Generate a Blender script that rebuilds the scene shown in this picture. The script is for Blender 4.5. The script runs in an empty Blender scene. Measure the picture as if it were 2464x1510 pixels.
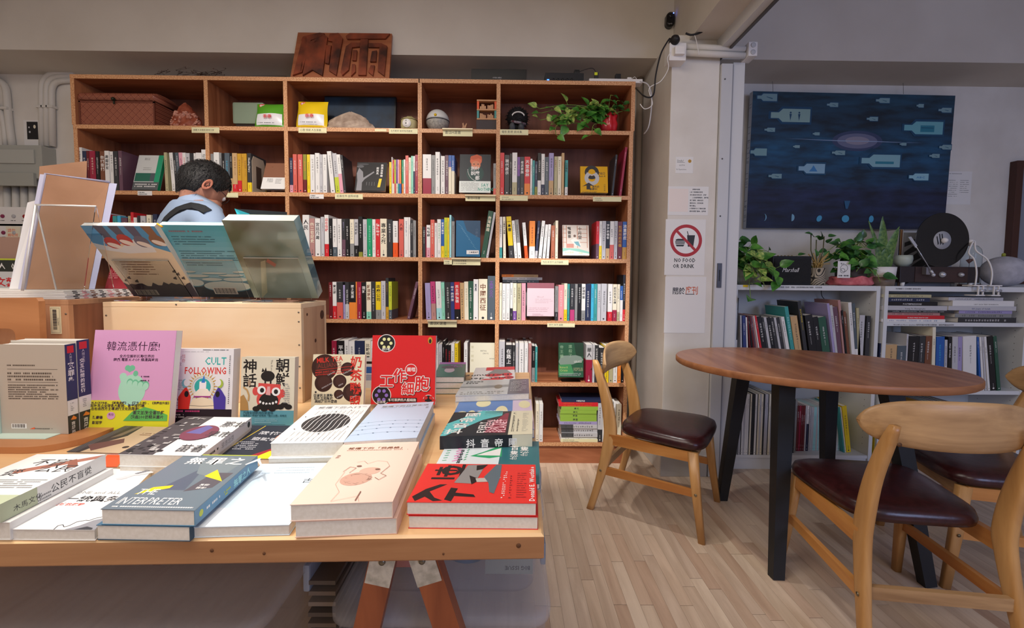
import bpy, bmesh, math, random
from mathutils import Vector, Matrix
random.seed(7)
C = bpy.context.scene.collection
PI = math.pi
# ------------------------------------------------------------------ camera
FOC, CY, YAW, PITCH, ROLL, CAMH = 1050.0, 726.4, 0.0089, 0.0545, 0.0089, 1.080
def cam_axes():
    cy, sy, cp, sp = math.cos(YAW), math.sin(YAW), math.cos(PITCH), math.sin(PITCH)
    f = Vector((sy*cp, cy*cp, -sp)); r = Vector((cy, -sy, 0)); u = r.cross(f)
    c, s = math.cos(ROLL), math.sin(ROLL)
    return c*r+s*u, -s*r+c*u, f
CR, CU, CF = cam_axes()
cam = bpy.data.cameras.new('camera'); cam.sensor_width = 36; cam.lens = FOC/2464*36
cam.shift_y = (CY-755)/2464; cam.clip_start = 0.02
camo = bpy.data.objects.new('camera', cam); C.objects.link(camo)
camo.matrix_world = Matrix(((CR.x, CU.x, -CF.x, 0), (CR.y, CU.y, -CF.y, 0), (CR.z, CU.z, -CF.z, CAMH), (0, 0, 0, 1)))
bpy.context.scene.camera = camo
def ray(px, py): return CF+(px-1232)/FOC*CR-(py-CY)/FOC*CU
def at_y(px, py, Y):
    d = ray(px, py); t = Y/d.y; return Vector((d.x*t, Y, CAMH+d.z*t))
def at_z(px, py, z):
    d = ray(px, py); t = (z-CAMH)/d.z; return Vector((d.x*t, d.y*t, z))
# ------------------------------------------------------------------ light and exposure
sc = bpy.context.scene
sc.view_settings.view_transform = 'Standard'; sc.view_settings.look = 'None'
sc.view_settings.gamma = 1.0; sc.view_settings.use_curve_mapping = False
sc.view_settings.exposure = 0.35
w = bpy.data.worlds.new('room_air'); sc.world = w; w.use_nodes = True
w.node_tree.nodes['Background'].inputs[0].default_value = (0.55, 0.6, 0.75, 1)
w.node_tree.nodes['Background'].inputs[1].default_value = 0.35
def light(kind, name, loc, target, energy, color, **kw):
    l = bpy.data.lights.new(name, kind); l.energy = energy; l.color = color
    for k, v in kw.items(): setattr(l, k, v)
    o = bpy.data.objects.new(name, l); C.objects.link(o); o.location = loc
    o.rotation_euler = (Vector(target)-Vector(loc)).to_track_quat('-Z', 'Y').to_euler()
    return o
WARM = (1.0, 0.91, 0.82); WHITE = (1.0, 0.965, 0.93); COOL = (0.48, 0.60, 1.0)
light('AREA', 'ceiling_area_light', (-1.1, 0.2, 2.7), (-1.1, 0.3, 0), 42, WARM, shape='RECTANGLE', size=2.4, size_y=1.6)  # unseen source: broad warm area lamp just below the ceiling
light('AREA', 'window_light', (2.65, -2.3, 1.7), (1.9, 1.6, 0.9), 34, COOL, shape='RECTANGLE', size=1.4, size_y=1.2)
light('AREA', 'rear_fill_light', (0.3, -1.9, 2.6), (0.2, 2.6, 1.2), 15, WARM, shape='RECTANGLE', size=1.2, size_y=0.8)  # unseen warm fill from high behind the camera, not a fitting
SP = 'track_spot_light'
light('SPOT', SP, (-1.0, 0.75, 2.7), (-0.55, 0.84, 0.7), 70, WHITE, spot_size=0.42, spot_blend=0.6, shadow_soft_size=0.03)
light('SPOT', SP, (-0.75, 1.5, 2.7), (-0.22, 0.95, 0.7), 24, WHITE, spot_size=0.55, spot_blend=0.7, shadow_soft_size=0.03)
light('SPOT', SP, (0.1, 0.8, 2.7), (0.28, 2.5, 0.72), 190, WHITE, spot_size=0.50, spot_blend=0.7, shadow_soft_size=0.03)
light('SPOT', SP, (-1.3, 1.0, 2.7), (-1.05, 1.5, 1.1), 100, WHITE, spot_size=0.50, spot_blend=0.7, shadow_soft_size=0.03)
light('SPOT', SP, (-0.9, 0.7, 2.7), (-1.0, 2.5, 1.25), 70, WARM, spot_size=1.0, spot_blend=0.8, shadow_soft_size=0.05)
light('SPOT', SP, (0.2, 1.9, 2.55), (0.62, 1.95, 0.0), 40, WHITE, spot_size=0.8, spot_blend=0.9, shadow_soft_size=0.04)
# ------------------------------------------------------------------ palette and materials
PAL = dict(white='e9e8e6', cream='ece4cc', palegrey='c3c3c8', grey='8f9090', charcoal='35363a', black='1c1b1e', slate='54606a',
 navy='27304f', blue='2a5fae', skyblue='43b6dc', teal='3f9c9b', mint='8fd8bf', green='1c9a6a', forest='2f5a48', lime='c3cf3a',
 yellow='efd026', gold='c9982f', orange='ee8a3a', vermilion='ee5a22', coral='d8655a', red='d32a33', wine='9c2340', maroon='6e1f26',
 pink='e3a3b4', magenta='c2437c', purple='7a4f9e', lavender='a59bc9', plum='6b4b5c', brown='7a4b34', tan='c9a678', olive='8f8f35',
 khaki='b9b28c', beige='cfc1ab', dusty='b98a86', terracotta='b0684c', indigo='34417c', aqua='a6e0e4', rose='e9949a')
def lin(h):
    c = [int(h[i:i+2], 16)/255 for i in (0, 2, 4)]
    return tuple((x/12.92 if x <= .04045 else ((x+.055)/1.055)**2.4) for x in c)+(1,)
MC = {}
def bsdf(m): return next(n for n in m.node_tree.nodes if n.type == 'BSDF_PRINCIPLED')
def mat(h, rough=0.5, spec=0.5, metal=0.0, trans=0.0, ior=1.45, coat=0.0, emit=None, alpha=1.0):
    if h in PAL: h = PAL[h]
    k = (h, rough, spec, metal, trans, ior, coat, emit, alpha)
    if k in MC: return MC[k]
    m = bpy.data.materials.new('paint_'+h); m.use_nodes = True; b = bsdf(m)
    b.inputs['Base Color'].default_value = lin(h); b.inputs['Roughness'].default_value = rough
    b.inputs['Specular IOR Level'].default_value = spec; b.inputs['Metallic'].default_value = metal
    b.inputs['Transmission Weight'].default_value = trans; b.inputs['IOR'].default_value = ior
    b.inputs['Coat Weight'].default_value = coat; b.inputs['Alpha'].default_value = alpha
    if emit: b.inputs['Emission Color'].default_value = lin(emit[0]); b.inputs['Emission Strength'].default_value = emit[1]
    MC[k] = m; return m
def nd(m, t, **kw):
    n = m.node_tree.nodes.new(t)
    for k, v in kw.items():
        if k in n.inputs: n.inputs[k].default_value = v
        else: setattr(n, k, v)
    return n
def ramp(m, stops):
    n = nd(m, 'ShaderNodeValToRGB'); e = n.color_ramp.elements
    while len(e) < len(stops): e.new(0.5)
    for i, (p, h) in enumerate(stops): e[i].position = p; e[i].color = lin(h)
    return n
def wood(name, light_, dark, axis='X', scale=6.0, rough=0.45, knots=False, rnd=False, bump=0.05):
    m = bpy.data.materials.new(name); m.use_nodes = True; L = m.node_tree.links.new; b = bsdf(m)
    tc = nd(m, 'ShaderNodeTexCoord'); mp = nd(m, 'ShaderNodeMapping')
    s = {'X': (0.12, 1, 1), 'Y': (1, 0.12, 1), 'Z': (1, 1, 0.12)}[axis]
    mp.inputs['Scale'].default_value = tuple(v*scale for v in s)
    L(tc.outputs['Object'], mp.inputs[0])
    if rnd:
        oi = nd(m, 'ShaderNodeObjectInfo'); mu = nd(m, 'ShaderNodeMath', operation='MULTIPLY'); mu.inputs[1].default_value = 37.0
        L(oi.outputs['Random'], mu.inputs[0]); L(mu.outputs[0], mp.inputs['Location'])
    n1 = nd(m, 'ShaderNodeTexNoise', Scale=1.6, Detail=5.0, Roughness=0.6, Distortion=1.2); L(mp.outputs[0], n1.inputs['Vector'])
    mp2 = nd(m, 'ShaderNodeMapping'); mp2.inputs['Scale'].default_value = tuple(14*v*scale/6*(1 if v == 1 else .25) for v in s)
    L(tc.outputs['Object'], mp2.inputs[0])
    n2 = nd(m, 'ShaderNodeTexNoise', Scale=3.0, Detail=3.0); L(mp2.outputs[0], n2.inputs['Vector'])
    mx = nd(m, 'ShaderNodeMath', operation='MULTIPLY_ADD'); mx.inputs[1].default_value = 0.35; L(n2.outputs[0], mx.inputs[0]); L(n1.outputs[0], mx.inputs[2])
    r = ramp(m, [(0.48, dark), (0.86, light_)]); L(mx.outputs[0], r.inputs[0])
    out = r.outputs[0]
    if knots:
        v = nd(m, 'ShaderNodeTexVoronoi', Scale=4.2); mk = nd(m, 'ShaderNodeMapping'); mk.inputs['Scale'].default_value = tuple(1.0 if q == 1 else .55 for q in s)
        L(tc.outputs['Object'], mk.inputs[0]); L(mk.outputs[0], v.inputs['Vector'])
        rk = ramp(m, [(0.03, '4a2c1c'), (0.075, 'ffffff')]); L(v.outputs['Distance'], rk.inputs[0])
        mm = nd(m, 'ShaderNodeMix', data_type='RGBA', blend_type='MULTIPLY'); mm.inputs[0].default_value = 0.85
        L(out, mm.inputs[6]); L(rk.outputs[0], mm.inputs[7]); out = mm.outputs[2]
    L(out, b.inputs['Base Color']); b.inputs['Roughness'].default_value = rough
    bp = nd(m, 'ShaderNodeBump', Strength=bump, Distance=0.002); L(n2.outputs[0], bp.inputs['Height']); L(bp.outputs[0], b.inputs['Normal'])
    return m
def speckle(name, c1, c2, scale, rough=0.7, bump=0.15, detail=4.0, coat=0.0):
    m = bpy.data.materials.new(name); m.use_nodes = True; L = m.node_tree.links.new; b = bsdf(m)
    tc = nd(m, 'ShaderNodeTexCoord'); n = nd(m, 'ShaderNodeTexNoise', Scale=scale, Detail=detail); L(tc.outputs['Object'], n.inputs['Vector'])
    r = ramp(m, [(0.35, c1), (0.65, c2)]); L(n.outputs[0], r.inputs[0]); L(r.outputs[0], b.inputs['Base Color'])
    b.inputs['Roughness'].default_value = rough; b.inputs['Coat Weight'].default_value = coat
    bp = nd(m, 'ShaderNodeBump', Strength=bump, Distance=0.004); L(n.outputs[0], bp.inputs['Height']); L(bp.outputs[0], b.inputs['Normal'])
    return m
def plywood_edge(name):
    m = bpy.data.materials.new(name); m.use_nodes = True; L = m.node_tree.links.new; b = bsdf(m)
    tc = nd(m, 'ShaderNodeTexCoord'); n = nd(m, 'ShaderNodeTexNoise', Scale=9.0, Detail=4.0)
    mp = nd(m, 'ShaderNodeMapping'); mp.inputs['Scale'].default_value = (18, 1, 18); L(tc.outputs['Object'], mp.inputs[0]); L(mp.outputs[0], n.inputs['Vector'])
    r = ramp(m, [(0.3, 'a8683e'), (0.5, 'd09a6c'), (0.7, 'e2b48a')]); L(n.outputs[0], r.inputs[0]); L(r.outputs[0], b.inputs['Base Color'])
    b.inputs['Roughness'].default_value = 0.5; return m
M_CASE_H = wood('stained_plywood_board', 'b97650', '874a2c', 'X', 5.0, rough=0.5)
M_CASE_V = wood('stained_plywood_upright', 'bd7a52', '8c4f30', 'Z', 5.0, rough=0.5)
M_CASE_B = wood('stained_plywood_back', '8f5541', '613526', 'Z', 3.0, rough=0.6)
M_EDGE = plywood_edge('plywood_edge')
M_TABLE = wood('table_pine', 'efcb98', 'dba875', 'X', 3.0, rough=0.35)
M_APRON = wood('table_edge_pine', 'c49468', '9a6a44', 'X', 4.0, rough=0.45)
M_CRATE = wood('crate_pine', 'f3dfc0', 'e0bc90', 'X', 2.0, rough=0.55, knots=True)
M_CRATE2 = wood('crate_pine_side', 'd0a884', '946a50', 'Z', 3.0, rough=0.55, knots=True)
M_OLDCR = wood('old_crate_wood', 'd0a078', 'a8734e', 'Z', 3.5, rough=0.6)
M_CHERRY = wood('cherry_board', 'c68a5a', 'a66a3e', 'X', 3.0, rough=0.4)
M_OAK = wood('oak_chair_wood', 'cfa066', 'a87742', 'Z', 5.0, rough=0.35)
M_OAKX = wood('oak_backrest_wood', 'cfa878', '94704a', 'X', 7.0, rough=0.4)
M_TOP = wood('round_table_veneer', 'b87e58', '80492e', 'Y', 4.0, rough=0.3)
M_LEG = wood('trestle_wood', 'a85c34', '7a3a1e', 'Z', 4.0)
M_SIGN = wood('sign_wood', 'b5714a', '8a4c2e', 'X', 4.0)
M_SIGND = speckle('burnt_carving_wood', '35140b', '8a3f22', 9.0, 0.5)
M_WALL = speckle('plaster_wall', 'dad5cd', 'e4e0d9', 5.0, 0.85, 0.25, 8.0)
M_BEAM = speckle('painted_beam', 'c9c2b8', 'd3cdc4', 2.0, 0.85, 0.15, 8.0)
M_WBOARD = mat('dcdfe2', 0.45)
M_PAGE = speckle('page_edges', 'dcd6ca', 'e4dfd5', 180.0, 0.8, 0.02)
M_PAGEN = mat('efece6', 0.8)
M_LEATHER = speckle('brown_leather', '2e1215', '3c181b', 60.0, 0.28, 0.1)
M_BLACKM = mat('16171a', 0.45)
M_ACRYL = mat('f4f6f7', 0.03, 0.5, trans=1.0, ior=1.2)
M_WHITEP = mat('eceae8', 0.4)
# ------------------------------------------------------------------ mesh builder
GLY = {}
def glyph(ch, bold):
    k = (ch, bold)
    if k not in GLY:
        cu = bpy.data.curves.new('g', 'FONT'); cu.body = ch; cu.resolution_u = 1; cu.offset = 0.018 if bold else 0.0; cu.size = 1.0
        o = bpy.data.objects.new('g', cu); me = bpy.data.meshes.new_from_object(o)
        vs = [(v.co.x, v.co.y) for v in me.vertices]; fs = [tuple(p.vertices) for p in me.polygons]
        bpy.data.objects.remove(o); bpy.data.curves.remove(cu); bpy.data.meshes.remove(me)
        GLY[k] = (vs, fs, min([v[0] for v in vs], default=0), max([v[0] for v in vs], default=0))
    return GLY[k]
def is_cjk(ch): return ord(ch) > 0x2e00
class MB:
    def __init__(s): s.v = []; s.f = []; s.m = []; s.mats = []; s.sm = []
    def mi(s, m):
        if isinstance(m, str): m = mat(m)
        if m not in s.mats: s.mats.append(m)
        return s.mats.index(m)
    def add(s, vs, fs, m, smooth=False):
        b = len(s.v); k = s.mi(m); s.v.extend([tuple(v) for v in vs])
        for f in fs: s.f.append(tuple(i+b for i in f)); s.m.append(k); s.sm.append(smooth)
        return s
    def box(s, x0, x1, y0, y1, z0, z1, m, bev=0.0, M=None):
        """m: material or dict of face letters -> material (x X y Y z Z)"""
        if bev > 0:
            bm = bmesh.new(); bmesh.ops.create_cube(bm, size=1.0)
            for v in bm.verts: v.co = Vector(((x0+x1)/2+v.co.x*(x1-x0), (y0+y1)/2+v.co.y*(y1-y0), (z0+z1)/2+v.co.z*(z1-z0)))
            bmesh.ops.bevel(bm, geom=bm.edges[:], offset=bev, segments=2, affect='EDGES', profile=0.7)
            bm.verts.index_update(); vs = [v.co.copy() for v in bm.verts]; fs = [tuple(v.index for v in f.verts) for f in bm.faces]; bm.free()
            if M is not None: vs = [M @ v for v in vs]
            mm = m if not isinstance(m, dict) else m['d']
            return s.add(vs, fs, mm, False)
        vs = [Vector(p) for p in ((x0, y0, z0), (x1, y0, z0), (x1, y1, z0), (x0, y1, z0), (x0, y0, z1), (x1, y0, z1), (x1, y1, z1), (x0, y1, z1))]
        if M is not None: vs = [M @ v for v in vs]
        F = {'z': (3, 2, 1, 0), 'Z': (4, 5, 6, 7), 'y': (0, 1, 5, 4), 'X': (1, 2, 6, 5), 'Y': (2, 3, 7, 6), 'x': (3, 0, 4, 7)}
        if isinstance(m, dict):
            b = len(s.v); s.v.extend([tuple(v) for v in vs])
            for k, f in F.items(): s.f.append(tuple(i+b for i in f)); s.m.append(s.mi(m.get(k, m['d']))); s.sm.append(False)
            return s
        return s.add(vs, list(F.values()), m)
    def prism(s, poly, h0, h1, m, frame=None, side=None):
        """poly: 2D list; frame maps (u,v,h)->3D"""
        fr = frame or (lambda u, v, h: Vector((u, v, h))); n = len(poly)
        a = sum(poly[i][0]*poly[(i+1) % n][1]-poly[(i+1) % n][0]*poly[i][1] for i in range(n))
        if a < 0: poly = poly[::-1]
        vs = [fr(u, v, h0) for u, v in poly]+[fr(u, v, h1) for u, v in poly]
        s.add(vs, [tuple(range(n-1, -1, -1)), tuple(range(n, 2*n))], m)
        return s.add(vs, [(i, (i+1) % n, n+(i+1) % n, n+i) for i in range(n)], side or m)
    def tube(s, pts, r, m, n=8, smooth=True, cap=True, closed=False):
        pts = [Vector(p) for p in pts]; R = r if isinstance(r, (list, tuple)) else [r]*len(pts); rings = []; up = None
        for i, p in enumerate(pts):
            a = pts[max(i-1, 0)]; b = pts[min(i+1, len(pts)-1)]; t = (b-a)
            t = t.normalized() if t.length > 1e-9 else Vector((0, 0, 1))
            if up is None: up = t.orthogonal().normalized()
            up = (up-t*up.dot(t)); up = up.normalized() if up.length > 1e-6 else t.orthogonal().normalized()
            sd = t.cross(up)
            rings.append([p+R[i]*(math.cos(2*PI*k/n)*up+math.sin(2*PI*k/n)*sd) for k in range(n)])
        vs = [v for q in rings for v in q]; fs = []
        for i in range(len(rings)-1):
            for k in range(n): fs.append((i*n+k, i*n+(k+1) % n, (i+1)*n+(k+1) % n, (i+1)*n+k))
        if cap: fs += [tuple(range(n-1, -1, -1)), tuple(range((len(rings)-1)*n, len(rings)*n))]
        return s.add(vs, fs, m, smooth)
    def lathe(s, prof, c, m, n=24, axis='Z', smooth=True, sx=1, sy=1):
        vs = []; fs = []; c = Vector(c)
        for r, h in prof:
            for k in range(n):
                a = 2*PI*k/n; x, y = r*math.cos(a)*sx, r*math.sin(a)*sy
                vs.append(c+(Vector((x, y, h)) if axis == 'Z' else Vector((x, -h, y)) if axis == 'Y' else Vector((h, x, y))))
        for i in range(len(prof)-1):
            for k in range(n): fs.append((i*n+k, i*n+(k+1) % n, (i+1)*n+(k+1) % n, (i+1)*n+k))
        if prof[0][0] > 1e-6: fs.append(tuple(range(n-1, -1, -1)))
        if prof[-1][0] > 1e-6: fs.append(tuple(range((len(prof)-1)*n, len(prof)*n)))
        return s.add(vs, fs, m, smooth)
    def loft(s, rings, m, smooth=True, cap=True):
        n = len(rings[0]); vs = [v for q in rings for v in q]; fs = []
        for i in range(len(rings)-1):
            for k in range(n): fs.append((i*n+k, i*n+(k+1) % n, (i+1)*n+(k+1) % n, (i+1)*n+k))
        if cap: fs += [tuple(range(n-1, -1, -1)), tuple(range((len(rings)-1)*n, len(rings)*n))]
        return s.add(vs, fs, m, smooth)
    def ball(s, c, r, m, n=16, k=10, sc=(1, 1, 1)):
        c = Vector(c); rings = []
        for i in range(1, k):
            a = PI*i/k; rings.append([c+Vector((r*math.sin(a)*math.cos(2*PI*j/n)*sc[0], r*math.sin(a)*math.sin(2*PI*j/n)*sc[1], -r*math.cos(a)*sc[2])) for j in range(n)])
        vs = [v for q in rings for v in q]+[c+Vector((0, 0, -r*sc[2])), c+Vector((0, 0, r*sc[2]))]; fs = []
        for i in range(k-2):
            for j in range(n): fs.append((i*n+j, i*n+(j+1) % n, (i+1)*n+(j+1) % n, (i+1)*n+j))
        a, b = len(vs)-2, len(vs)-1
        for j in range(n): fs.append((a, (j+1) % n, j)); fs.append((b, (k-2)*n+j, (k-2)*n+(j+1) % n))
        return s.add(vs, fs, m, True)
    def build(s, name, parent=None, world=True, bevel=0.0, **tags):
        vs = s.v
        if parent is not None and world:
            i = parent.matrix_world_ref if hasattr(parent, 'matrix_world_ref') else None
            inv = root_inv(parent); vs = [inv @ Vector(v) for v in vs]
        me = bpy.data.meshes.new(name); me.from_pydata([tuple(v) for v in vs], [], s.f)
        for m in s.mats: me.materials.append(m)
        me.polygons.foreach_set('material_index', s.m); me.polygons.foreach_set('use_smooth', s.sm)
        me.update(); o = bpy.data.objects.new(name, me); C.objects.link(o)
        if parent is not None: o.parent = parent
        for k, v in tags.items():
            if v: o[k] = v
        return o
def root_inv(p):
    M = Matrix.Identity(4); q = p
    while q is not None:
        M = (Matrix.Translation(q.location) @ q.rotation_euler.to_matrix().to_4x4()) @ M; q = q.parent
    return M.inverted()
def thing(name, label, cat, loc=(0, 0, 0), rz=0.0, group=None):
    o = bpy.data.objects.new(name, None); C.objects.link(o); o.location = loc; o.rotation_euler = (0, 0, rz); o.empty_display_size = 0.05
    o['label'] = label; o['category'] = cat
    if group: o['group'] = group
    return o
def tag(o, label, cat, group=None):
    o['label'] = label; o['category'] = cat
    if group: o['group'] = group
    return o
def struct(mb, name): o = mb.build(name); o['kind'] = 'structure'; return o
class Art:
    """flat print on a surface: origin, unit vectors u v (right, up) and normal; all sizes in metres"""
    def __init__(s, mb, o, u, v, n=None, step=0.00003):
        s.mb = mb; s.o = Vector(o); s.u = Vector(u).normalized(); s.v = Vector(v).normalized(); s.n = (Vector(n) if n else s.u.cross(s.v)).normalized(); s.k = 1; s.step = step
    def P(s, x, y): return s.o+s.u*x+s.v*y+s.n*(s.k*s.step)
    def poly(s, pts, m): s.k += 1; s.mb.add([s.P(x, y) for x, y in pts], [tuple(range(len(pts)))], m); return s
    def rect(s, x0, y0, x1, y1, m): return s.poly([(x0, y0), (x1, y0), (x1, y1), (x0, y1)], m)
    def ell(s, x, y, rx, ry, m, n=22, a0=0.0, a1=2*PI, rot=0.0):
        c, t = math.cos(rot), math.sin(rot)
        return s.poly([(x+c*rx*math.cos(a0+(a1-a0)*i/n)-t*ry*math.sin(a0+(a1-a0)*i/n), y+t*rx*math.cos(a0+(a1-a0)*i/n)+c*ry*math.sin(a0+(a1-a0)*i/n)) for i in range(n)], m)
    def ring(s, x, y, r0, r1, m, n=28):
        s.k += 1; vs = []; fs = []
        for i in range(n):
            a = 2*PI*i/n; vs += [s.P(x+r0*math.cos(a), y+r0*math.sin(a)), s.P(x+r1*math.cos(a), y+r1*math.sin(a))]
        for i in range(n): j = (i+1) % n; fs.append((2*i, 2*i+1, 2*j+1, 2*j))
        s.mb.add(vs, fs, m); return s
    def line(s, pts, w, m):
        s.k += 1
        for (x0, y0), (x1, y1) in zip(pts, pts[1:]):
            d = Vector((x1-x0, y1-y0)); l = d.length
            if l < 1e-7: continue
            nx, ny = -d.y/l*w/2, d.x/l*w/2
            s.mb.add([s.P(x0-nx, y0-ny), s.P(x1-nx, y1-ny), s.P(x1+nx, y1+ny), s.P(x0+nx, y0+ny)], [(0, 1, 2, 3)], m)
        return s
    def put(s, ch, x, y, size, m, bold, ux=(1, 0), uy=(0, 1), sx=1.0):
        vs, fs, a, b = glyph(ch, bold)
        if fs: s.mb.add([s.P(x+(p*sx*ux[0]+q*uy[0])*size, y+(p*sx*ux[1]+q*uy[1])*size) for p, q in vs], fs, m)
    def text(s, t, x, y, size, m, bold=False, mode='h', sx=1.0, gap=1.0, rot=0.0):
        """h left to right from baseline; v stacked downwards from the top left; r turned a quarter clockwise, running downwards"""
        s.k += 1
        if mode == 'v':
            for ch in t: 
                y -= size*1.08*gap
                if is_cjk(ch): s.put(ch, x, y+size*.12, size, m, bold, sx=sx)
                elif ch != ' ': g = glyph(ch, bold); s.put(ch, x+size*(.5-(g[3]+g[2])/2), y+size*.1, size, m, bold, sx=sx)
            return s
        ux, uy = ((math.cos(rot), math.sin(rot)), (-math.sin(rot), math.cos(rot))) if mode == 'h' else ((0, -1), (1, 0))
        if mode == 'u': ux, uy = (0, 1), (-1, 0)
        adv = 0.0
        for ch in t:
            if ch == ' ': adv += 0.32*size*sx*gap; continue
            g = glyph(ch, bold)
            if is_cjk(ch): s.put(ch, x+ux[0]*adv, y+ux[1]*adv, size, m, bold, ux, uy, sx); adv += size*1.02*sx*gap
            else:
                o = adv-g[2]*size*sx; s.put(ch, x+ux[0]*o, y+ux[1]*o, size, m, bold, ux, uy, sx); adv += (g[3]-g[2]+0.09)*size*sx*gap
        return s
    def lines(s, x0, y0, x1, n, dy, h, m, seed=0):
        """small print that cannot be read: rows of short dashes"""
        rr = random.Random(seed+n); s.k += 1
        for i in range(n):
            x = x0; y = y0-i*dy; end = x1-(x1-x0)*rr.choice((0, 0, .06, .25))
            while x < end:
                w_ = h*rr.uniform(.5, 1.1)
                if rr.random() > .12: s.mb.add([s.P(x, y), s.P(min(x+w_, end), y), s.P(min(x+w_, end), y+h), s.P(x, y+h)], [(0, 1, 2, 3)], m)
                x += w_+h*.3
        return s
# ================================================================== THE SETTING
WALL_Y, BEAM_Y, SOFFIT = 2.90, 2.59, 2.357
MB_ = MB
# floor: strips of parquet, pieces in view singly, the rest joined
M_FLOOR = wood('parquet_strip', 'e6dccf', 'c4b5a6', 'Y', 7.0, rough=0.35, rnd=True, bump=0.03)
def tint_floor():
    m = M_FLOOR; L = m.node_tree.links.new; b = bsdf(m); src = b.inputs['Base Color'].links[0].from_socket
    oi = nd(m, 'ShaderNodeObjectInfo'); r = ramp(m, [(0.0, 'dcc3b2'), (0.35, 'f4e6d6'), (0.7, 'e8d9cc'), (1.0, 'fff4e6')]); L(oi.outputs['Random'], r.inputs[0])
    mm = nd(m, 'ShaderNodeMix', data_type='RGBA', blend_type='MULTIPLY'); mm.inputs[0].default_value = 1.0
    L(src, mm.inputs[6]); L(r.outputs[0], mm.inputs[7]); L(mm.outputs[2], b.inputs['Base Color'])
tint_floor()
fl = MB(); fl.box(-3.6, 4.4, -2.6, WALL_Y, -0.08, -0.006, mat('8d7868', 0.6)); floor = struct(fl, 'floor')
stripmesh = MB().box(0, 0.0435, 0, 0.398, -0.006, 0.0, M_FLOOR).build('floor_strip', floor)
sd = stripmesh.data; n_strip = 0; rest = MB()
fx = -3.6; ci = 0
rr = random.Random(3)
while fx < 4.4:
    off = rr.uniform(0, 0.4); fy = -2.6-off
    while fy < WALL_Y:
        vis = fx > 0.05 and fy > 0.75 and fx < 0.25+fy*1.2 and fy < 2.2 and fx < 2.2
        if vis and n_strip < 299:
            o = stripmesh if n_strip == 0 else stripmesh.copy()
            if n_strip: C.objects.link(o)
            o.parent = floor; o.location = (fx, fy, rr.uniform(-0.0004, 0)); n_strip += 1
        else:
            rest.box(fx, fx+0.0435, max(fy, -2.6), min(fy+0.398, WALL_Y), -0.006, 0.0, M_FLOOR)
        fy += 0.4
    fx += 0.0440
ro = rest.build('floor_strip', floor); ro['kind'] = 'stuff'
struct(MB().box(-3.6, 4.4, WALL_Y, WALL_Y+0.12, 0, 2.9, M_WALL), 'wall_back')
struct(MB().box(-3.72, -3.6, -2.6, WALL_Y+0.12, 0, 2.9, M_WALL), 'wall_left')
struct(MB().box(4.4, 4.52, -2.6, WALL_Y+0.12, 0, 2.9, M_WALL), 'wall_right')
struct(MB().box(-3.6, 4.4, -2.72, -2.6, 0, 2.9, M_WALL), 'wall_front')
struct(MB().box(-3.72, 4.52, -2.72, WALL_Y+0.12, 2.78, 2.9, M_BEAM), 'ceiling')
struct(MB().box(-3.6, 4.4, BEAM_Y, WALL_Y, SOFFIT, 2.78, M_BEAM), 'trim_1')          # beam along the back wall
struct(MB().box(0.94, 1.085, -2.6, BEAM_Y, 2.335, 2.78, M_BEAM), 'trim_2')            # header between the rooms
pl = MB(); pl.box(0.85, 1.105, 2.352, WALL_Y, 0, 2.36, M_WALL, 0.004); struct(pl, 'wall_pillar')
pl = MB(); pl.box(0.845, 1.10, 2.335, 2.352, 0, 0.115, mat('b9b7b5', 0.5), 0.003); struct(pl, 'baseboard_pillar')
# jamb of the sliding door beside the pillar
jm = MB(); jm.box(1.107, 1.165, 2.335, 2.50, 0, 2.21, mat('c9cbce', 0.4), 0.002); jm.box(1.165, 1.175, 2.345, 2.49, 0, 2.21, mat('9a9ca0', 0.4))
jm.box(1.175, 1.238, 2.352, WALL_Y, 0, 2.225, mat('d4d6d8', 0.45), 0.003)
jo = struct(jm, 'trim_3')
hm = MB(); hm.box(1.118, 1.142, 2.330, 2.3352, 1.04, 1.17, mat('4b4a4c', 0.4, metal=0.6), 0.001); hm.box(1.127, 1.133, 2.329, 2.3305, 1.075, 1.135, mat('1a1a1c', 0.5))
hm.build('latch_plate', jo)
sm = MB()
for z in (1.72, 1.42, 2.13): sm.lathe([(0.004, 0), (0.004, 0.002), (0.001, 0.003)], (1.125, 2.335, z), mat('55565a', .4), 10, 'Y')
sm.build('screw', jo)
# sliding-door rail on the header, running towards the camera
rl = MB(); rl.box(1.085, 1.125, -2.6, 2.42, 2.275, 2.38, mat('cfd0d2', 0.4), 0.002); rl.box(1.125, 1.137, -2.6, 2.42, 2.265, 2.29, mat('5a5a5e', 0.5)); struct(rl, 'trim_4')
bb = MB(); bb.box(1.24, 4.4, WALL_Y-0.012, WALL_Y, 0, 0.09, mat('c9c8c6', .5)); struct(bb, 'baseboard_back')
# painted conduits left of the bookcase
M_PIPE = mat('d9d6cf', 0.5)
def pipe(pts, r, label, group=None, clips=(), name='conduit'):
    q = []
    for i, p in enumerate(pts):
        if 0 < i < len(pts)-1:
            a, b, c = Vector(pts[i-1]), Vector(p), Vector(pts[i+1]); d = min(0.11, (a-b).length*.45, (c-b).length*.45)
            s0 = b+(a-b).normalized()*d; s1 = b+(c-b).normalized()*d
            for t in (0, .25, .5, .75, 1): q.append(s0*(1-t)**2+b*2*t*(1-t)+s1*t*t)
        else: q.append(Vector(p))
    root = thing(name, label, 'pipe', pts[0], group=group)
    MB().tube(q, r, M_PIPE, 10).build('pipe', root)
    for c in clips: MB().box(c[0]-r*1.25, c[0]+r*1.25, c[1]-r*1.2, WALL_Y, c[2]-.008, c[2]+.008, M_PIPE, 0.002).build('clip', root)
def W(px, py, off=0.02): p = at_y(px, py, WALL_Y-off); return (p.x, WALL_Y-off, p.z)
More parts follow.
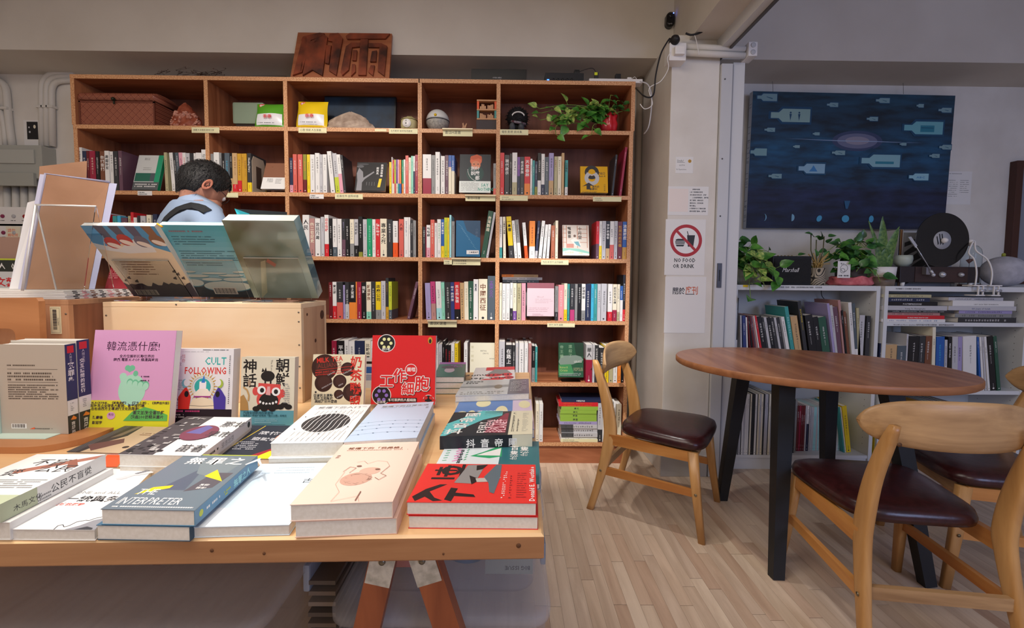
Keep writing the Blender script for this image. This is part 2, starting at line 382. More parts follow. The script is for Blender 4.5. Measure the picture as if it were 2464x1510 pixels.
pipe([W(-30, 182), W(14, 200), W(22, 300), W(30, 352)], 0.019, 'thick white conduit bending down at the far left edge', clips=[W(16, 262)])
pipe([W(-30, 240), W(2, 262), W(10, 300), W(14, 352)], 0.015, 'thinner white conduit lower down at the far left edge')
pipe([W(180, 174), W(100, 178), W(102, 352)], 0.017, 'leftmost of three white conduits curving down beside the bookcase', clips=[W(101, 258)])
pipe([W(180, 182), W(112, 186), W(114, 352)], 0.017, 'middle of three white conduits curving down beside the bookcase', clips=[W(113, 258)])
pipe([W(180, 192), W(124, 196), W(127, 352)], 0.017, 'white conduit nearest the bookcase of the three curving down', clips=[W(125, 258)])
a, b = W(-60, 355), W(131, 435)
r = thing('cable_trunking', 'pale grey metal cable trunking box below the conduits, left wall end', 'junction box', (a[0], WALL_Y, b[2]))
MB().box(a[0], b[0], WALL_Y-0.09, WALL_Y, b[2], a[2], mat('a9aba4', 0.5), 0.004).build('body', r)
MB().box(a[0], b[0]-0.04, WALL_Y-0.10, WALL_Y-0.088, b[2]+0.09, a[2]-0.03, mat('b3b5ae', 0.5), 0.003).build('cover_panel', r)
MB().box(a[0], b[0]-0.04, WALL_Y-0.108, WALL_Y-0.088, b[2]-0.05, b[2]+0.03, mat('a5a79f', 0.5), 0.003).build('lower_flange', r)
for i, px in enumerate((17, 38, 58, 78, 96)):
    t, u = W(px, 432), W(px+3, 720)
    pipe([t, u], 0.0185, 'one of the parallel white conduits rising into the grey trunking box', 'vertical conduits below the grey trunking')
a, b = W(56, 290), W(85, 333)
r = thing('postcard', 'small black postcard with white flowers taped to the left wall', 'postcard', (a[0], WALL_Y-.001, b[2]))
m_ = MB(); m_.box(a[0]-.02, b[0]+.02, WALL_Y-0.0012, WALL_Y, b[2]-.07, a[2]+.01, 'white'); m_.build('sheet', r)
m_ = MB(); A = Art(m_, (a[0], WALL_Y-0.0013, b[2]), (1, 0, 0), (0, 0, 1)); ww, hh = b[0]-a[0], a[2]-b[2]
A.rect(0, 0, ww, hh, 'black'); A.ell(ww*.7, hh*.72, .008, .012, 'cream', 10); A.ell(ww*.2, hh*.68, .005, .006, 'palegrey', 10); A.ell(ww*.25, hh*.42, .006, .007, 'palegrey', 10); m_.build('print', r)
def swbox(px, py, w_, lab, stick=False):
    a = W(px, py, 0); r = thing('switch_panel', lab, 'switch', (a[0], WALL_Y, a[2]))
    MB().box(a[0], a[0]+w_, WALL_Y-0.05, WALL_Y, a[2]-.125, a[2], M_WHITEP, .004).build('plate', r)
    for i in range(3):
        m_ = MB(); m_.lathe([(.012, 0), (.012, .004), (.009, .007)], (a[0]+.04+i*.07, WALL_Y-.05, a[2]-.06), ('7c2550' if i != 1 else 'palegrey') if False else mat(('8b2a52', 'b9b9bd', 'a52020')[i], .4), 14, 'Y'); m_.build('switch_knob', r)
        m_ = MB(); Art(m_, (a[0]+.02+i*.07, WALL_Y-.0505, a[2]-.09), (1, 0, 0), (0, 0, 1)).lines(0, .0, .03, 1, .01, .005, 'charcoal', i); m_.build('switch_legend', r)
    if stick:
        m_ = MB(); m_.box(a[0]+.06, a[0]+.15, WALL_Y-.054, WALL_Y-.0525, a[2]-.12, a[2]-.02, 'cream'); A = Art(m_, (a[0]+.07, WALL_Y-.0541, a[2]-.055), (1, 0, 0), (0, 0, 1)); A.text('請勿', 0, 0, .025, 'vermilion'); A.text('觸碰按', 0, -.028, .022, 'vermilion'); m_.build('sticky_note', r)
swbox(12, 500, .22, 'upper white switch panel with coloured knobs on the left wall', False)
swbox(14, 539, .22, 'lower white switch panel with a cream handwritten note', True)
# thin cables running along the wall under the beam
def cable(pts, r_, m, label, name='cable', cat='cable', group=None):
    q = []; P_ = [Vector(p) for p in pts]
    for i in range(len(P_)-1):
        p0, p1, p2, p3 = P_[max(i-1, 0)], P_[i], P_[i+1], P_[min(i+2, len(P_)-1)]
        for k in range(6):
            t = k/6; q.append(0.5*((2*p1)+(-p0+p2)*t+(2*p0-5*p1+4*p2-p3)*t*t+(-p0+3*p1-3*p2+p3)*t**3))
    q.append(P_[-1]); o = MB().tube(q, r_, m, 6).build(name); tag(o, label, cat, group); return o
cable([W(-60, 148), W(130, 163), W(300, 168), W(500, 172), W(700, 180)], 0.004, 'charcoal', 'thin black cable running along the top of the back wall at left')
cable([W(-60, 156), W(100, 166), W(240, 172), W(420, 178), W(690, 183)], 0.003, mat('77716a'), 'second, greyer cable just under the black one along the wall')
cable([W(935, 178), W(960, 176), W(985, 184), W(1040, 186)], 0.004, 'charcoal', 'short black cable right of the carved sign on the bookcase')
# ------------------------------------------------------------------ pillar: notices, socket, camera, conduits
PF = 2.352
def PW(px, py, off=0.0): return at_y(px, py, PF-off)
def sheet(name, pl_, label, cat, quad, thick=0.0012, col='white', yy=PF, fn=None, part='print'):
    a = at_y(quad[0], quad[1], yy); b = at_y(quad[2], quad[3], yy)
    r = thing(name, label, cat, (a.x, yy, b.z))
    MB().box(a.x, b.x, yy-thick, yy-0.0001, b.z, a.z, col).build('sheet', r)
    if fn:
        m_ = MB(); A = Art(m_, (a.x, yy-thick, b.z), (1, 0, 0), (0, 0, 1)); fn(A, b.x-a.x, a.z-b.z); m_.build(part, r)
    return r
def f1(A, w, h):
    A.text('Smile!', w*.08, h*.70, h*.18, 'charcoal'); A.rect(w*.08, h*.65, w*.52, h*.665, 'charcoal')
    A.ell(w*.80, h*.74, h*.105, h*.105, 'gold'); A.ell(w*.77, h*.77, h*.013, h*.02, 'black', 8); A.ell(w*.84, h*.77, h*.013, h*.02, 'black', 8); A.line([(w*.76, h*.70), (w*.80, h*.685), (w*.85, h*.70)], h*.012, 'black')
    A.text('CCTV', w*.2, h*.44, h*.13, 'charcoal'); A.text('In Operation', w*.06, h*.2, h*.115, 'charcoal')
sheet('paper_notice', 0, 'small white CCTV notice taped highest on the white pillar', 'notice', (1626, 377, 1667, 417), fn=f1)
def f2(A, w, h):
    A.rect(w*.03, h*.12, w*.50, h*.92, mat('efe3dc'))
    for i, t in enumerate(('閱覽時請看', '1.為了閱讀書店環境', '店內書本不要拍照，謝謝', '2.如想閱讀書本，請輕鬆', '看了書籍，請放返回', '書店目的。若有破損', '需付書價', '3.若看管他人了書本位置', '請珍惜愛護書本，並輕放')):
        A.text(t, w*.54+(w*.06 if i in (0, 3) else 0), h*(.88-i*.095), h*.052, 'charcoal', True)
sheet('paper_notice', 0, 'white notice with a picture panel and small Chinese print, second from top', 'notice', (1608, 448, 1703, 518), fn=f2)
def f3(A, w, h):
    cx, cy, R = w*.52, h*.62, w*.40
    A.ell(cx, cy, R, R, mat('b3272b', .5), 40); A.ell(cx, cy, R*.80, R*.80, M_WHITEP, 40)
    bk = mat('2a2826', .5)
    bx = cx-R*.66
    A.poly([(bx, cy-R*.02), (bx+R*.58, cy-R*.02), (bx+R*.54, cy+R*.07), (bx+R*.42, cy+R*.11), (bx+R*.14, cy+R*.11), (bx+R*.03, cy+R*.07)], bk)
    A.rect(bx-R*.02, cy-R*.12, bx+R*.6, cy-R*.055, bk); A.rect(bx, cy-R*.21, bx+R*.58, cy-R*.155, bk)
    A.poly([(bx+R*.02, cy-R*.25), (bx+R*.56, cy-R*.25), (bx+R*.5, cy-R*.36), (bx+R*.08, cy-R*.36)], bk)
    A.poly([(cx+R*.12, cy-R*.37), (cx+R*.46, cy-R*.37), (cx+R*.55, cy+R*.34), (cx+R*.05, cy+R*.34)], bk); A.line([(cx+R*.14, cy+R*.3), (cx+R*.06, cy+R*.58)], R*.05, bk)
    A.line([(cx-R*.62, cy+R*.62), (cx+R*.62, cy-R*.62)], R*.16, mat('b3272b', .5))
    A.text('NO FOOD', w*.24, h*.235, h*.098, bk, True, sx=.80); A.text('OR DRINK', w*.21, h*.13, h*.098, bk, True, sx=.80)
sheet('paper_notice', 0, 'NO FOOD OR DRINK notice with red prohibition circle on the pillar', 'notice', (1602, 527, 1694, 662), fn=f3)
def f4(A, w, h):
    A.text('關於', w*.18, h*.70, h*.13, 'charcoal', True, sx=.85)
    cr = mat('d06a45', .5); A.text('庭刊', w*.50, h*.70, h*.155, cr, True, sx=.72); A.line([(w*.5, h*.692), (w*.72, h*.692)], h*.012, 'charcoal')
sheet('paper_notice', 0, 'long white sheet with black and orange heading, lowest on the pillar', 'notice', (1601, 665, 1695, 801), fn=f4)
# socket and camera at the pillar top
a, b = at_y(1608, 107, 2.30), at_y(1647, 150, 2.30)
r = thing('wall_socket', 'white double socket box on top of the pillar', 'socket', (a.x, 2.352, b.z))
MB().box(a.x, b.x, 2.28, 2.352, b.z, a.z, M_WHITEP, .004).build('box', r)
MB().box(a.x+.02, b.x-.015, 2.255, 2.281, b.z+.02, b.z+.06, M_WHITEP, .006).build('white_plug', r)
c = at_y(1627, 92, 2.26); m_ = MB(); m_.lathe([(.001, -.01), (.02, -.012), (.024, 0), (.024, .03), (.012, .05)], (c.x, 2.30, c.z), 'black', 16, 'Y'); m_.build('black_plug', r)
c = at_y(1615, 44, 2.55)
r = thing('security_camera', 'black capsule shaped security camera fixed high on the beam', 'camera', (c.x, BEAM_Y, c.z))
ring_ = lambda s_, y_: [Vector((c.x+s_*.024*math.cos(t)*1.0, y_, c.z+(.016 if math.sin(t) > 0 else -.016)+s_*.024*math.sin(t))) for t in [2*PI*k/20+.01 for k in range(20)]]
MB().loft([ring_(1, BEAM_Y), ring_(1, 2.562), ring_(.93, 2.555), ring_(.6, 2.552)], mat('0d0e12', .2)).build('body', r)
m_ = MB(); m_.lathe([(.014, 0), (.014, .004), (.008, .006)], (c.x, 2.552, c.z+.018), mat('14161c', .08), 18, 'Y'); m_.build('lens', r)
m_ = MB(); m_.ball((c.x+.014, 2.551, c.z+.03), .0022, mat('3050ff', emit=('4060ff', 14))); m_.build('status_light', r)
m_ = MB(); Art(m_, (c.x-.008, 2.5515, c.z-.030), (1, 0, 0), (0, 0, 1)).text('eufy', 0, 0, .009, 'palegrey'); m_.build('lettering', r)
# conduits over the pillar top
for i, (y0, lab) in enumerate(((112, 'upper of two horizontal white conduits across the pillar top'), (127, 'lower of two horizontal white conduits across the pillar top'))):
    p0, p1 = at_y(1648, y0, 2.31), at_y(1792, y0+7, 2.31); root = thing('conduit', lab, 'pipe', p0); MB().tube([p0, p1], .0155, M_PIPE, 12).build('pipe', root)
a, b = at_y(1797, 105, 2.30), at_y(1817, 139, 2.30)
r = thing('junction_box', 'white junction box with two round knockouts right of the pillar', 'junction box', (a.x, 2.352, b.z))
MB().box(a.x, b.x, 2.28, 2.36, b.z, a.z, M_WHITEP, .004).build('box', r)
for k in (.25, .75):
    m_ = MB(); m_.lathe([(.012, 0), (.0125, .003), (.008, .002)], ((a.x+b.x)/2, 2.28, b.z+(a.z-b.z)*k), mat('c4c6c8', .5), 16, 'Y'); m_.build('knockout', r)
for i, (y0, lab) in enumerate(((181, 'upper painted conduit along the top of the right-hand wall'), (191, 'lower painted conduit along the top of the right-hand wall'))):
    p0, p1 = at_y(1800, y0, 2.88), at_y(2700, y0+9, 2.88); root = thing('conduit', lab, 'pipe', p0); MB().tube([p0, p1], .014, M_PIPE, 10).build('pipe', root)
# vertical pipes in the recess between bookcase and pillar
for i, px in enumerate((1540, 1556)):
    p0, p1 = at_y(px, 205, 2.84), at_y(px-18, 1120, 2.84); root = thing('riser_pipe', ('left', 'right')[i]+' of two tall pipes in the gap between bookcase and pillar', 'pipe', (p0.x, p0.y, 0))
    MB().tube([(p0.x, 2.84, 2.36), (p0.x, 2.84, 0)], .02, mat('a89a8c', .6), 10).build('pipe', root)
# black and white leads at the pillar top
PC = lambda px, py, Y=2.28: at_y(px, py, Y)
cable([PC(1720, 32, 2.36), PC(1703, 60), PC(1690, 76), PC(1665, 84), PC(1650, 80)], .005, 'black', 'thick black lead sagging from the header to the pillar socket')
cable([PC(1612, 92), PC(1606, 100), PC(1590, 130), PC(1578, 180), PC(1572, 228), PC(1552, 232), PC(1530, 212, 2.45)], .004, 'black', 'long black lead hanging between pillar socket and bookcase top')
cable([PC(1614, 126), PC(1606, 140), PC(1608, 165), PC(1590, 195), PC(1562, 213), PC(1570, 250), PC(1552, 262), PC(1540, 250)], .0022, 'white', 'thin white lead looping from the plug to the bookcase side')
cable([PC(1540, 196, 2.42), PC(1560, 205, 2.4), PC(1568, 240, 2.4), PC(1562, 300, 2.4), PC(1550, 322, 2.45)], .0035, 'palegrey', 'pale thicker cord hanging in an arc beside the bookcase')
cable([PC(1671, 84), PC(1676, 100), PC(1682, 132)], .0018, 'white', 'short loose white cord dangling under the header')
# window (source of the cool light) in the wall behind the camera
wn = MB(); wn.box(1.9, 3.4, -2.6, -2.56, 1.0, 1.05, M_WHITEP); wn.box(1.9, 3.4, -2.6, -2.56, 2.35, 2.4, M_WHITEP)
for x in (1.9, 2.63, 3.36): wn.box(x, x+.04, -2.6, -2.56, 1.05, 2.35, M_WHITEP)
struct(wn, 'window_1')
# ================================================================== BOOKCASES
YB, YBK, TH = 2.493, 2.775, 0.022
ZS = [2.171, 1.8998, 1.540, 1.1835, 0.8282, 0.4691, 0.1171]     # board centres, top to bottom
XC = [-2.4135, -1.6865, -1.2481, -0.5020, -0.0633, 0.6845]       # upright centres
def bookcase(c0, c1, label):
    x0, x1 = XC[c0], XC[c1]; e0 = 0.0 if c0 == 0 else TH/2+.0005; e1 = 0.0 if c1 == 5 else TH/2+.0005
    r = thing('bookcase', label, 'bookcase', ((x0+x1)/2, YB, 0))
    xl = x0-TH/2 if c0 == 0 else x0+.0005; xr = x1+TH/2 if c1 == 5 else x1-.0005
    H_ = {'d': M_CASE_H, 'y': M_EDGE}; V_ = {'d': M_CASE_V, 'y': M_EDGE}
    for k, z in enumerate(ZS): MB().box(xl-(.006 if k == 0 else 0), xr+(.006 if k == 0 and c1 == 5 else 0), YB, YBK, z-TH/2, z+TH/2, H_).build('shelf_board' if k else 'top_board', r)
    for c in range(c0, c1+1):
        a, b = XC[c]-TH/2, XC[c]+TH/2
        if c == c0 and c0 > 0: a = XC[c]+.0005
        if c == c1 and c1 < 5: b = XC[c]-.0005
        o = .006 if c in (0, 5) else 0
        for k in range(6):
            d = o if k == 0 else 0
            aa, bb = (a-d, b-d) if c == 0 else (a+d, b+d) if c == 5 else (a, b)
            MB().box(aa, bb, YB+.001, YBK, ZS[k+1]+TH/2, ZS[k]-TH/2, V_).build('side_panel' if c in (c0, c1) else 'divider', r)
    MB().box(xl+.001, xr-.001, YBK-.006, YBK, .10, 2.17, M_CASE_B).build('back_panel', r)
    MB().box(xl+.004, xr-.004, YB+.012, YB+.034, 0, ZS[6]-TH/2, M_CASE_H).build('kickboard', r)
    MB().box(xl+.004, xl+.024, YB+.034, YBK, 0, ZS[6]-TH/2, M_CASE_H).build('foot_panel', r)
    MB().box(xr-.024, xr-.004, YB+.034, YBK, 0, ZS[6]-TH/2, M_CASE_H).build('foot_panel', r)
    return r
bookcase(0, 3, 'long orange-brown plywood bookcase of three columns, left of the wall')
bookcase(3, 5, 'two-column orange-brown plywood bookcase between the long one and the pillar')
def scrib(A, x, y, s, m, rr):
    """one illegible character"""
    A.k += 1
    for k in range(rr.choice((2, 3))):
        yy = y+s*(.15+.35*k*rr.uniform(.7, 1.1)); A.mb.add([A.P(x+s*.08, yy), A.P(x+s*rr.uniform(.7, .92), yy), A.P(x+s*.9, yy+s*.11), A.P(x+s*.08, yy+s*.11)], [(0, 1, 2, 3)], m)
    xx = x+s*rr.uniform(.2, .7); A.mb.add([A.P(xx, y), A.P(xx+s*.12, y), A.P(xx+s*.12, y+s*.9), A.P(xx, y+s*.9)], [(0, 1, 2, 3)], m)
ORD = 'first second third fourth fifth sixth seventh eighth ninth tenth eleventh twelfth thirteenth fourteenth fifteenth sixteenth seventeenth eighteenth nineteenth twentieth twenty-first twenty-second twenty-third twenty-fourth twenty-fifth twenty-sixth twenty-seventh twenty-eighth twenty-ninth thirtieth'.split()
ROWN = ['top', 'second', 'third', 'fourth', 'fifth', 'bottom']
def dark(c): 
    h = PAL.get(c, c); return sum(int(h[i:i+2], 16)*k for i, k in ((0, .3), (2, .59), (4, .11))) < 120
BK_N = 0
CW = dict(palegrey='pale grey', skyblue='sky blue', dusty='dusty pink', rose='light coral')
def spine_book(x, z, w, h, d, c1, band=None, bf=0.3, text='', tc=None, lean=0.0, yf=2.500, label='', group='', seed=0, gloss=0.35, name='book', cat='book'):
    rr = random.Random(seed); m1 = mat(c1, gloss); m2 = mat(band, gloss) if band else m1
    if lean > 0: M = Matrix.Translation((x+w, yf, z)) @ Matrix.Rotation(math.radians(lean), 4, 'Y') @ Matrix.Translation((-w, 0, 0))
    else: M = Matrix.Translation((x, yf, z)) @ Matrix.Rotation(math.radians(lean), 4, 'Y')
    b = MB(); ct = min(.0012, w*.12); hb = h*bf if band else 0
    for (z0, z1, m) in ((0, hb, m2), (hb, h, m1)):
        if z1 > z0:
            b.box(0, ct, 0, d, z0, z1, m, M=M); b.box(w-ct, w, 0, d, z0, z1, m, M=M); b.box(ct, w-ct, 0, ct, z0, z1, m, M=M)
    b.box(ct, w-ct, ct, d-.002, .001, h-.0015, M_PAGEN, M=M)
    A = Art(b, M @ Vector((0, 0, 0)), M.to_3x3() @ Vector((1, 0, 0)), M.to_3x3() @ Vector((0, 0, 1)))
    tc = tc or ('white' if dark(c1) else 'charcoal'); tm = mat(tc, .5)
    if text:
        n = len(text)
        if is_cjk(text[0]):
            s = min(w*.78, (h-hb)*.62/n); A.text(text, (w-s)/2, h*.90 if hb < .2*h else h*.93, s, tm, True, 'v')
        else:
            s = min(w*.62, (h-hb)*.8/(n*.58)); A.text(text, (w-s*.72)/2, h*.88, s, tm, True, 'r')
    else:
        n = rr.choice((4, 5, 6, 7)); s = min(w*rr.uniform(.4, .62), (h-hb)*.62/n, .012); x0 = (w-s)/2+rr.uniform(-.08, .08)*w; y = h*rr.uniform(.80, .93)
        for k in range(n): y -= s*1.15; scrib(A, x0, y, s, tm, rr)
        if y > hb+.05:
            s2 = s*.45
            for k in range(rr.choice((3, 5, 7))):
                if y-s2*1.4 < hb+.02: break
                y -= s2*1.25; scrib(A, x0+s*.25, y-.004, s2, tm, rr)
    t2 = mat('white' if dark(band or c1) else 'charcoal', .5)
    if rr.random() < .7: A.ell(w*.5, .012, w*.16, w*.16, t2, 8)
    if rr.random() < .6:
        s2 = min(w*.3, .006)
        for k in range(3): scrib(A, (w-s2)/2, .035-k*s2*1.2, s2, t2, rr)
    o = b.build(name); tag(o, label, cat, group); return o
def cell(crop, row, col, data, d=0.145, yf=2.500, zf=None, start=0, xo=0.0, cap=None):
    ox, oy, s = crop; n = start; zf = ZS[row+1]+TH/2 if zf is None else zf
    for ln in data.strip().split('\n'):
        for it in ln.split('|'):
            it = it.strip()
            if not it: continue
            head, _, tx = it.partition(';'); p = head.split(); text, _, tc = tx.partition(',')
            xl, xr, yt = float(p[0]), float(p[1]), float(p[2]); lean = float(p[3]); c1 = p[4]
            band, bf = (p[5], float(p[6])) if len(p) > 6 else (None, 0)
            a = at_y(ox+xl/s, oy+yt/s, yf); b_ = at_y(ox+xr/s, oy+yt/s, yf)
            h = a.z-zf; w = b_.x-a.x-.0006; X = a.x
            if lean:
                h = h/math.cos(math.radians(lean)); X = a.x-math.tan(math.radians(lean))*(a.z-zf) if lean < 0 else a.x-math.tan(math.radians(lean))*(a.z-zf)
                w *= math.cos(math.radians(lean))
            if cap: h = min(h, cap)
            lab = f"{CW.get(c1, c1)} book"+(f" with {CW.get(band, band)} base" if band else '')+f", {ORD[n]} from left, {ROWN[row]} row, {ORD[col]} column"
            sd_ = hash_(row, col, n)
            spine_book(X, zf, max(w, .004), h, d+random.Random(sd_).uniform(-.008, .01), c1, band, bf, text, tc or None, lean, yf+random.Random(sd_).uniform(0, .003), lab, f"upright books, {ROWN[row]} row, {ORD[col]} column", sd_)
            n += 1
    return n
def hash_(*a): 
    h = 17
    for q in a: h = (h*131+q*7+3) % 1000003
    return h
A_ = (175, 350, 7.247); B_ = (490, 350, 7.247); C_ = (690, 350, 7.247); D_ = (1010, 350, 7.247); E_ = (1190, 340, 7.247)
F_ = (720, 500, 8.213); G_ = (1010, 500, 8.213); H_ = (1190, 500, 7.247); I_ = (780, 650, 8.213); J_ = (1010, 650, 8.213); K_ = (1190, 640, 7.247)
L_ = (780, 790, 8.213); M_ = (1030, 790, 8.213); N_ = (1190, 790, 7.247); O_ = (1270, 920, 9.438)
n = cell(A_, 1, 0, '''78 156 30 0 white|160 228 92 0 navy|232 280 90 0 maroon|284 385 92 0 wine;,cream|392 456 98 0 black|462 544 98 0 brown;你們我們,white|550 628 90 0 white;暴雨將至,charcoal|634 692 100 0 white|698 780 96 0 charcoal;,white|785 850 88 0 plum;,white''')
cell(A_, 1, 0, '''1582 1635 118 -1 khaki|1675 1735 122 -3 white|1737 1780 118 -3 charcoal|1783 1834 122 -3 slate|1836 1903 120 -3 pink|1905 1962 122 -1 white;,red|1966 2032 128 0 palegrey|2036 2100 132 0 charcoal;,red|2105 2140 132 0 white|2142 2238 122 0 white;一個人的職人,charcoal|2240 2320 68 0 white;透過書信,grey''', start=n)
cell(B_, 1, 1, '''114 165 140 0 grey|168 262 115 0 white|265 303 122 0 grey|306 360 130 0 black|362 448 128 0 slate;,skyblue|451 492 130 0 black tan .35;,white|494 578 130 0 tan red .2;,brown|582 650 138 0 gold red .3;,brown|652 692 138 0 gold;,brown|693 745 138 0 gold;,brown|752 820 130 0 charcoal yellow .25;Healing Diary,white''')
n = cell(C_, 1, 2, '''45 98 210 0 navy pink .22;,white|100 168 148 0 coral;,white|186 268 150 0 coral;,white|282 340 152 0 olive maroon .34;,orange|348 402 155 0 yellow;,charcoal|405 482 155 0 white;,grey|488 565 128 0 white;,black|568 620 155 0 palegrey|624 695 152 0 white|697 770 100 -5 white|787 860 135 -5 palegrey lime .4|862 925 155 -5 white pink .5|927 970 165 -5 charcoal;,white''')
cell(C_, 1, 2, '''1785 1822 285 0 yellow|1828 1843 200 0 white|1845 1872 250 0 red cream .3|1875 1902 245 0 lime coral .3|1905 1930 240 0 purple cream .3|1932 1958 242 0 pink teal .3|1961 1993 245 0 orange blue .3|2003 2032 248 0 green orange .3|2036 2066 240 0 white|2070 2122 172 0 coral;,white|2125 2166 208 0 cream|2168 2204 180 0 mint|2205 2235 180 0 white navy .6|2237 2290 160 0 wine;,white''', start=n)
n = cell(D_, 1, 3, '''52 200 152 0 white wine .4;,charcoal|205 270 165 0 grey|272 350 108 0 white;,black|368 436 180 0 white|440 500 165 0 plum;,white|503 553 168 0 blue cream .7;,red|555 605 168 0 blue cream .6''')
cell(D_, 1, 3, '''1285 1332 310 0 grey coral .2''', start=n+1)
cell(E_, 1, 4, '''100 172 195 0 red;,white|180 262 235 0 charcoal;現代啟示,white|270 305 210 0 black;,white|312 398 195 0 white khaki .3|402 448 272 0 purple navy .5;,rose|452 520 268 0 charcoal;老派家族,white|525 625 265 0 red orange .3;天堂春夢,white|628 662 300 0 white|665 703 330 0 teal;,white|707 752 345 0 navy olive .25|757 816 200 0 black white .35;,white|820 879 215 0 white navy .26;,charcoal|882 950 270 0 slate;,white|955 1036 200 0 lavender tan .35;,charcoal|1045 1105 260 0 khaki;,wine|1108 1170 260 0 cream|1176 1222 198 0 tan;,red|1236 1285 325 0 teal white .24;文藝春秋,charcoal|2115 2150 230 5 charcoal;,white|2282 2322 100 6 wine;,pink''')
n = cell(F_, 2, 2, '''60 192 135 0 white;人民,charcoal|200 298 205 0 dusty;他二世紀史,cream|308 412 205 0 white;宮廷風暴,charcoal|420 486 175 0 palegrey|493 575 135 0 white red .3;迫在信疑,red|584 650 205 0 black;,white|658 740 213 0 white slate .25;,black|746 832 213 0 white;,charcoal|840 908 213 0 charcoal plum .45;,lavender|912 985 210 0 black;,white|996 1078 220 0 cream grey .35;,grey|1083 1160 220 0 palegrey black .3;共同知識,charcoal|1170 1247 170 0 black olive .12;,white|1256 1335 222 0 palegrey;,indigo|1338 1435 212 0 green;,mint|1440 1504 222 0 white|1508 1594 220 0 red;價值戰爭,white|1600 1728 212 0 cream;專業之死,black|1742 1838 225 0 charcoal;,white|1848 1946 255 0 white vermilion .4;,black|1970 2062 220 0 coral;人慾,maroon|2070 2154 182 0 white;,indigo|2156 2192 182 0 white|2196 2247 235 0 charcoal;,white|2250 2306 245 0 grey''')
n = cell(G_, 2, 3, '''60 112 372 0 charcoal;,white|115 130 372 0 wine|133 208 335 0 white pink .3;歡聯翩,black|212 290 230 0 coral;,cream|293 340 295 0 white;,black|345 418 222 0 white;,green|423 483 222 0 blue yellow .3;故事力集中,white|485 545 190 0 lime;,forest|546 583 192 0 yellow;,blue|588 626 138 0 aqua;,navy|630 690 262 0 grey''')
cell(G_, 2, 3, '''1360 1456 65 9.3 forest;台灣製造,cream|1462 1506 88 9.3 palegrey;,grey''', start=n+1)
n = cell(H_, 2, 4, '''88 138 153 0 white teal .26|145 192 153 -1 cream;小書店大繪集,charcoal|205 290 150 -4.5 yellow charcoal .3;一本書,black|301 352 220 -5 white|357 418 205 -5 grey white .4|485 540 255 -5 white vermilion .35;,black|613 710 225 0 orange white .32;,brown|755 800 225 4 navy palegrey .2;,white|829 885 225 5 white|890 940 290 4.5 white;,black|943 987 285 3 white;,black|991 1058 305 0 terracotta;,white|1066 1112 220 0 cream;,charcoal''')
cell(H_, 2, 4, '''1780 1832 230 0 red plum .4;,white|1834 1880 228 0 white yellow .35;,charcoal|1883 1948 226 0 palegrey;,black|1951 2016 228 0 black tan .28;字海的噪音,white|2021 2092 230 0 white coral .38;,charcoal|2095 2152 228 0 palegrey;,charcoal|2158 2234 238 0 maroon;熱與光的死傷,gold|2241 2322 238 0 blue gold .32;流量國度,white''', start=n+1)
n = cell(I_, 3, 2, '''85 160 235 0 maroon;,white|163 240 228 0 white red .35;蒙古國,black|244 362 232 0 charcoal coral .45;,white|370 407 290 0 lavender|410 485 230 0 charcoal palegrey .4;,white|488 620 230 0 black orange .45;國之荒原,white|622 646 225 0 orange|650 733 232 0 wine;,pink|736 826 232 0 black;我城,white|830 926 225 0 cream mint .2;鐵道家族,brown|930 1012 225 0 charcoal;,white|1015 1117 225 0 yellow grey .25;政府公司,black|1122 1210 210 0 palegrey;,indigo|1214 1270 150 0 charcoal gold .3;,gold|1273 1335 222 0 lime slate .25;,charcoal''')
cell(I_, 3, 2, '''1810 1868 235 13.5 plum;,white''', start=n)
cell(J_, 3, 3, '''100 203 250 -2.2 lavender;,lavender|208 300 222 -2 magenta dusty .42;,black|310 415 222 -2 white aqua .3;,grey|420 485 238 -1.5 mint;,magenta|489 600 235 -1.8 charcoal;,white|604 678 235 -1 indigo;戰爭的框架,white|682 786 230 -1 red black .28;民主的價碼,white|792 872 245 -1.5 tan;,charcoal|876 957 222 -1 cream;,khaki|962 1057 212 0 forest;,white|1063 1157 175 0 white;MEME,navy|1166 1338 170 0 cream;中國西征,brown|1346 1490 110 0 slate;HEROIC,purple''')
n = cell(K_, 3, 4, '''88 131 288 0 cream;,black|138 201 300 0 white;,grey|205 269 300 0 white;,palegrey|275 322 290 0 white charcoal .32;,forest|325 388 295 0 cream purple .25;,charcoal|395 468 298 0 khaki;,black|475 545 295 0 pink;,charcoal''')
cell(K_, 3, 4, '''1060 1115 350 0 grey charcoal .25;,charcoal|1118 1214 325 0 rose;,white|1218 1272 300 0 cream yellow .3;,black|1276 1316 310 0 teal;,coral|1325 1402 308 0 charcoal magenta .3;,white|1408 1453 310 0 grey;,black|1460 1518 310 0 black;,white|1525 1590 308 0 white grey .28;玻璃懸崖,charcoal|1593 1686 312 0 navy;,white|1690 1738 310 0 skyblue;,navy|1741 1796 310 0 teal;,white|1801 1859 310 0 palegrey;,charcoal|1865 1960 305 0 palegrey;,charcoal|1985 2062 310 0 white red .25|2070 2142 315 0 cream wine .3;認同而不出櫃,charcoal|2147 2192 315 0 cream khaki .25|2196 2244 345 0 blue white .6;,white|2248 2305 150 0 black red .25;,white''', start=n+1)
cell(L_, 4, 2, '''145 243 240 0 wine;,white|255 394 240 0 black;平等的暴政,white|400 482 225 0 white;,charcoal|486 600 250 0 white|604 796 240 0 navy;,palegrey|801 917 235 0 cream pink .4;比較幽靈,black|921 975 250 0 white''')
n = cell(M_, 4, 3, '''160 200 300 0 white|206 276 310 0 palegrey;,grey|284 326 250 0 black;,white|331 386 325 0 black;,red|389 450 325 0 black;,red|456 522 295 0 white;,charcoal|528 592 295 0 yellow;,black|710 778 285 0 white;,charcoal''')
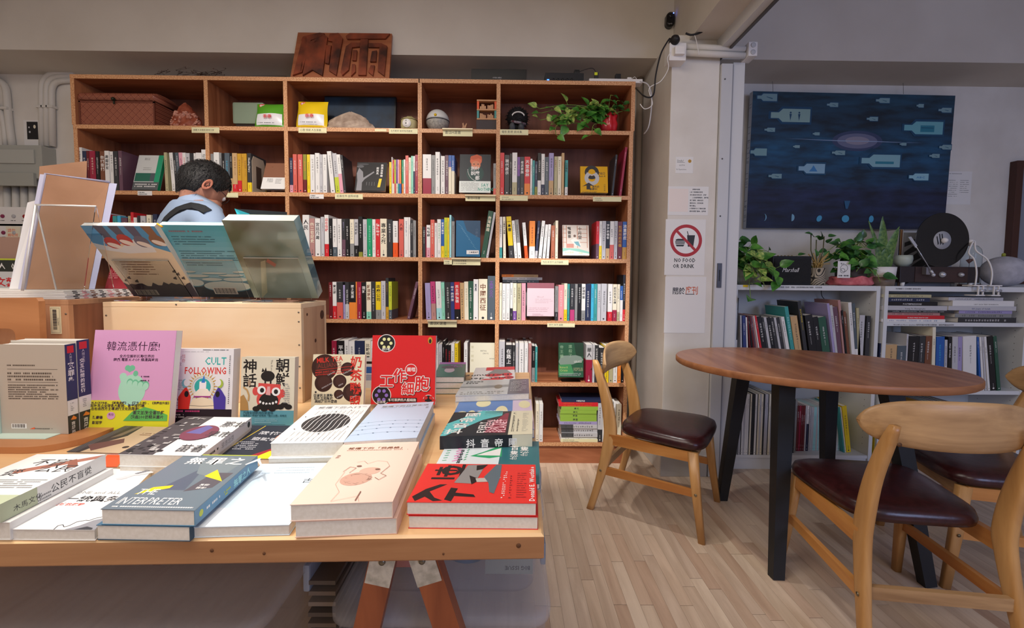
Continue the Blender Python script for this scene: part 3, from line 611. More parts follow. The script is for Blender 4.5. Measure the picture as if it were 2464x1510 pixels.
n = cell(N_, 4, 4, '''78 182 225 0 palegrey;,charcoal|196 305 285 0 charcoal;在路上,white|311 363 290 0 charcoal;,white|370 421 255 0 palegrey;,tan|430 516 255 0 white skyblue .07;,charcoal|524 586 255 0 white;,grey|593 648 258 0 dusty;,wine|656 709 305 0 black grey .4;,white|713 752 318 0 teal;,white''')
cell(N_, 4, 4, '''1600 1712 280 0 palegrey wine .6;華人,charcoal|1716 1753 275 0 palegrey|1758 1823 290 0 charcoal;,white|1830 1925 335 0 charcoal|1930 2000 300 0 yellow|2005 2075 300 0 khaki|2080 2150 300 0 white;,charcoal|2156 2215 300 0 orange;,white|2222 2266 300 0 black;,white''', start=n+1)
cell((250, 480, 5.476), 2, 0, '''-60 5 165 0 palegrey|12 60 190 0 red|112 166 212 0 teal|170 215 212 0 skyblue|222 300 235 0 plum|312 345 214 0 khaki|347 386 165 0 red|389 432 235 0 white|438 470 210 0 charcoal|473 540 212 0 palegrey|560 620 200 0 cream|640 700 190 0 navy''')
# second row of books behind the front ones (only their tops show)
q = MB(); rr = random.Random(31)
for row, x, x1, hh in ((4, -.035, .155, .215), (4, -.475, -.33, .205), (3, -.04, .12, .215)):
    z = ZS[row+1]+TH/2
    while x < x1:
        w_ = rr.uniform(.012, .026); h_ = hh+rr.uniform(-.008, .012); q.box(x, x+w_, 2.69, 2.755, z, z+h_, {'d': mat(rr.choice(('grey', 'charcoal', 'khaki', 'slate', 'palegrey', 'dusty', 'brown')), .4), 'Z': M_PAGEN}); x += w_+.001
o = tag(q.build('back_rank_books'), 'rank of books standing behind the front row on fourth and fifth rows', 'books'); o['kind'] = 'stuff'
# lying books
def lying(x0, x1, z0, z1, yf, d, c1, label, group, seed, band=None, text='', rz=0.0, tc=None):
    b = MB(); m = mat(c1, .35); ct = .001; xm = x0+(x1-x0)*.38
    M = Matrix.Translation((x0, yf, 0)) @ Matrix.Rotation(rz, 4, 'Z') @ Matrix.Translation((-x0, -yf, 0))
    b.box(x0, x1, yf, yf+d, z0, z0+ct, m, M=M); b.box(x0, x1, yf, yf+d, z1-ct, z1, m, M=M); b.box(x0, x1, yf, yf+ct, z0+ct, z1-ct, m, M=M)
    b.box(x0+.001, x1-.001, yf+ct, yf+d-.002, z0+ct, z1-ct, M_PAGEN, M=M)
    A = Art(b, M @ Vector((x0, yf, z0)), M.to_3x3() @ Vector((1, 0, 0)), (0, 0, 1)); h = z1-z0; w_ = x1-x0; rr = random.Random(seed)
    if band: A.rect(0, 0, w_*band[1], h, band[0])
    tm = mat(tc or ('white' if dark(c1) else 'charcoal'))
    if text: A.text(text, w_*.35, h*.22, min(h*.62, w_*.6/len(text)), tm, True)
    else:
        s = h*.45; x = w_*.12
        while x < w_*.85: scrib(A, x, h*.25, s, tm, rr); x += s*(1.2 if rr.random() > .15 else 3)
    o = b.build('book'); tag(o, label, 'book', group); return o
def px_lying(c, xl, xr, yt, yb, Y, d, **k):
    a = at_y(c[0]+xl/c[2], c[1]+yt/c[2], Y); b = at_y(c[0]+xr/c[2], c[1]+yb/c[2], Y); return a, b
z = ZS[4]+TH/2+.215
for i, (c, lab, xa, xb) in enumerate((('slate', 'lowest of three books lying flat on the back rank, fourth row', -.03, .066), ('palegrey', 'middle of three books lying flat on the back rank, fourth row', -.03, .09), ('tan', 'orange and tan book topmost of three lying flat, fourth row', -.035, .082))):
    lying(xa*1.0-.005, xa+.235 if i == 1 else xa+.215, z, z+.016, 2.64, .085, c, lab, 'flat books on the fourth row', 50+i, band=('orange', .33) if i == 2 else None); z += .0165
zz = ZS[6]+TH/2; GS = 'stack of lying books on the bottom row'
stk = [(750, 1580, 1165, 1275, 'white', None, '', 'white lying book, lowest of the stack on the bottom row'), (765, 1585, 1063, 1165, 'palegrey', ('4c4e50', .34), '', 'grey and black lying book, second lowest of the bottom-row stack'),
 (765, 1585, 965, 1062, 'palegrey', ('4c4e50', .34), '', 'grey and black lying book, third lowest of the bottom-row stack'), (755, 1580, 868, 964, 'palegrey', ('4c4e50', .34), '', 'grey and black lying book directly under the thin lavender one'),
 (722, 1578, 800, 867, 'lavender', None, '', 'thin lavender lying book between grey and green ones'), (740, 1568, 708, 800, 'lime', None, '時差', 'lowest of four green lying books on the bottom row'),
 (738, 1568, 622, 708, 'lime', None, '時差', 'second lowest of four green lying books on the bottom row'), (745, 1568, 538, 622, 'lime', None, '時光', 'third lowest of four green lying books on the bottom row'), (765, 1600, 452, 538, 'lime', None, '時光', 'topmost of four green lying books on the bottom row'),
 (708, 1610, 402, 452, 'red', None, '', 'lower of two thin red lying books on the bottom row'), (705, 1600, 355, 402, 'red', None, '', 'upper of two thin red lying books on the bottom row'), (775, 1720, 290, 354, 'navy', None, '中國近代史', 'navy lying book topmost of the stack on the bottom row')]
PAL['limebook'] = '93b848'
pz = zz
for i, (xl, xr, yt, yb, c, band, t, lab) in enumerate(stk):
    a = at_y(1270+xl/9.438, 920+yt/9.438, 2.50); b = at_y(1270+xr/9.438, 920+yb/9.438, 2.50); hh = (yb-yt)/9.438*2.5/FOC
    lying(a.x, b.x, pz, pz+hh, 2.502+random.Random(i).uniform(0, .006), .15, 'limebook' if c == 'lime' else c, lab, GS, 80+i, band=band, text=t, tc='gold' if c == 'red' else None); pz += hh+.0003
cell(O_, 5, 4, '''185 262 480 0 cream|266 352 480 0 white;,charcoal|1602 1706 470 0 palegrey charcoal .32;,charcoal|1710 1790 470 0 white|1800 1950 440 0 grey|1955 2006 440 0 white|2018 2132 490 0 cream;,black''')
for i in range(6):
    c = ('slate', 'navy', 'tan', 'tan', 'tan', 'tan')[5-i] if i < 4 else ('navy', 'slate')[i-4]
    z0 = zz+i*.0175; lying(.078, .145, z0, z0+.017, 2.60, .12, c if i > 3 else 'beige', f"small lying book, {ORD[i]} up in the low stack at the back of the bottom row", 'small lying books at the back of the bottom row', 120+i)
# paper shelf labels stuck along the board edges
M_TAG = mat('e9e4b8', .6)
def label_tag(q, text, white=False, wave=True, Y=YB, lab='', ledge=False, rows=1):
    a = at_y(q[0], q[1], Y-.002); b = at_y(q[2], q[3], Y-.002); r = thing('shelf_label', lab, 'label', (a.x, Y-.001, b.z), group='handwritten paper labels on the bookcase')
    col = M_WHITEP if white else M_TAG
    m_ = MB(); m_.box(a.x, b.x, Y-.0022, Y-.0012, b.z, a.z, col); m_.build('paper', r)
    if ledge: MB().box(a.x-.002, b.x+.002, Y-.02, Y-.0022, a.z-.003, a.z+.004, mat('e8d9b4', .4)).build('ledge', r)
    m_ = MB(); A = Art(m_, (a.x, Y-.0023, b.z), (1, 0, 0), (0, 0, 1)); w_, h_ = b.x-a.x, a.z-b.z
    ts = text.split('/'); s = min(h_*.5/len(ts)*1.1, w_*.85/max(len(t) for t in ts))
    for i, t in enumerate(ts): A.text(t, w_*.06, h_*(.9-(i+.85)*.8/len(ts)) if len(ts) > 1 else h_*.38, s, 'charcoal', white)
    if wave and not white: A.line([(w_*(.04+.92*i/24), h_*(.14 if i % 2 else .2)) for i in range(25)], .0006, 'charcoal')
    m_.build('handwriting', r)
label_tag((461, 306, 528, 320), '媒體.人本情懷.教育文學', lab='cream label on the top shelf edge, second column divider')
label_tag((718, 307, 786, 320), '心理 情緒 人生意義', lab='cream label below the yellow snack bag, top shelf edge')
label_tag((936, 309, 1005, 322), '生死教育 默契殘.照顧者', lab='cream label below the small round pot, top shelf edge')
label_tag((902, 310, 930, 316), '...', lab='tiny cream label scrap left of the round-pot label', wave=False)
label_tag((1066, 312, 1137, 328), '書店H選書', lab='ledged cream label below the grey and white ball', wave=False, ledge=True)
label_tag((1203, 311, 1271, 325), '電影.影視 劇本集', lab='cream label below the black plush toy, fifth column')
label_tag((331, 459, 366, 470), '鎮靠在書店/以後或以找到呢', True, lab='white label below the green and white book')
label_tag((500, 463, 573, 475), '心理.職人', lab='cream label half hidden behind the customer head')
label_tag((745, 467, 779, 478), '記憶書店/最好看生活編輯', True, lab='white label in the third column, second shelf edge')
label_tag((806, 466, 873, 479), '認識世界.國際視書', lab='cream label below the black-covered book with a hand')
label_tag((1120, 471, 1192, 484), '書店H選書', lab='ledged cream label below the portrait-cover book', wave=False, ledge=True)
label_tag((1203, 470, 1270, 483), '世界各地的/書店.出版.編輯工作', lab='cream label left of fifth column, under the red spine', wave=False)
label_tag((1427, 473, 1495, 485), '世界各地的/社會議題.讀本', lab='cream label below the yellow-covered book', wave=False)
label_tag((1068, 625, 1090, 636), '不同選輯/口味好書', lab='small cream label left of the blue book ledge', wave=False)
label_tag((1088, 622, 1156, 638), '不同地方都看書../今天你有閱讀嗎', lab='ledged cream label below the blue-covered book', wave=False, ledge=True)
label_tag((1302, 625, 1368, 637), '性別.新世代.自然議題', lab='cream label below the bookshop-cover book')
label_tag((1030, 771, 1099, 787), '書店K選書', lab='ledged cream label below the lavender spine, fourth column', wave=False, ledge=True)
label_tag((1317, 777, 1383, 787), '旅行.自然.選散', lab='cream label with curled corner below the pale pink book')
label_tag((1349, 1055, 1438, 1065), '不同的城市.不同的地方/以及不同的生活選擇和它的經典', lab='cream label below the stack of green books', wave=False, Y=2.5)
# ------------------------------------------------------------------ face-out books on clear stands
def acrylic(r, x0, x1, yf, z, h, tilt, name='clear_stand'):
    m_ = MB(); t = math.radians(tilt)
    m_.box(x0, x1, yf-.022, yf-.020, z, z+.012, M_ACRYL); m_.box(x0, x1, yf-.022, yf+.05, z, z+.002, M_ACRYL)
    M = Matrix.Translation((0, yf+.004, z)) @ Matrix.Rotation(-t, 4, 'X'); m_.box(x0, x1, 0.02, .022, 0, h, M_ACRYL, M=M); return m_.build(name, r)
def face_book(q, Y, tilt, thick, cover, label, art, group=None, page_bottom=True, stand=True, row=None, zf=None, back='white', spine=None, dy=0.0):
    """q: px left, right at the foot, py top, py foot of the front cover"""
    zf = ZS[row+1]+TH/2 if zf is None else zf
    a = at_y(q[0], q[3], Y); b = at_y(q[1], q[3], Y); w_ = b.x-a.x; t = math.radians(tilt)
    # length from the top pixel: solve along the tilted direction
    z0 = max(a.z, zf+.004)
    h = .2
    for _ in range(20):
        P = at_y(q[0], q[2], Y+math.sin(t)*h); h = (P.z-z0)/math.cos(t)
    M = Matrix.Translation((a.x, Y, z0)) @ Matrix.Rotation(-t, 4, 'X')
    r = thing('book', label, 'book', (a.x+w_/2, Y, z0), group=group); c = mat(cover, .35)
    m_ = MB(); m_.box(0, w_, 0, .001, 0, h, c, M=M); m_.box(0, w_, thick-.001, thick, 0, h, c, M=M); m_.box(w_-.001 if spine else 0, w_ if spine else .001, .001, thick-.001, 0, h, mat(spine or cover, .35), M=M); m_.build('cover', r)
    m_ = MB(); m_.box(.001, w_-.001, .001, thick-.001, .001, h-.001, M_PAGE, M=M); m_.build('page_block', r)
    if art:
        m_ = MB(); A = Art(m_, M @ Vector((0, -.0002, 0)), (1, 0, 0), M.to_3x3() @ Vector((0, 0, 1))); art(A, w_, h); m_.build('cover_print', r)
    if stand:
        s = thing('book_stand', 'clear acrylic stand holding the '+label, 'book stand', (a.x+w_/2, Y, zf), group='clear acrylic book stands') if False else r
        so = acrylic(None, a.x+w_*.12, b.x-w_*.12, Y+thick*.5, zf, h*.55, tilt); tag(so, ' '.join(('clear stand behind the '+label).split()[:16]).rstrip(','), 'book stand', 'clear acrylic book stands on the bookcase')
    return r
def fa1(A, w, h):
    A.rect(0, 0, w, h, mat('d8dcda')); A.rect(w*.02, h*.24, w*.62, h*.48, mat('2f6e5c')); A.rect(w*.62, h*.24, w*.80, h*.48, mat('556067')); A.rect(w*.80, 0, w*1.0, h, mat('2aa57a')); A.rect(0, 0, w, h*.22, mat('5d6264'))
    A.text('別江', w*.26, h*.86, h*.075, 'grey', True); A.lines(w*.28, h*.62, w*.6, 2, h*.05, h*.016, 'grey', 1); A.lines(w*.08, h*.14, w*.95, 1, .01, h*.03, 'white', 2); A.lines(w*.08, h*.08, w*.9, 1, .01, h*.03, 'white', 3)
face_book((317, 378, 373, 456), 2.52, 16, .022, 'palegrey', 'white and green covered book facing out, second row, first column', fa1, row=1, spine='green')
def fa2(A, w, h):
    A.rect(0, 0, w, h, mat('8a5c45')); A.rect(0, 0, w, h*.44, 'white'); A.lines(w*.2, h*.36, w*.45, 3, h*.05, h*.03, 'grey', 4); A.lines(w*.55, h*.36, w*.8, 4, h*.05, h*.025, 'grey', 6); A.ell(w*.3, h*.85, w*.03, w*.02, 'brown', 8)
face_book((627, 685, 392, 454), 2.52, 22, .016, '8a5c45', 'brown covered book with white band facing out, second row, second column', fa2, row=1)
def fa3(A, w, h):
    A.rect(0, 0, w, h, mat('1d1c1e')); g = mat('8d8d92')
    A.poly([(w*.05, 0), (w*.06, h*.35), (w*.02, h*.6), (w*.08, h*.8), (w*.22, h*.66), (w*.25, h*.45), (w*.58, h*.68), (w*.6, h*.64), (w*.3, h*.40), (w*.22, h*.28), (w*.23, 0)], g)
    A.ell(w*.12, h*.85, w*.12, h*.05, mat('5c5c60'), 12); A.ell(w*.2, h*.93, w*.2, h*.03, mat('4a4a4e'), 12)
    A.text('我還沒準備', w*.80, h*.94, h*.085, 'white', True, 'v', gap=1.0); A.text('說再見', w*.66, h*.84, h*.085, 'white', True, 'v')
    A.poly([(w*.74, h*.12), (w*.83, h*.12), (w*.87, h*.42), (w*.78, h*.42)], 'yellow')
    for k in range(4): A.text('ooooooo'[:6], w*(.36+k*.085), h*.3, h*.035, 'palegrey', False, 'v', gap=.55)
face_book((853, 926, 390, 458), 2.525, 17, .02, 'black', 'black covered book with grey hand and white title, facing out, third column', fa3, row=1)
def fa4(A, w, h):
    A.rect(0, 0, w, h, mat('33383c')); o = mat('d9714f'); A.ell(w*.5, h*.50, w*.28, h*.22, mat('2c4a46'), 20)
    A.ell(w*.52, h*.83, w*.19, h*.12, o, 20); A.ell(w*.52, h*.72, w*.15, h*.11, mat('d98a68'), 20); A.ell(w*.46, h*.745, w*.03, h*.012, 'charcoal', 8); A.ell(w*.59, h*.745, w*.03, h*.012, 'charcoal', 8); A.poly([(w*.33, h*.88), (w*.36, h*.95), (w*.55, h*1.0), (w*.7, h*.95), (w*.72, h*.85), (w*.6, h*.9), (w*.45, h*.86)], mat('c85f3f'))
    A.text('什麼都', w*.50, h*.70, h*.115, 'white', True, 'v'); A.text('別說', w*.36, h*.70, h*.115, 'white', True, 'v')
    for i in range(15):
        a = PI*1.02+i*.09; A.ell(w*(.60+.34*math.cos(a)), h*(.62+.32*math.sin(a)), w*.012, w*.012, 'white', 6)
    A.rect(-w*.005, 0, w*1.005, h*.30, mat('e3ebe6')); A.lines(w*.05, h*.26, w*.62, 9, h*.026, h*.011, 'grey', 8); g = mat('2f9c86')
    A.text('SAY', w*.70, h*.16, h*.115, g, True, sx=.8); A.text('NOTHING', w*.60, h*.05, h*.115, g, True, sx=.72)
face_book((1105, 1180, 371, 463), 2.515, 9, .03, '33383c', 'dark grey book with red-haired portrait cover, facing out, fourth column', fa4, row=1)
def fa5(A, w, h):
    A.rect(0, 0, w, h, mat('e9b012')); k = mat('3a3a3c'); g = mat('c9c9ca')
    A.ring(w*.42, h*.77, w*.13, w*.26, k); A.ring(w*.42, h*.55, w*.13, w*.27, g); A.ell(w*.42, h*.77, w*.13, w*.10, mat('e9b012')); A.poly([(w*.2, h*.78), (w*.42, h*.63), (w*.64, h*.78), (w*.42, h*.69)], g)
    A.text('號出口', w*.62, h*.70, h*.10, k, True, sx=.95); A.text('Exit 8', w*.68, h*.60, h*.09, k, True, sx=.95)
    A.poly([(w*.06, h*.23), (w*.3, h*.38), (w*.5, h*.25), (w*.36, h*.27), (w*.36, h*.12), (w*.22, h*.12), (w*.22, h*.27)], k); A.text('迷失於', w*.42, h*.19, h*.09, k, True); A.text('循環中!', w*.32, h*.10, h*.09, k, True); A.text('川村元氣', w*.85, h*.34, h*.065, k, False, 'v'); A.lines(w*.05, h*.03, w*.6, 2, h*.025, h*.014, k, 2)
face_book((1397, 1463, 400, 463), 2.515, 10, .016, 'e9b012', 'yellow book with a large grey figure eight, facing out, fifth column', fa5, row=1)
def fa6(A, w, h):
    A.rect(0, 0, w, h, mat('1f6a97')); A.poly([(w*.3, h), (w, h), (w, h*.52), (w*.7, h*.62), (w*.45, h*.72)], mat('31506e'))
    for i in range(7): A.line([(w*(.1+.1*i), h*(.9-.1*i)), (w*(.25+.1*i), h*(.82-.1*i)), (w*(.3+.09*i), h*(.7-.08*i))], w*.006, mat('7fb4cf'))
    A.text('小朋友', w*.80, h*.80, h*.08, mat('5a6f88'), False, 'v'); A.rect(w*.44, h*.07, w*.95, h*.18, 'white'); A.text('小本最為棒', w*.54, h*.105, h*.05, 'charcoal', True)
face_book((1097, 1155, 530, 617), 2.51, 2, .016, '1f6a97', 'blue covered book in clear wrap facing out, third row, fourth column', fa6, row=2, spine=None)
def fa7(A, w, h):
    A.rect(0, 0, w, h, mat('d8cfc4')); b_ = mat('b97f63')
    for x in (.02, .14, .55, .92): A.rect(w*x, h*.25, w*(x+.025), h*.98, b_)
    for y in (.42, .58, .72, .86): A.rect(w*.57, h*y, w*.92, h*(y+.015), b_); A.rect(0, h*y, w*.15, h*(y+.015), b_)
    A.poly([(w*.3, h*.50), (w*.45, h*.58), (w*.62, h*.5), (w*.7, h*.34), (w*.5, h*.3)], mat('e8e2da')); A.poly([(w*.42, h*.45), (w*.6, h*.46), (w*.68, h*.28), (w*.52, h*.34)], mat('6fa7b3')); A.ell(w*.46, h*.64, w*.05, w*.05, mat('6f5548'), 14); A.rect(w*.14, h*.25, w*.42, h*.38, mat('c98a7a'))
    A.text('十月堂', w*.58, h*.95, h*.13, mat('4a4238'), True, 'v'); A.text('舊書事', w*.19, h*.95, h*.12, mat('4a4238'), True, 'v')
    A.poly([(0, 0), (w, 0), (w, h*.12), (w*.6, h*.22), (0, h*.24)], mat('8cc6b6')); A.poly([(0, 0), (w, 0), (w, h*.06), (w*.6, h*.12), (w*.25, h*.18), (0, h*.12)], mat('e6e8d8')); A.text('人與書籍', w*.08, h*.07, h*.07, 'khaki'); A.text('相遇', w*.6, h*.05, h*.06, 'khaki')
face_book((1354, 1418, 541, 614), 2.515, 12, .02, 'd8cfc4', 'pale illustrated bookshop-cover book facing out, third row, fifth column', fa7, row=2)
def fa8(A, w, h):
    A.rect(0, 0, w, h, mat('e7cbd3')); A.rect(0, h*.84, w, h, mat('9a5a66')); A.text('Woof', w*.36, h*.55, h*.08, mat('b49aa2')); A.lines(w*.05, h*.24, w*.8, 3, h*.05, h*.014, mat('b08a96'), 1); A.lines(w*.3, h*.5, w*.95, 3, h*.05, h*.014, mat('b99aa4'), 4); A.lines(w*.2, h*.06, w*.6, 3, h*.025, h*.012, mat('b08a96'), 9)
face_book((1268, 1333, 680, 760), 2.505, 4, .024, 'e7cbd3', 'pale pink book facing out in the light, fourth row, fifth column', fa8, row=3)
def fa9(A, w, h):
    A.rect(0, 0, w, h, mat('ddd9c2')); A.text('INITIAL', w*.42, h*.76, h*.055, 'charcoal'); A.text('DRUG', w*.52, h*.69, h*.055, 'charcoal'); A.text('INTAKE', w*.78, h*.55, h*.05, 'charcoal', sx=.8); A.text('第一服藥', w*.04, h*.96, h*.08, 'khaki', False, 'v', gap=1.4)
    for i in range(5): A.ell(w*(.42+i*.14), h*.27, w*.025, h*.05, 'lavender' if i else 'orange', 10)
face_book((1130, 1191, 824, 912), 2.51, 6, .014, 'ddd9c2', 'cream book lettered INITIAL DRUG INTAKE facing out, fifth row', fa9, row=4)
def fa10(A, w, h):
    A.rect(0, 0, w, h, mat('24563c')); A.poly([(w*.0, h*.45), (w*.1, h*.62), (w*.7, h*.64), (w*.9, h*.6), (w, h*.5), (w*.6, h*.38), (w*.1, h*.32)], mat('7c8f86')); A.poly([(0, h*.36), (w*.5, h*.38), (w*.62, h*.1), (0, h*.06)], mat('3f8a55')); A.poly([(w*.62, h), (w, h), (w, h*.6), (w*.7, h*.64)], mat('183a2a'))
    A.text('誰殺了', w*.40, h*.97, h*.11, '90b090', False, 'v', gap=1.1); A.text('帝王蝶', w*.05, h*.95, h*.11, '90b090', False, 'v', gap=1.1); A.text('Insect', w*.05, h*.26, h*.09, 'a9b86a', True); A.text('Crisis', w*.05, h*.17, h*.09, 'a9b86a', True)
    A.lines(w*.62, h*.46, w*.95, 2, h*.03, h*.014, 'white', 2); A.lines(w*.6, h*.26, w*.97, 3, h*.035, h*.014, 'khaki', 5); A.lines(w*.05, h*.11, w*.9, 3, h*.03, h*.010, 'palegrey', 7)
face_book((1344, 1404, 824, 907), 2.525, 7, .022, '24563c', 'dark green covered book facing out, fifth row, fifth column', fa10, row=4)
# metal bookends
def bookend(x, y, z, w_, h, lab, m=mat('b7a894', .4)):
    r = thing('bookend', lab, 'bookend', (x, y, z)); q = MB()
    out = [(0, 0), (w_, 0), (w_, h*.86), (w_*.88, h), (w_*.12, h), (0, h*.86)]
    q.prism([(y+u, z+v) for u, v in out], x, x+.0018, m, frame=lambda u, v, hh: Vector((hh, u, v)))
    q.build('plate', r)
    MB().prism([(y+w_*(.3+.4*(k in (1, 2))), z+h*(.15+.6*(k > 1))) for k in range(4)], x+.0018, x+.0024, mat('4a3a30', .6), frame=lambda u, v, hh: Vector((hh, u, v))).build('cut_out', r)
    MB().box(x, x+.07, y, y+w_, z, z+.0015, m).build('foot', r)
p = at_y(490+850/7.247, 460, 2.505); bookend(p.x, 2.505, ZS[2]+TH/2, .13, .205, 'beige metal bookend beside the black diary spine, second column')
# ================================================================== THINGS ON THE TOP SHELF AND ON TOP OF THE BOOKCASE
Z0 = ZS[1]+TH/2; ZT = ZS[0]+TH/2
def diamond_mat():
    m = bpy.data.materials.new('woven_diamond'); m.use_nodes = True; L = m.node_tree.links.new; b = bsdf(m)
    tc = nd(m, 'ShaderNodeTexCoord'); mp = nd(m, 'ShaderNodeMapping'); mp.inputs['Rotation'].default_value = (0, PI/4, 0); mp.inputs['Scale'].default_value = (1, 1, 1); L(tc.outputs['Object'], mp.inputs[0])
    sp = nd(m, 'ShaderNodeSeparateXYZ'); L(mp.outputs[0], sp.inputs[0]); outs = []
    for ax in (0, 2):
        a = nd(m, 'ShaderNodeMath', operation='MULTIPLY'); a.inputs[1].default_value = 34; L(sp.outputs[ax], a.inputs[0])
        f = nd(m, 'ShaderNodeMath', operation='FRACT'); L(a.outputs[0], f.inputs[0]); s_ = nd(m, 'ShaderNodeMath', operation='SUBTRACT'); s_.inputs[1].default_value = .5; L(f.outputs[0], s_.inputs[0])
        g = nd(m, 'ShaderNodeMath', operation='ABSOLUTE'); L(s_.outputs[0], g.inputs[0]); outs.append(g)
    mx = nd(m, 'ShaderNodeMath', operation='MAXIMUM'); L(outs[0].outputs[0], mx.inputs[0]); L(outs[1].outputs[0], mx.inputs[1])
    k = nd(m, 'ShaderNodeMath', operation='MULTIPLY'); k.inputs[1].default_value = 5.0; L(mx.outputs[0], k.inputs[0]); fr = nd(m, 'ShaderNodeMath', operation='FRACT'); L(k.outputs[0], fr.inputs[0])
    r = ramp(m, [(0.45, '7c4030'), (0.62, 'a9694f')]); L(fr.outputs[0], r.inputs[0]); L(r.outputs[0], b.inputs['Base Color']); b.inputs['Roughness'].default_value = .45
    bp = nd(m, 'ShaderNodeBump', Strength=.4, Distance=.002); L(fr.outputs[0], bp.inputs['Height']); L(bp.outputs[0], b.inputs['Normal']); return m
MD = diamond_mat(); MDK = mat('6e3a2b', .45)
a = at_y(192, 300, 2.505); b = at_y(372, 300, 2.505); t = at_y(192, 240, 2.505)
r = thing('woven_chest', 'reddish brown diamond-pattern woven chest on the top shelf, first column', 'chest', ((a.x+b.x)/2, 2.6, Z0))
x0, x1, zt = a.x, b.x, t.z
MB().box(x0, x1, 2.508, 2.70, Z0, zt-.004, MD, .004).build('body', r)
q = MB()
for (u0, u1, v0, v1) in ((x0-.002, x1+.002, Z0, Z0+.006), (x0-.002, x1+.002, zt-.012, zt-.004), (x0-.002, x0+.006, Z0, zt), (x1-.006, x1+.002, Z0, zt)): q.box(u0, u1, 2.505, 2.512, v0, v1, MDK)
q.build('rim_trim', r)
MB().loft([[Vector((x, 2.50+.205*(.5-.5*math.cos(PI*k/11)), zt+.004+hh*math.sin(PI*k/11)**.45)) for k in range(12)] for x, hh in ((x0-.004, .045), (x0+.006, .052), (x1-.006, .052), (x1+.004, .045))], MD).build('lid', r)
q = MB(); q.lathe([(.010, 0), (.010, .004), (.006, .008), (.009, .011), (.001, .013)], ((x0+x1)/2-.01, 2.503, zt+.004), mat('3c3f33', .35, metal=.7), 16, 'Y'); q.box((x0+x1)/2-.014, (x0+x1)/2-.006, 2.499, 2.503, zt-.022, zt-.004, mat('3c3f33', .35, metal=.7)); q.build('clasp', r)
# crystal rock
def rock(x, y, z, w_, d, h, m, seed, name, label, cat, crystals=None, n=18, pw=1.0, skew=.0):
    rr = random.Random(seed); r = thing(name, label, cat, (x, y, z)); rings = []
    for i, t in enumerate((0, .1, .25, .4, .55, .7, .82, .93, 1.0)):
        k = (1-t**pw)**.75 if t < 1 else .04; rings.append([Vector((x+skew*t*w_+w_/2*k*math.cos(2*PI*j/n)*(1+rr.uniform(-.16, .12)), y+d/2*k*math.sin(2*PI*j/n)*(1+rr.uniform(-.15, .1)), z+h*t*(1+(rr.uniform(-.03, .03) if t not in (0,) else 0)))) for j in range(n)])
    MB().loft(rings, m, smooth=False).build('body', r)
    if crystals:
        q = MB()
        for k in range(60):
            t = rr.uniform(.03, .62); a = rr.uniform(PI*1.05, PI*1.95); kk = (1-t**pw)**.75; c = Vector((x+skew*t*w_+w_/2*kk*math.cos(a), y+d/2*kk*math.sin(a), z+h*t)); s_ = rr.uniform(.004, .010)
            M = Matrix.Translation(c) @ Matrix.Rotation(rr.uniform(0, 3), 4, 'X') @ Matrix.Rotation(rr.uniform(0, 3), 4, 'Z'); q.box(-s_, s_, -s_*.6, s_*.6, -s_*.6, s_*.6, crystals, M=M)
        o = q.build('crystal_cluster', r); o['kind'] = 'stuff'
    return r
p = at_y(452, 303, 2.57); rock(p.x, 2.575, Z0, .185, .12, .155, speckle('red_crystal', '7a3626', 'a5583f', 30.0, .35, .5), 5, 'crystal_rock', 'orange-red crystal rock beside the woven chest on the top shelf', 'rock', mat('c98f7c', .2), pw=1.5, skew=-.09)
# snack bags
def bag(x0, x1, zb, zt, y, top, low, label, split=.52):
    """pillow bag with crimped ends: yaw slight"""
    r = thing('snack_bag', label, 'snack bag', ((x0+x1)/2, y, zb)); n, k = 12, 16; q = MB(); W_, H__ = x1-x0, zt-zb
    def P(u, v, s): 
        e = math.sin(PI*min(max(v, 0), 1))**.55*math.sin(PI*u)**.6; wob = .006*math.sin(7*u+5*v)*e
        lx = x0+W_*(u+(.03*math.sin(2*PI*v)*(u-.5))); return Vector((lx, y+s*(.030*e+wob*.5)+(.03*v), zb+H__*v))
    for s in (-1, 1):
        vs = [P(i/n, j/k, s) for j in range(k+1) for i in range(n+1)]; ft = []; fb = []
        for j in range(k):
            for i in range(n):
                f = (j*(n+1)+i, j*(n+1)+i+1, (j+1)*(n+1)+i+1, (j+1)*(n+1)+i); f = f if s < 0 else f[::-1]
                inner = 1 <= i < n-1 and 2 <= j < k*split
                (fb if inner and s < 0 else ft).append(f)
        q.add(vs, ft, mat(top, .25, coat=.5), True); q.add(vs, fb, mat(low, .3), True)
    q.build('foil', r)
    z1_ = zb+H__*.36; m_ = MB(); A = Art(m_, ((x0+x1)/2-.03, y-.038+.012, z1_), (1, 0, 0), (0, .1, 1)); A.text('乖乖', .005, 0, .024, 'red', True); A.lines(-.02, -.03, .07, 1, .01, .004, 'charcoal', 3); m_.build('brand_print', r)
    m_ = MB(); A = Art(m_, (x0+W_*.08, y-.016+.03, zb+H__*.83), (1, 0, 0), (0, .2, 1)); A.ell(.022, .012, .018, .010, 'red', 14); A.text('乖乖', .008, .006, .013, 'white', True); A.text('歡樂包', .05, .004, .018, 'forest', True); A.ell(.02, -.035, .016, .016, 'white', 16); A.text('五香', .007, -.04, .012, 'charcoal', True); m_.build('front_print', r)
a = at_y(612, 305, 2.53); b = at_y(683, 241, 2.53); bag(a.x, b.x, Z0+.001, b.z-.01, 2.535, '58a32c', 'e6e7ea', 'green snack bag with white lower half, top shelf, second column')
a = at_y(712, 306, 2.53); b = at_y(784, 235, 2.53); bag(a.x, b.x, Z0+.001, b.z-.01, 2.535, 'e8c51c', 'e6e7ea', 'yellow snack bag with white lower half, top shelf, third column', .5)
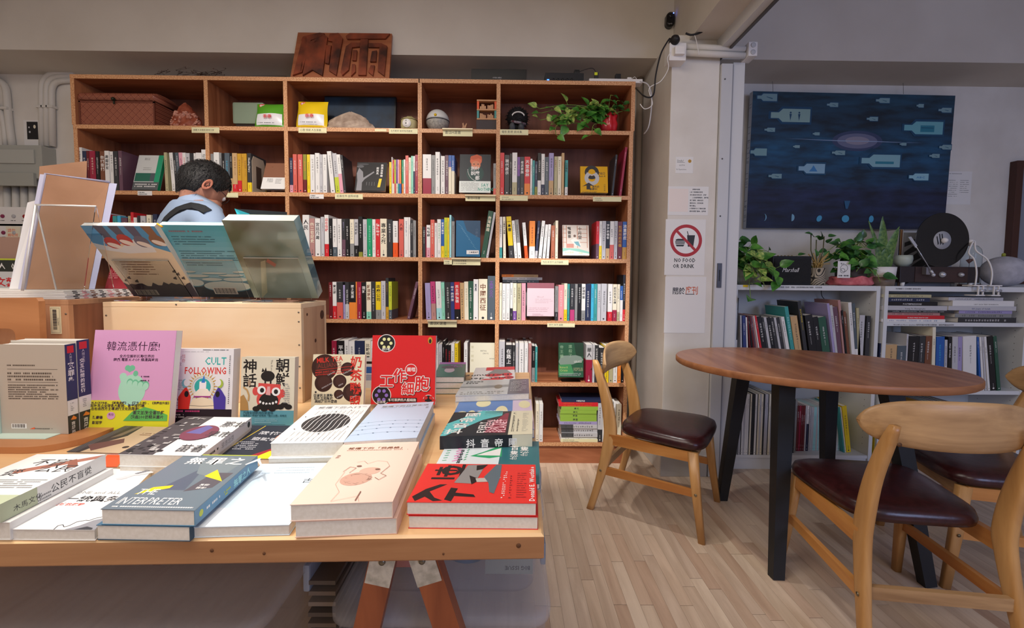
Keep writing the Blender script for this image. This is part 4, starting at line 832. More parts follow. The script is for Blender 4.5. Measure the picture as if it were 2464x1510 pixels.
# green wrapped parcel behind the green bag
a = at_y(562, 286, 2.60); b = at_y(628, 250, 2.60); r = thing('wrapped_parcel', 'pale green cellophane-wrapped parcel behind the green snack bag', 'parcel', ((a.x+b.x)/2, 2.64, Z0))
MB().box(a.x, b.x+.02, 2.59, 2.68, Z0+.048, b.z+.006, mat('8ea08a', .2, coat=.6), .012).build('wrapping', r)
MB().box(a.x+.012, b.x+.02, 2.60, 2.68, Z0, Z0+.048, mat('2e211c', .6), .003).build('base_box', r)
# dark painting and rock in column three
a = at_y(778, 306, 2.66); b = at_y(950, 229, 2.66)
r = thing('small_painting', 'small dark blue canvas leaning behind the grey rock', 'painting', ((a.x+b.x)/2, 2.68, Z0)); m_ = MB()
M = Matrix.Translation((0, 2.66, Z0)) @ Matrix.Rotation(math.radians(-6), 4, 'X'); m_.box(a.x, b.x, 0, .018, 0, b.z-Z0, speckle('night_canvas', '0e1822', '1d3a55', 6.0, .6), M=M); m_.build('canvas', r)
m_ = MB(); m_.box(b.x-.006, b.x+.001, -.001, .02, 0, b.z-Z0, 'black', M=M); m_.box(a.x, b.x, -.001, .02, b.z-Z0-.005, b.z-Z0+.001, 'black', M=M); m_.build('edge_frame', r)
p = at_y(838, 306, 2.56); rock(p.x, 2.575, Z0, .29, .11, .115, speckle('grey_rock', '8a7566', 'b7a493', 22.0, .8, .6), 9, 'scholar_rock', 'grey-beige mountain shaped rock in front of the dark canvas', 'rock', pw=2.0, skew=.02)
# round sake-barrel pot
p = at_y(985, 306, 2.56); R_ = .046; r = thing('straw_barrel', 'small round straw-wrapped barrel with black brush characters, top shelf', 'barrel', (p.x, 2.56, Z0))
MB().lathe([(.036, 0), (.046, .012), (.048, .035), (.046, .062), (.040, .072), (.030, .076)], (p.x, 2.56, Z0), mat('b9b184', .7), 28).build('body', r)
q = MB()
for z in (.010, .064): q.tube([(p.x+.0475*math.cos(2*PI*k/24), 2.56+.0475*math.sin(2*PI*k/24), Z0+z) for k in range(25)], .0022, mat('8c8454', .8), 6)
q.tube([(p.x-.03, 2.56, Z0+.074), (p.x-.01, 2.56, Z0+.088), (p.x+.012, 2.56, Z0+.088), (p.x+.03, 2.56, Z0+.074)], .003, mat('8c8454', .8)); q.build('rope_band', r)
m_ = MB(); m_.lathe([(.024, 0), (.024, .001)], (p.x-.004, 2.513, Z0+.036), M_WHITEP, 24, 'Y'); A = Art(m_, (p.x-.017, 2.5118, Z0+.015), (1, 0, 0), (0, 0, 1)); A.text('人氣一', .003, .042, .0125, 'black', True, 'v'); m_.build('round_label', r)
# white and grey ball
p = at_y(1053, 306, 2.57); R_ = .066; c = (p.x, 2.575, Z0+R_)
r = thing('ball_box', 'white and grey round ball box with yellow button, top shelf', 'ball', (p.x, 2.575, Z0))
q = MB(); q.ball(c, R_, speckle('grey_fleck', '8e8c86', 'b3b0a8', 90.0, .4, .05), 28, 18); q.build('lower_shell', r)
q = MB(); q.lathe([(R_*1.012*math.cos(t), R_*1.012*math.sin(t)) for t in [i*PI/2/9+.06 for i in range(9)]]+[(.0001, R_*1.012)], c, mat('cfd0ce', .3), 28); q.build('upper_shell', r)
q = MB(); q.lathe([(R_*1.03, -.002), (R_*1.035, .002), (R_*1.0, .004)], c, mat('4a4b4e', .4), 32); q.build('seam_ring', r)
q = MB(); q.ball((p.x-.003, 2.575-R_*.98, Z0+R_*1.25), .008, mat('d8b410', .25), 14, 10); q.build('button', r)
# wooden rabbit
p = at_y(1117, 306, 2.54); mw = wood('toy_wood', 'c08a5c', '9c6a40', 'Z', 20); r = thing('wooden_rabbit', 'tiny wooden rabbit figure beside the ball on the top shelf', 'figurine', (p.x, 2.54, Z0))
q = MB(); pts = [(-.013, 0), (-.015, .014), (-.008, .026), (-.010, .044), (-.003, .048), (.001, .030), (.006, .034), (.012, .046), (.017, .042), (.012, .026), (.008, .014), (.012, 0)]; q.prism([(p.x+u, Z0+v) for u, v in pts], 2.53, 2.545, mw, frame=lambda u, v, h: Vector((u, h, v))); q.build('figure', r)
# wooden block house on a dark box
a = at_y(1146, 305, 2.53); b = at_y(1195, 288, 2.53); r = thing('dark_box', 'dark brown box under the wooden block tower', 'box', ((a.x+b.x)/2, 2.56, Z0)); MB().box(a.x, b.x, 2.53, 2.62, Z0, b.z-.001, mat('33252a', .5), .002).build('box', r)
zb = b.z; x0, x1 = at_y(1147, 288, 2.53).x, at_y(1195, 288, 2.53).x
r = thing('block_tower', 'two-storey toy tower of wooden blocks with orange and teal posts', 'toy', ((x0+x1)/2, 2.55, zb)); hh = at_y(1150, 239, 2.53).z-zb
ml = wood('pale_toy_wood', 'd9a577', 'b98558', 'X', 18)
for k, f in enumerate((0.0, .46, .92)): MB().box(x0, x1, 2.53, 2.56, zb+hh*f, zb+hh*(f+.08), ml, .003).build('plank', r)
for k, (f, cc) in enumerate(((.08, 'teal'), (.54, 'vermilion'))):
    for xx in (x0+.001, x1-.013): MB().box(xx, xx+.012, 2.532, 2.558, zb+hh*f, zb+hh*(f+.38), mat(cc, .4), .002).build('post', r)
    q = MB(); rr = random.Random(k)
    for j in range(9):
        if j == 4: continue
        xx = x0+.018+j*(x1-x0-.036)/9; q.box(xx, xx+.007, 2.536, 2.552, zb+hh*f, zb+hh*(f+rr.uniform(.12, .28)), ml)
    q.build('small_blocks', r)
# black plush
M_FUR = speckle('black_plush', '0c0c0e', '232226', 120.0, .95, .6)
p = at_y(1243, 300, 2.60); r = thing('plush_toy', 'shaggy black plush toy with a row of white teeth, fifth column', 'plush toy', (p.x, 2.60, Z0))
q = MB(); q.ball((p.x+.005, 2.615, Z0+.105), .062, M_FUR, 20, 12, (1, .8, 1)); rr = random.Random(2)
for k in range(220):
    th, ph = rr.uniform(0, 2*PI), rr.uniform(.1, PI*.9); d = Vector((math.sin(ph)*math.cos(th), .8*math.sin(ph)*math.sin(th), math.cos(ph))); s0 = Vector((p.x+.005, 2.615, Z0+.105))+d*.060; q.tube([s0, s0+d*.016+Vector((0, 0, -.006))], [.0022, .0004], M_FUR, 4)
q.build('head', r)
q = MB(); q.ball((p.x, 2.60, Z0+.04), .045, M_FUR, 16, 10, (1, .8, .9)); q.build('body', r)
for s in (-1, 1):
    q = MB(); q.ball((p.x+s*.026, 2.545, Z0+.028), .018, speckle('grey_sole', '3a3c40', '55575c', 60, .9), 14, 10, (1, 1.3, 1.6)); q.build('foot', r)
q = MB()
for k in range(13):
    a = PI*(.12+.76*k/12); c = Vector((p.x+.008+.036*math.cos(a), 2.560-.006, Z0+.093+.028*math.sin(a))); q.add([c+Vector((-.004, 0, .003)), c+Vector((.004, 0, .003)), c+Vector((0, -.003, -.008)), c+Vector((0, .003, 0))], [(0, 2, 1), (0, 3, 2), (1, 2, 3)], M_WHITEP)
q.build('teeth', r)
q = MB(); q.tube([(p.x-.03, 2.565, Z0+.07), (p.x-.01, 2.55, Z0+.062), (p.x+.015, 2.55, Z0+.058), (p.x+.05, 2.565, Z0+.055)], .008, speckle('checked_scarf', '5c2030', '8f8f96', 90, .9), 8); q.build('scarf', r)
# ------------------------------------------------------------------ leafy plants
def leaf_mat(n, a, b): return speckle(n, a, b, 30.0, .4, .05, 2.0, coat=.2)
M_LEAF = leaf_mat('pothos_leaf', '2f6a25', '5c9a3a'); M_LEAFD = leaf_mat('dark_pothos_leaf', '1c4a22', '3f7a35'); M_STEM = mat('7d9c45', .5); M_LEAFV = speckle('variegated_leaf', '3f7a2e', 'b9c96a', 55.0, .4, .05)
def leaf(q, base, direc, size, m, nrm=None, width=.72, fold=.18, droop=.25):
    d = Vector(direc).normalized(); up = Vector(nrm) if nrm else Vector((0, -.6, .8)); s = d.cross(up)
    s = s.normalized() if s.length > 1e-3 else Vector((1, 0, 0)); up = s.cross(d).normalized()
    vs = []; prof = ((0, .02), (.10, .62), (.28, 1.0), (.5, .92), (.72, .6), (.9, .22), (1, .01))
    for t, w_ in prof:
        c = Vector(base)+d*size*t-up*size*droop*t*t; wd = size*width*.5*w_
        vs += [c-s*wd+up*wd*fold*2, c, c+s*wd+up*wd*fold*2]
    fs = []
    for i in range(len(prof)-1):
        for j in (0, 1): fs.append((i*3+j, i*3+j+1, (i+1)*3+j+1, (i+1)*3+j))
    q.add(vs, fs, m, True)
def vine(r, pts, m_leaf, seed, size=.05, every=1, stem=.0018, big=1.0, lname='leaf', face=(0, -.75, .65)):
    rr = random.Random(seed); q = []; P_ = [Vector(p) for p in pts]
    for i in range(len(P_)-1):
        p0, p1, p2, p3 = P_[max(i-1, 0)], P_[i], P_[i+1], P_[min(i+2, len(P_)-1)]
        for k in range(4): t = k/4; q.append(0.5*((2*p1)+(-p0+p2)*t+(2*p0-5*p1+4*p2-p3)*t*t+(-p0+3*p1-3*p2+p3)*t**3))
    q.append(P_[-1]); MB().tube(q, stem, M_STEM, 5).build('stem', r)
    for i in range(2, len(q), every):
        d = Vector((rr.uniform(-1, 1), rr.uniform(-.8, .1), rr.uniform(-.7, .5))); d.normalize(); b0 = q[i]+d*size*.35
        L_ = MB(); L_.tube([q[i], b0], stem*.7, M_STEM, 4); leaf(L_, b0, d, size*rr.uniform(.75, 1.2)*big, m_leaf, (face[0]+rr.uniform(-.5, .5), face[1]+rr.uniform(-.3, .3), face[2]+rr.uniform(-.3, .3))); L_.build(lname, r)
p = at_y(1462, 312, 2.57); r = thing('potted_pothos', 'trailing pothos in a red wrapped pot, top shelf, fifth column', 'plant', (p.x, 2.575, Z0)); M_REDW = mat('c81f2c', .3, coat=.4)
q = MB(); n = 40; rr = random.Random(4)
q.loft([[Vector((p.x+(R0*(1+.10*math.sin(7*a)*t))*math.cos(a), 2.575+(R0*(1+.10*math.cos(9*a+t)*t))*math.sin(a), Z0+z_+.004*math.sin(11*a)*t)) for a in [2*PI*k/n for k in range(n)]] for (R0, z_, t) in ((.040, 0, .2), (.052, .02, .6), (.058, .055, 1), (.050, .085, .8), (.056, .108, 1.2), (.047, .112, 1.4), (.042, .098, 1))], M_REDW); q.build('pot_wrap', r)
MB().lathe([(.0001, .092), (.044, .094)], (p.x, 2.575, Z0), mat('3a2a1e', .9), 20).build('soil', r)
c = Vector((p.x, 2.57, Z0+.10)); rr = random.Random(11)
for k, (dx, dz) in enumerate(((.01, .12), (.05, .09), (-.03, .08), (.08, .03), (.03, .05), (.07, .06))): vine(r, [c, c+Vector((dx*.5, -.01, dz*.7)), c+Vector((dx, -.02, dz))], M_LEAFD, 20+k, .042, 3)
for k in range(22):
    L0 = rr.uniform(.10, .40); z1 = rr.uniform(.0, .09)
    vine(r, [c, c+Vector((-.06, -.03, .01+z1*.3)), c+Vector((-L0*.6, -.05, z1-.04)), c+Vector((-L0, -.055-rr.uniform(0, .03), z1-.075))], M_LEAF if k % 3 else M_LEAFV, 40+k, .052, 2)
for k, dx in enumerate((-.10, -.30)): vine(r, [c+Vector((dx*.6, -.05, -.05)), c+Vector((dx, -.088, -.075)), c+Vector((dx-.01, -.098, -.13))], M_LEAF, 70+k, .058, 3)
# ------------------------------------------------------------------ things on top of the bookcase
a = at_y(1134, 190, 2.53); b = at_y(1267, 167, 2.53); r = thing('cardboard_box', 'flat black cardboard box on top of the bookcase', 'box', ((a.x+b.x)/2, 2.6, ZT)); MB().box(a.x, b.x, 2.53, 2.68, ZT, b.z, mat('191a1c', .3), .002).build('box', r)
m_ = MB(); A = Art(m_, (a.x, 2.5298, ZT), (1, 0, 0), (0, 0, 1)); A.text('OPEN HERE', .12, .024, .010, 'palegrey'); A.line([(.13+.028, .014), (.136+.028, .018), (.142+.028, .014)], .0012, 'palegrey'); m_.build('box_print', r)
a = at_y(1312, 191, 2.53); b = at_y(1405, 176, 2.53); r = thing('audio_interface', 'black audio mixer with blue lamp and knobs on top of the bookcase', 'audio mixer', ((a.x+b.x)/2, 2.6, ZT)); MB().box(a.x, b.x, 2.53, 2.66, ZT+.003, b.z, mat('1b1d22', .4), .002).build('case', r)
for k in range(5): m_ = MB(); m_.lathe([(.0065, 0), (.006, .012), (.004, .013)], (a.x+.045+k*.026, 2.53, ZT+.018), mat('0c0d10', .35), 14, 'Y'); m_.build('knob', r)
m_ = MB(); m_.box(a.x+.010, a.x+.022, 2.528, 2.53, ZT+.013, ZT+.022, mat('2050ff', emit=('2a58ff', 6))); m_.build('lamp', r)
p = at_y(1387, 175, 2.54); r = thing('black_adapter', 'small black charger block lying on the audio mixer', 'charger', (p.x, 2.54, p.z)); MB().box(p.x-.012, p.x+.018, 2.535, 2.57, b.z, b.z+.022, mat('131416', .4), .004).build('body', r)
a = at_y(1417, 194, 2.52); b = at_y(1544, 186, 2.52); r = thing('power_strip', 'long white power strip on the right end of the bookcase top', 'power strip', ((a.x+b.x)/2, 2.55, ZT)); MB().box(a.x, b.x+.004, 2.51, 2.565, ZT, ZT+.022, M_WHITEP, .005).build('body', r)
for k in range(3): MB().lathe([(.015, 0), (.015, .0008)], (a.x+.1+.06*k, 2.538, ZT+.0222), mat('cfcfcf', .4), 18).build('socket_outlet', r)
p = at_y(1435, 180, 2.535); r = thing('black_plug', 'black plug with yellow tag standing in the power strip', 'plug', (p.x, 2.535, ZT+.022)); MB().box(p.x-.011, p.x+.011, 2.525, 2.55, ZT+.0225, ZT+.062, mat('2a2a2c', .4), .004).build('plug', r); MB().box(p.x-.013, p.x+.004, 2.521, 2.525, ZT+.045, ZT+.060, mat('d5e02a', .5)).build('yellow_tag', r)
cable([(p.x, 2.54, ZT+.062), (p.x-.02, 2.54, ZT+.09), (p.x-.07, 2.55, ZT+.085), (p.x-.13, 2.56, ZT+.06)], .0018, 'black', 'black lead arching from the yellow-tagged plug to the charger')
p = at_y(1487, 178, 2.535); r = thing('black_plug', 'plain square black plug at the middle of the power strip', 'plug', (p.x, 2.535, ZT+.022)); MB().box(p.x-.015, p.x+.015, 2.525, 2.55, ZT+.0225, ZT+.056, mat('1c1c1e', .4), .003).build('plug', r)
p = at_y(1515, 183, 2.535); r = thing('white_plug', 'white plug with looping lead at the right of the power strip', 'plug', (p.x, 2.535, ZT+.022)); MB().box(p.x-.015, p.x+.010, 2.525, 2.55, ZT+.0225, ZT+.038, M_WHITEP, .004).build('plug', r)
MB().tube([(p.x+.008, 2.538, ZT+.03), (p.x+.03, 2.538, ZT+.046), (p.x+.045, 2.538, ZT+.03), (p.x+.046, 2.54, ZT+.024)], .0018, M_WHITEP, 6).build('lead', r)
# dry twigs
p0, p1 = at_y(400, 178, 2.58), at_y(556, 180, 2.58); r = thing('dried_twigs', 'bunch of dried twigs lying on top of the bookcase at left', 'twigs', ((p0.x+p1.x)/2, 2.58, ZT)); rr = random.Random(6); q = MB()
for k in range(26):
    x = rr.uniform(p0.x, p1.x); pt = Vector((x, 2.515+rr.uniform(-.015, .015), ZT+rr.uniform(.003, .022))); pts = [pt]
    for j in range(5): pt = pt+Vector((rr.uniform(.0, .035)*(1 if rr.random() > .4 else -1), rr.uniform(-.003, .003), rr.uniform(-.001, .011))); pt.z = max(pt.z, ZT+.003); pts.append(pt)
    q.tube(pts, [.0014, .0012, .001, .0009, .0007, .0005], mat('3a2a22', .8), 4)
    for j in (2, 4): q.ball(pts[j], .0028, mat('4a342a', .8), 5, 4)
o = q.build('twig', r); o['kind'] = 'stuff'
# carved wooden sign leaning on the wall
bl, br_, tl, tr = at_y(698, 185, 2.515), at_y(936, 187, 2.515), at_y(717, 78, 2.572), at_y(943, 81, 2.572)
r = thing('carved_sign', 'burnt wooden board with two large carved characters on the bookcase', 'sign', ((bl.x+br_.x)/2, 2.56, ZT)); q = MB()
U = (br_-bl).normalized(); Vv = (tl-bl); ww = (br_-bl).length; hv = Vv.length; 
bl = Vector((bl.x, 2.515, ZT+.0005)); br_ = Vector((br_.x, 2.515, ZT+.0005)); N_v = (br_-bl).cross(tl-bl).normalized()
def SP(u, v, h=0.0): a_ = bl.lerp(br_, u); b_ = tl.lerp(tr, u); return a_.lerp(b_, v)+N_v*h
vs = [SP(0, 0), SP(1, 0), SP(1, 1), SP(0, 1)]; bk = [v-N_v*.018 for v in vs]; q.add(vs+bk, [(0, 1, 2, 3), (7, 6, 5, 4), (0, 4, 5, 1), (1, 5, 6, 2), (2, 6, 7, 3), (3, 7, 4, 0)], M_SIGN); q.build('board', r)
def stroke(*polys):
    for pl_ in polys:
        q = MB(); q.prism(pl_, .0004, .012, M_SIGND, frame=lambda u, v, h: SP(u, v, h)); q.build('carved_stroke', r)
stroke([(.07, .88), (.24, .97), (.29, .96), (.285, .90), (.16, .80), (.12, .12), (.03, .05), (.10, .12), (.10, .78), (.06, .80)],
 [(.035, .05), (.115, .14), (.115, .86), (.07, .86)], [(.16, .78), (.29, .93), (.33, .88), (.33, .05), (.22, .17), (.13, .05), (.14, .55)], [(.19, .75), (.22, .80), (.24, .76)], [(.33, .70), (.38, .70), (.38, .30), (.34, .32)],
 [(.35, .95), (.44, .97), (.49, .86), (.47, .06), (.39, .16), (.39, .78), (.34, .80)],
 [(.52, .90), (.56, .97), (.985, .97), (.94, .86), (.54, .84)], [(.68, .84), (.76, .84), (.77, .07), (.69, .07)], [(.535, .68), (.585, .76), (.68, .76), (.68, .68), (.60, .66), (.59, .18), (.53, .06), (.51, .12)],
 [(.77, .76), (.90, .76), (.965, .70), (.955, .06), (.885, .16), (.885, .67), (.77, .67)], [(.615, .60), (.655, .60), (.655, .38), (.615, .38)], [(.81, .58), (.86, .60), (.86, .36), (.80, .36)], [(.62, .30), (.65, .30), (.66, .14), (.62, .05)], [(.81, .28), (.85, .28), (.84, .06), (.79, .14)])
a = at_y(692, 186, 2.60); r = thing('small_card', 'small white card standing behind the carved sign', 'card', (a.x, 2.6, ZT)); MB().box(a.x-.003, a.x+.015, 2.60, 2.603, ZT, ZT+.035, M_WHITEP).build('card', r)
# ================================================================== RIGHT-HAND ROOM
# white shelf units
YW = 2.426
def white_unit(x0, x1, levels, lab):
    r = thing('shelf_unit', lab, 'shelf', ((x0+x1)/2, YW, 0)); t = .021
    for a in (x0, x1-t): MB().box(a, a+t, YW, YW+.28, 0, 1.055, M_WBOARD, .001).build('side_panel', r)
    MB().box(x0+t, x1-t, YW+.001, YW+.28, 1.027, 1.055, M_WBOARD, .001).build('top_board', r)
    for z in levels: MB().box(x0+t, x1-t, YW+.003, YW+.272, z-.011, z+.011, M_WBOARD, .001).build('shelf_board', r)
    MB().box(x0+t, x1-t, YW+.004, YW+.275, .067, .085, M_WBOARD, .001).build('bottom_board', r)
    MB().box(x0+t, x1-t, YW+.012, YW+.028, 0, .067, M_WBOARD).build('plinth', r)
    MB().box(x0+t, x1-t, YW+.272, YW+.278, .067, 1.04, mat('c9ccce', .6)).build('back_panel', r)
    q = MB()
    for k in range(24):
        for xx in (x0+t+.0002, x1-t-.0002):
            for yy in (YW+.045, YW+.22): q.lathe([(.0022, -.0003), (.0022, .0003)], (xx, yy, .14+k*.037), mat('6a6c6e', .6), 6, 'X')
    q.build('peg_hole', r)['kind'] = 'stuff'
    return r
u1 = white_unit(1.262, 2.085, [.576], 'white shelf unit behind the round table, nearest the pillar')
u2 = white_unit(2.111, 2.936, [.842, .454], 'white shelf unit at the right, under the vertical record player')
u3 = white_unit(2.952, 3.76, [.80, .454], 'white shelf unit cut off by the right edge of the view')
def strip(u, x, z, w_, txt, s, col='charcoal'):
    m_ = MB(); A = Art(m_, (x, YW-.0002, z), (1, 0, 0), (0, 0, 1)); A.text(txt, 0, 0, s, col); m_.build('shelf_print', u)
p = at_y(1858, 690, YW); strip(u1, p.x, p.z-.004, .3, '倫敦攝影紀錄展《自遊：視點》如有興趣歡迎隨手翻閱，如想買書', .0095)
m_ = MB(); p = at_y(1788, 688, YW); m_.box(p.x, p.x+.026, YW-.001, YW, p.z-.005, p.z+.007, 'yellow'); m_.build('yellow_sticker', u1)
p = at_y(2155, 694, YW); strip(u2, p.x, p.z-.004, .3, '市景畫冊 1.0 日本攝影 寫到記青年', .0095)
p = at_y(2150, 780, YW); strip(u2, p.x, p.z-.005, .3, 'WorldPress Photo Quadsies 每年的最大紀實比攝影集，讓我們重新認世界', .0105)
def wcell(crop, zf, yf, data, where, d=.2, s0=0, nm='photo_book'):
    ox, oy, s = crop; n = 0
    for it in data.replace('\n', '|').split('|'):
        it = it.strip()
        if not it: continue
        head, _, tx = it.partition(';'); p = head.split(); text, _, tc = tx.partition(',')
        xl, xr, yt, lean = map(float, p[:4]); c1 = p[4]; band, bf = (p[5], float(p[6])) if len(p) > 6 else (None, 0)
        a = at_y(ox+xl/s, oy+yt/s, yf); b_ = at_y(ox+xr/s, oy+yt/s, yf); h = a.z-zf; w_ = (b_.x-a.x-.0004)*math.cos(math.radians(lean)); X = a.x-math.tan(math.radians(lean))*h
        spine_book(X, zf, max(w_, .003), h/math.cos(math.radians(lean)), d, c1, band, bf, text, tc or None, lean, yf, f"{CW.get(c1, c1)} {'magazine' if s0 else 'photo book'}{' with '+CW.get(band, band)+' base' if band else ''}, {ORD[n]} from left {where}".replace(' base', ''), where, n*7+s0+int(ox), name='magazine' if s0 else nm, cat='magazine' if s0 else 'photo book'); n += 1
Q_ = (1750, 700, 6.844)
wcell(Q_, .5875, 2.432, '''150 192 110 0 charcoal palegrey .4;,white|212 236 400 -3 palegrey|246 300 405 -4 indigo palegrey .35|303 325 430 -4 white|328 345 415 -7 maroon|347 366 415 -8 black|368 386 418 -9 maroon|388 408 418 -9.5 plum|410 430 415 -10 dusty|432 448 410 -11 white|451 482 408 -11.5 red|486 560 420 -11.5 black|565 596 435 -11.5 charcoal|600 642 435 -11.5 palegrey|646 702 435 -12 black|706 762 440 -12 charcoal|766 802 440 -12 palegrey|806 852 440 -12 charcoal|856 880 430 -12 grey|884 938 430 -12 white|942 1002 260 -11 teal;,aqua|1040 1150 420 -10.5 tan|1155 1215 170 -10 charcoal;,yellow|1275 1400 400 -10 black;,white|1405 1490 430 -10 black|1495 1620 435 -10 forest''', 'in the top cell, left white unit', .19)
wcell(Q_, .5875, 2.430, '''1640 1680 205 -10 lavender;,grey|1686 1731 235 -9.5 palegrey|1736 1812 265 -9 plum;,white|1820 1862 150 -8.5 dusty|1866 1905 320 -8.5 black|1908 1952 340 -8.5 brown|1990 2046 190 -7 white;,charcoal|2056 2102 205 -6.5 slate white .3|2125 2168 280 -5 khaki|2185 2270 395 0 palegrey|2300 2368 410 0 charcoal;,white''', 'among the right-leaning half, left white unit', .19)
R_ = (2100, 680, 5.393)
wcell(R_, .4655, 2.432, '''95 148 785 0 navy|152 318 800 0 tan;,charcoal|322 440 815 0 slate|445 468 665 0 palegrey|472 608 690 0 black|612 690 690 0 charcoal;,white|695 775 690 0 brown|780 822 575 -2 cream;,charcoal|828 935 700 -2 blue;,skyblue|938 972 740 -2.5 palegrey;ANDRE KERTESZ IN PARIS,indigo|985 1030 700 -2.5 black;WILD WORLD,white|1035 1108 700 -3 palegrey|1110 1165 700 -2.5 lavender;,navy|1170 1345 695 -4 white|1352 1378 705 -7 blue|1384 1410 705 -7 white|1414 1440 705 -7.5 palegrey|1445 1475 700 -8 white|1480 1558 695 -8 black|1563 1608 695 -8.5 forest''', 'in the middle cell of the right white unit', .2)
T_ = (1740, 700, 3.355)
wcell(T_, .086, 2.44, '''1236 1266 955 0 yellow|1269 1300 900 0 teal|1305 1360 940 0 navy|1364 1384 950 0 palegrey|1387 1402 950 0 lavender|1405 1425 950 0 palegrey|1428 1445 950 0 white|1448 1462 950 0 plum|1465 1478 950 0 palegrey|1640 1655 905 0 gold|1658 1676 905 0 navy|1680 1700 905 0 palegrey|1704 1722 905 0 teal|1726 1744 905 0 cream|1748 1765 905 0 plum|1770 1790 905 0 palegrey|1794 1812 905 0 charcoal|1816 1840 905 0 olive|1844 1862 905 0 dusty|1866 1882 905 0 slate''', 'in the bottom cell of the right white unit', .2, 1)
S_ = (1740, 900, 6.292)
rr = random.Random(8); its = []; x = 262
while x < 735: w_ = rr.choice((24, 26, 28, 13, 30)); its.append(f"{x} {x+w_-1} 300 0 {'charcoal' if w_ == 13 else rr.choice(('palegrey', 'white', 'palegrey', 'cream'))};,charcoal"); x += w_
wcell(S_, .086, 2.432, '|'.join(its), 'in the bottom row of the left white unit', .24, 1)
its = []; x = 742
while x < 1120: w_ = rr.choice((26, 22, 14, 30)); its.append(f"{x} {x+w_-1} 378 0 {'charcoal' if w_ == 14 else rr.choice(('palegrey', 'white', 'grey'))};,charcoal"); x += w_
wcell(S_, .086, 2.46, '|'.join(its), 'behind the middle table leg, left white unit', .2, 1)
wcell(S_, .086, 2.49, '1130 1160 475 0 maroon;,white|1162 1190 475 0 wine;,white|1193 1220 475 0 maroon;,white|1222 1250 475 0 maroon;,white|1254 1275 475 0 palegrey|1279 1310 475 0 white navy .6|1318 1337 490 0 palegrey', 'of the maroon magazine group, left white unit', .18, 1)
its = []; x = 1340
while x < 1790: w_ = rr.choice((18, 20, 24)); its.append(f"{x} {x+w_-1} 496 0 {rr.choice(('palegrey', 'white', 'aqua'))};,grey"); x += w_
wcell(S_, .086, 2.50, '|'.join(its), 'of the thin pale magazines, left white unit', .18, 1)
wcell(S_, .086, 2.47, '1752 1768 500 -9 teal|1772 1790 500 -9 cream|1800 1868 482 -8.5 yellow;,charcoal', 'of the leaning ones beside the yellow magazine', .2, 1)
def wl(crop, q, c, lab, txt='', yf=2.432, d=.2, band=None, tc=None):
    a = at_y(crop[0]+q[0]/crop[2], crop[1]+q[2]/crop[2], yf); b = at_y(crop[0]+q[1]/crop[2], crop[1]+q[3]/crop[2], yf)
    return a.x, b.x, (q[3]-q[2])/crop[2]*yf/FOC
def wstack(items, z, where):
    for i, (q, c, txt, band, tc) in enumerate(items):
        x0, x1, h = wl(R_, q, c, ''); o = lying(x0, x1, z, z+h, 2.432+.004*(i % 3), .2, c, f"{CW.get(c, c)} large photo book, {ORD[i]} up in the {where} lying stack, right white unit", f"large books lying in the right white unit, {where} stack", 300+i+int(z*10)+len(where), band=band, text=txt, tc=tc); o.name = 'photo_book'; o['category'] = 'photo book'; z += h+.0003
wstack([((115, 940, 465, 505), 'white', '', None, 'blue'), ((200, 940, 412, 458), 'red', 'WORLD PRESS PHOTO 2010', None, 'white'), ((185, 890, 374, 412), 'dusty', '', None, None), ((150, 1055, 346, 374), 'charcoal', '', None, None), ((130, 975, 285, 344), 'palegrey', 'Young Yu  Photography', None, None), ((170, 860, 232, 284), 'black', 'POSTIMPRESSIONS', None, None), ((175, 740, 178, 231), 'navy', '', None, None), ((130, 770, 137, 177), 'khaki', '', None, None)], .8535, 'left')
wstack([((1110, 1860, 440, 506), 'charcoal', '', None, None), ((1080, 1810, 388, 438), 'grey', '', None, None), ((1140, 1830, 344, 386), 'lavender', '', None, None), ((985, 1860, 286, 342), 'palegrey', '100 years of fetish', None, 'indigo'), ((1050, 1845, 213, 284), 'white', 'LADY GAGA TERRY RICHARDSON', None, 'black'), ((1005, 1715, 170, 211), 'palegrey', '', None, None)], .8535, 'right')
# ------------------------------------------------------------------ blue painting of bottles
Yp = 2.845; tl, tr, bl, br_ = at_y(1812, 219, Yp-.02), at_y(2299, 230, Yp-.02), at_y(1795, 548, Yp+.01), at_y(2272, 552, Yp+.01)
def canvas_mat():
    m = bpy.data.materials.new('night_sea_canvas'); m.use_nodes = True; L = m.node_tree.links.new; b = bsdf(m); tc = nd(m, 'ShaderNodeTexCoord')
    sp = nd(m, 'ShaderNodeSeparateXYZ'); L(tc.outputs['Object'], sp.inputs[0]); mr = nd(m, 'ShaderNodeMapRange'); mr.inputs['From Min'].default_value = 0.0; mr.inputs['From Max'].default_value = .84; L(sp.outputs[2], mr.inputs[0])
    r = ramp(m, [(0.0, '1c2848'), (0.28, '232f58'), (0.36, '1a4468'), (0.6, '1a5880'), (0.8, '183a54'), (1.0, '1c4c68')]); L(mr.outputs[0], r.inputs[0])
    n = nd(m, 'ShaderNodeTexNoise', Scale=5.0, Detail=8.0); mp = nd(m, 'ShaderNodeMapping'); mp.inputs['Scale'].default_value = (1, 1, 4); L(tc.outputs['Object'], mp.inputs[0]); L(mp.outputs[0], n.inputs['Vector'])
    r2 = ramp(m, [(0.35, '4a4a4a'), (0.65, 'ffffff')]); L(n.outputs[0], r2.inputs[0]); mm = nd(m, 'ShaderNodeMix', data_type='RGBA', blend_type='MULTIPLY'); mm.inputs[0].default_value = .8; L(r.outputs[0], mm.inputs[6]); L(r2.outputs[0], mm.inputs[7]); L(mm.outputs[2], b.inputs['Base Color']); b.inputs['Roughness'].default_value = .6; return m
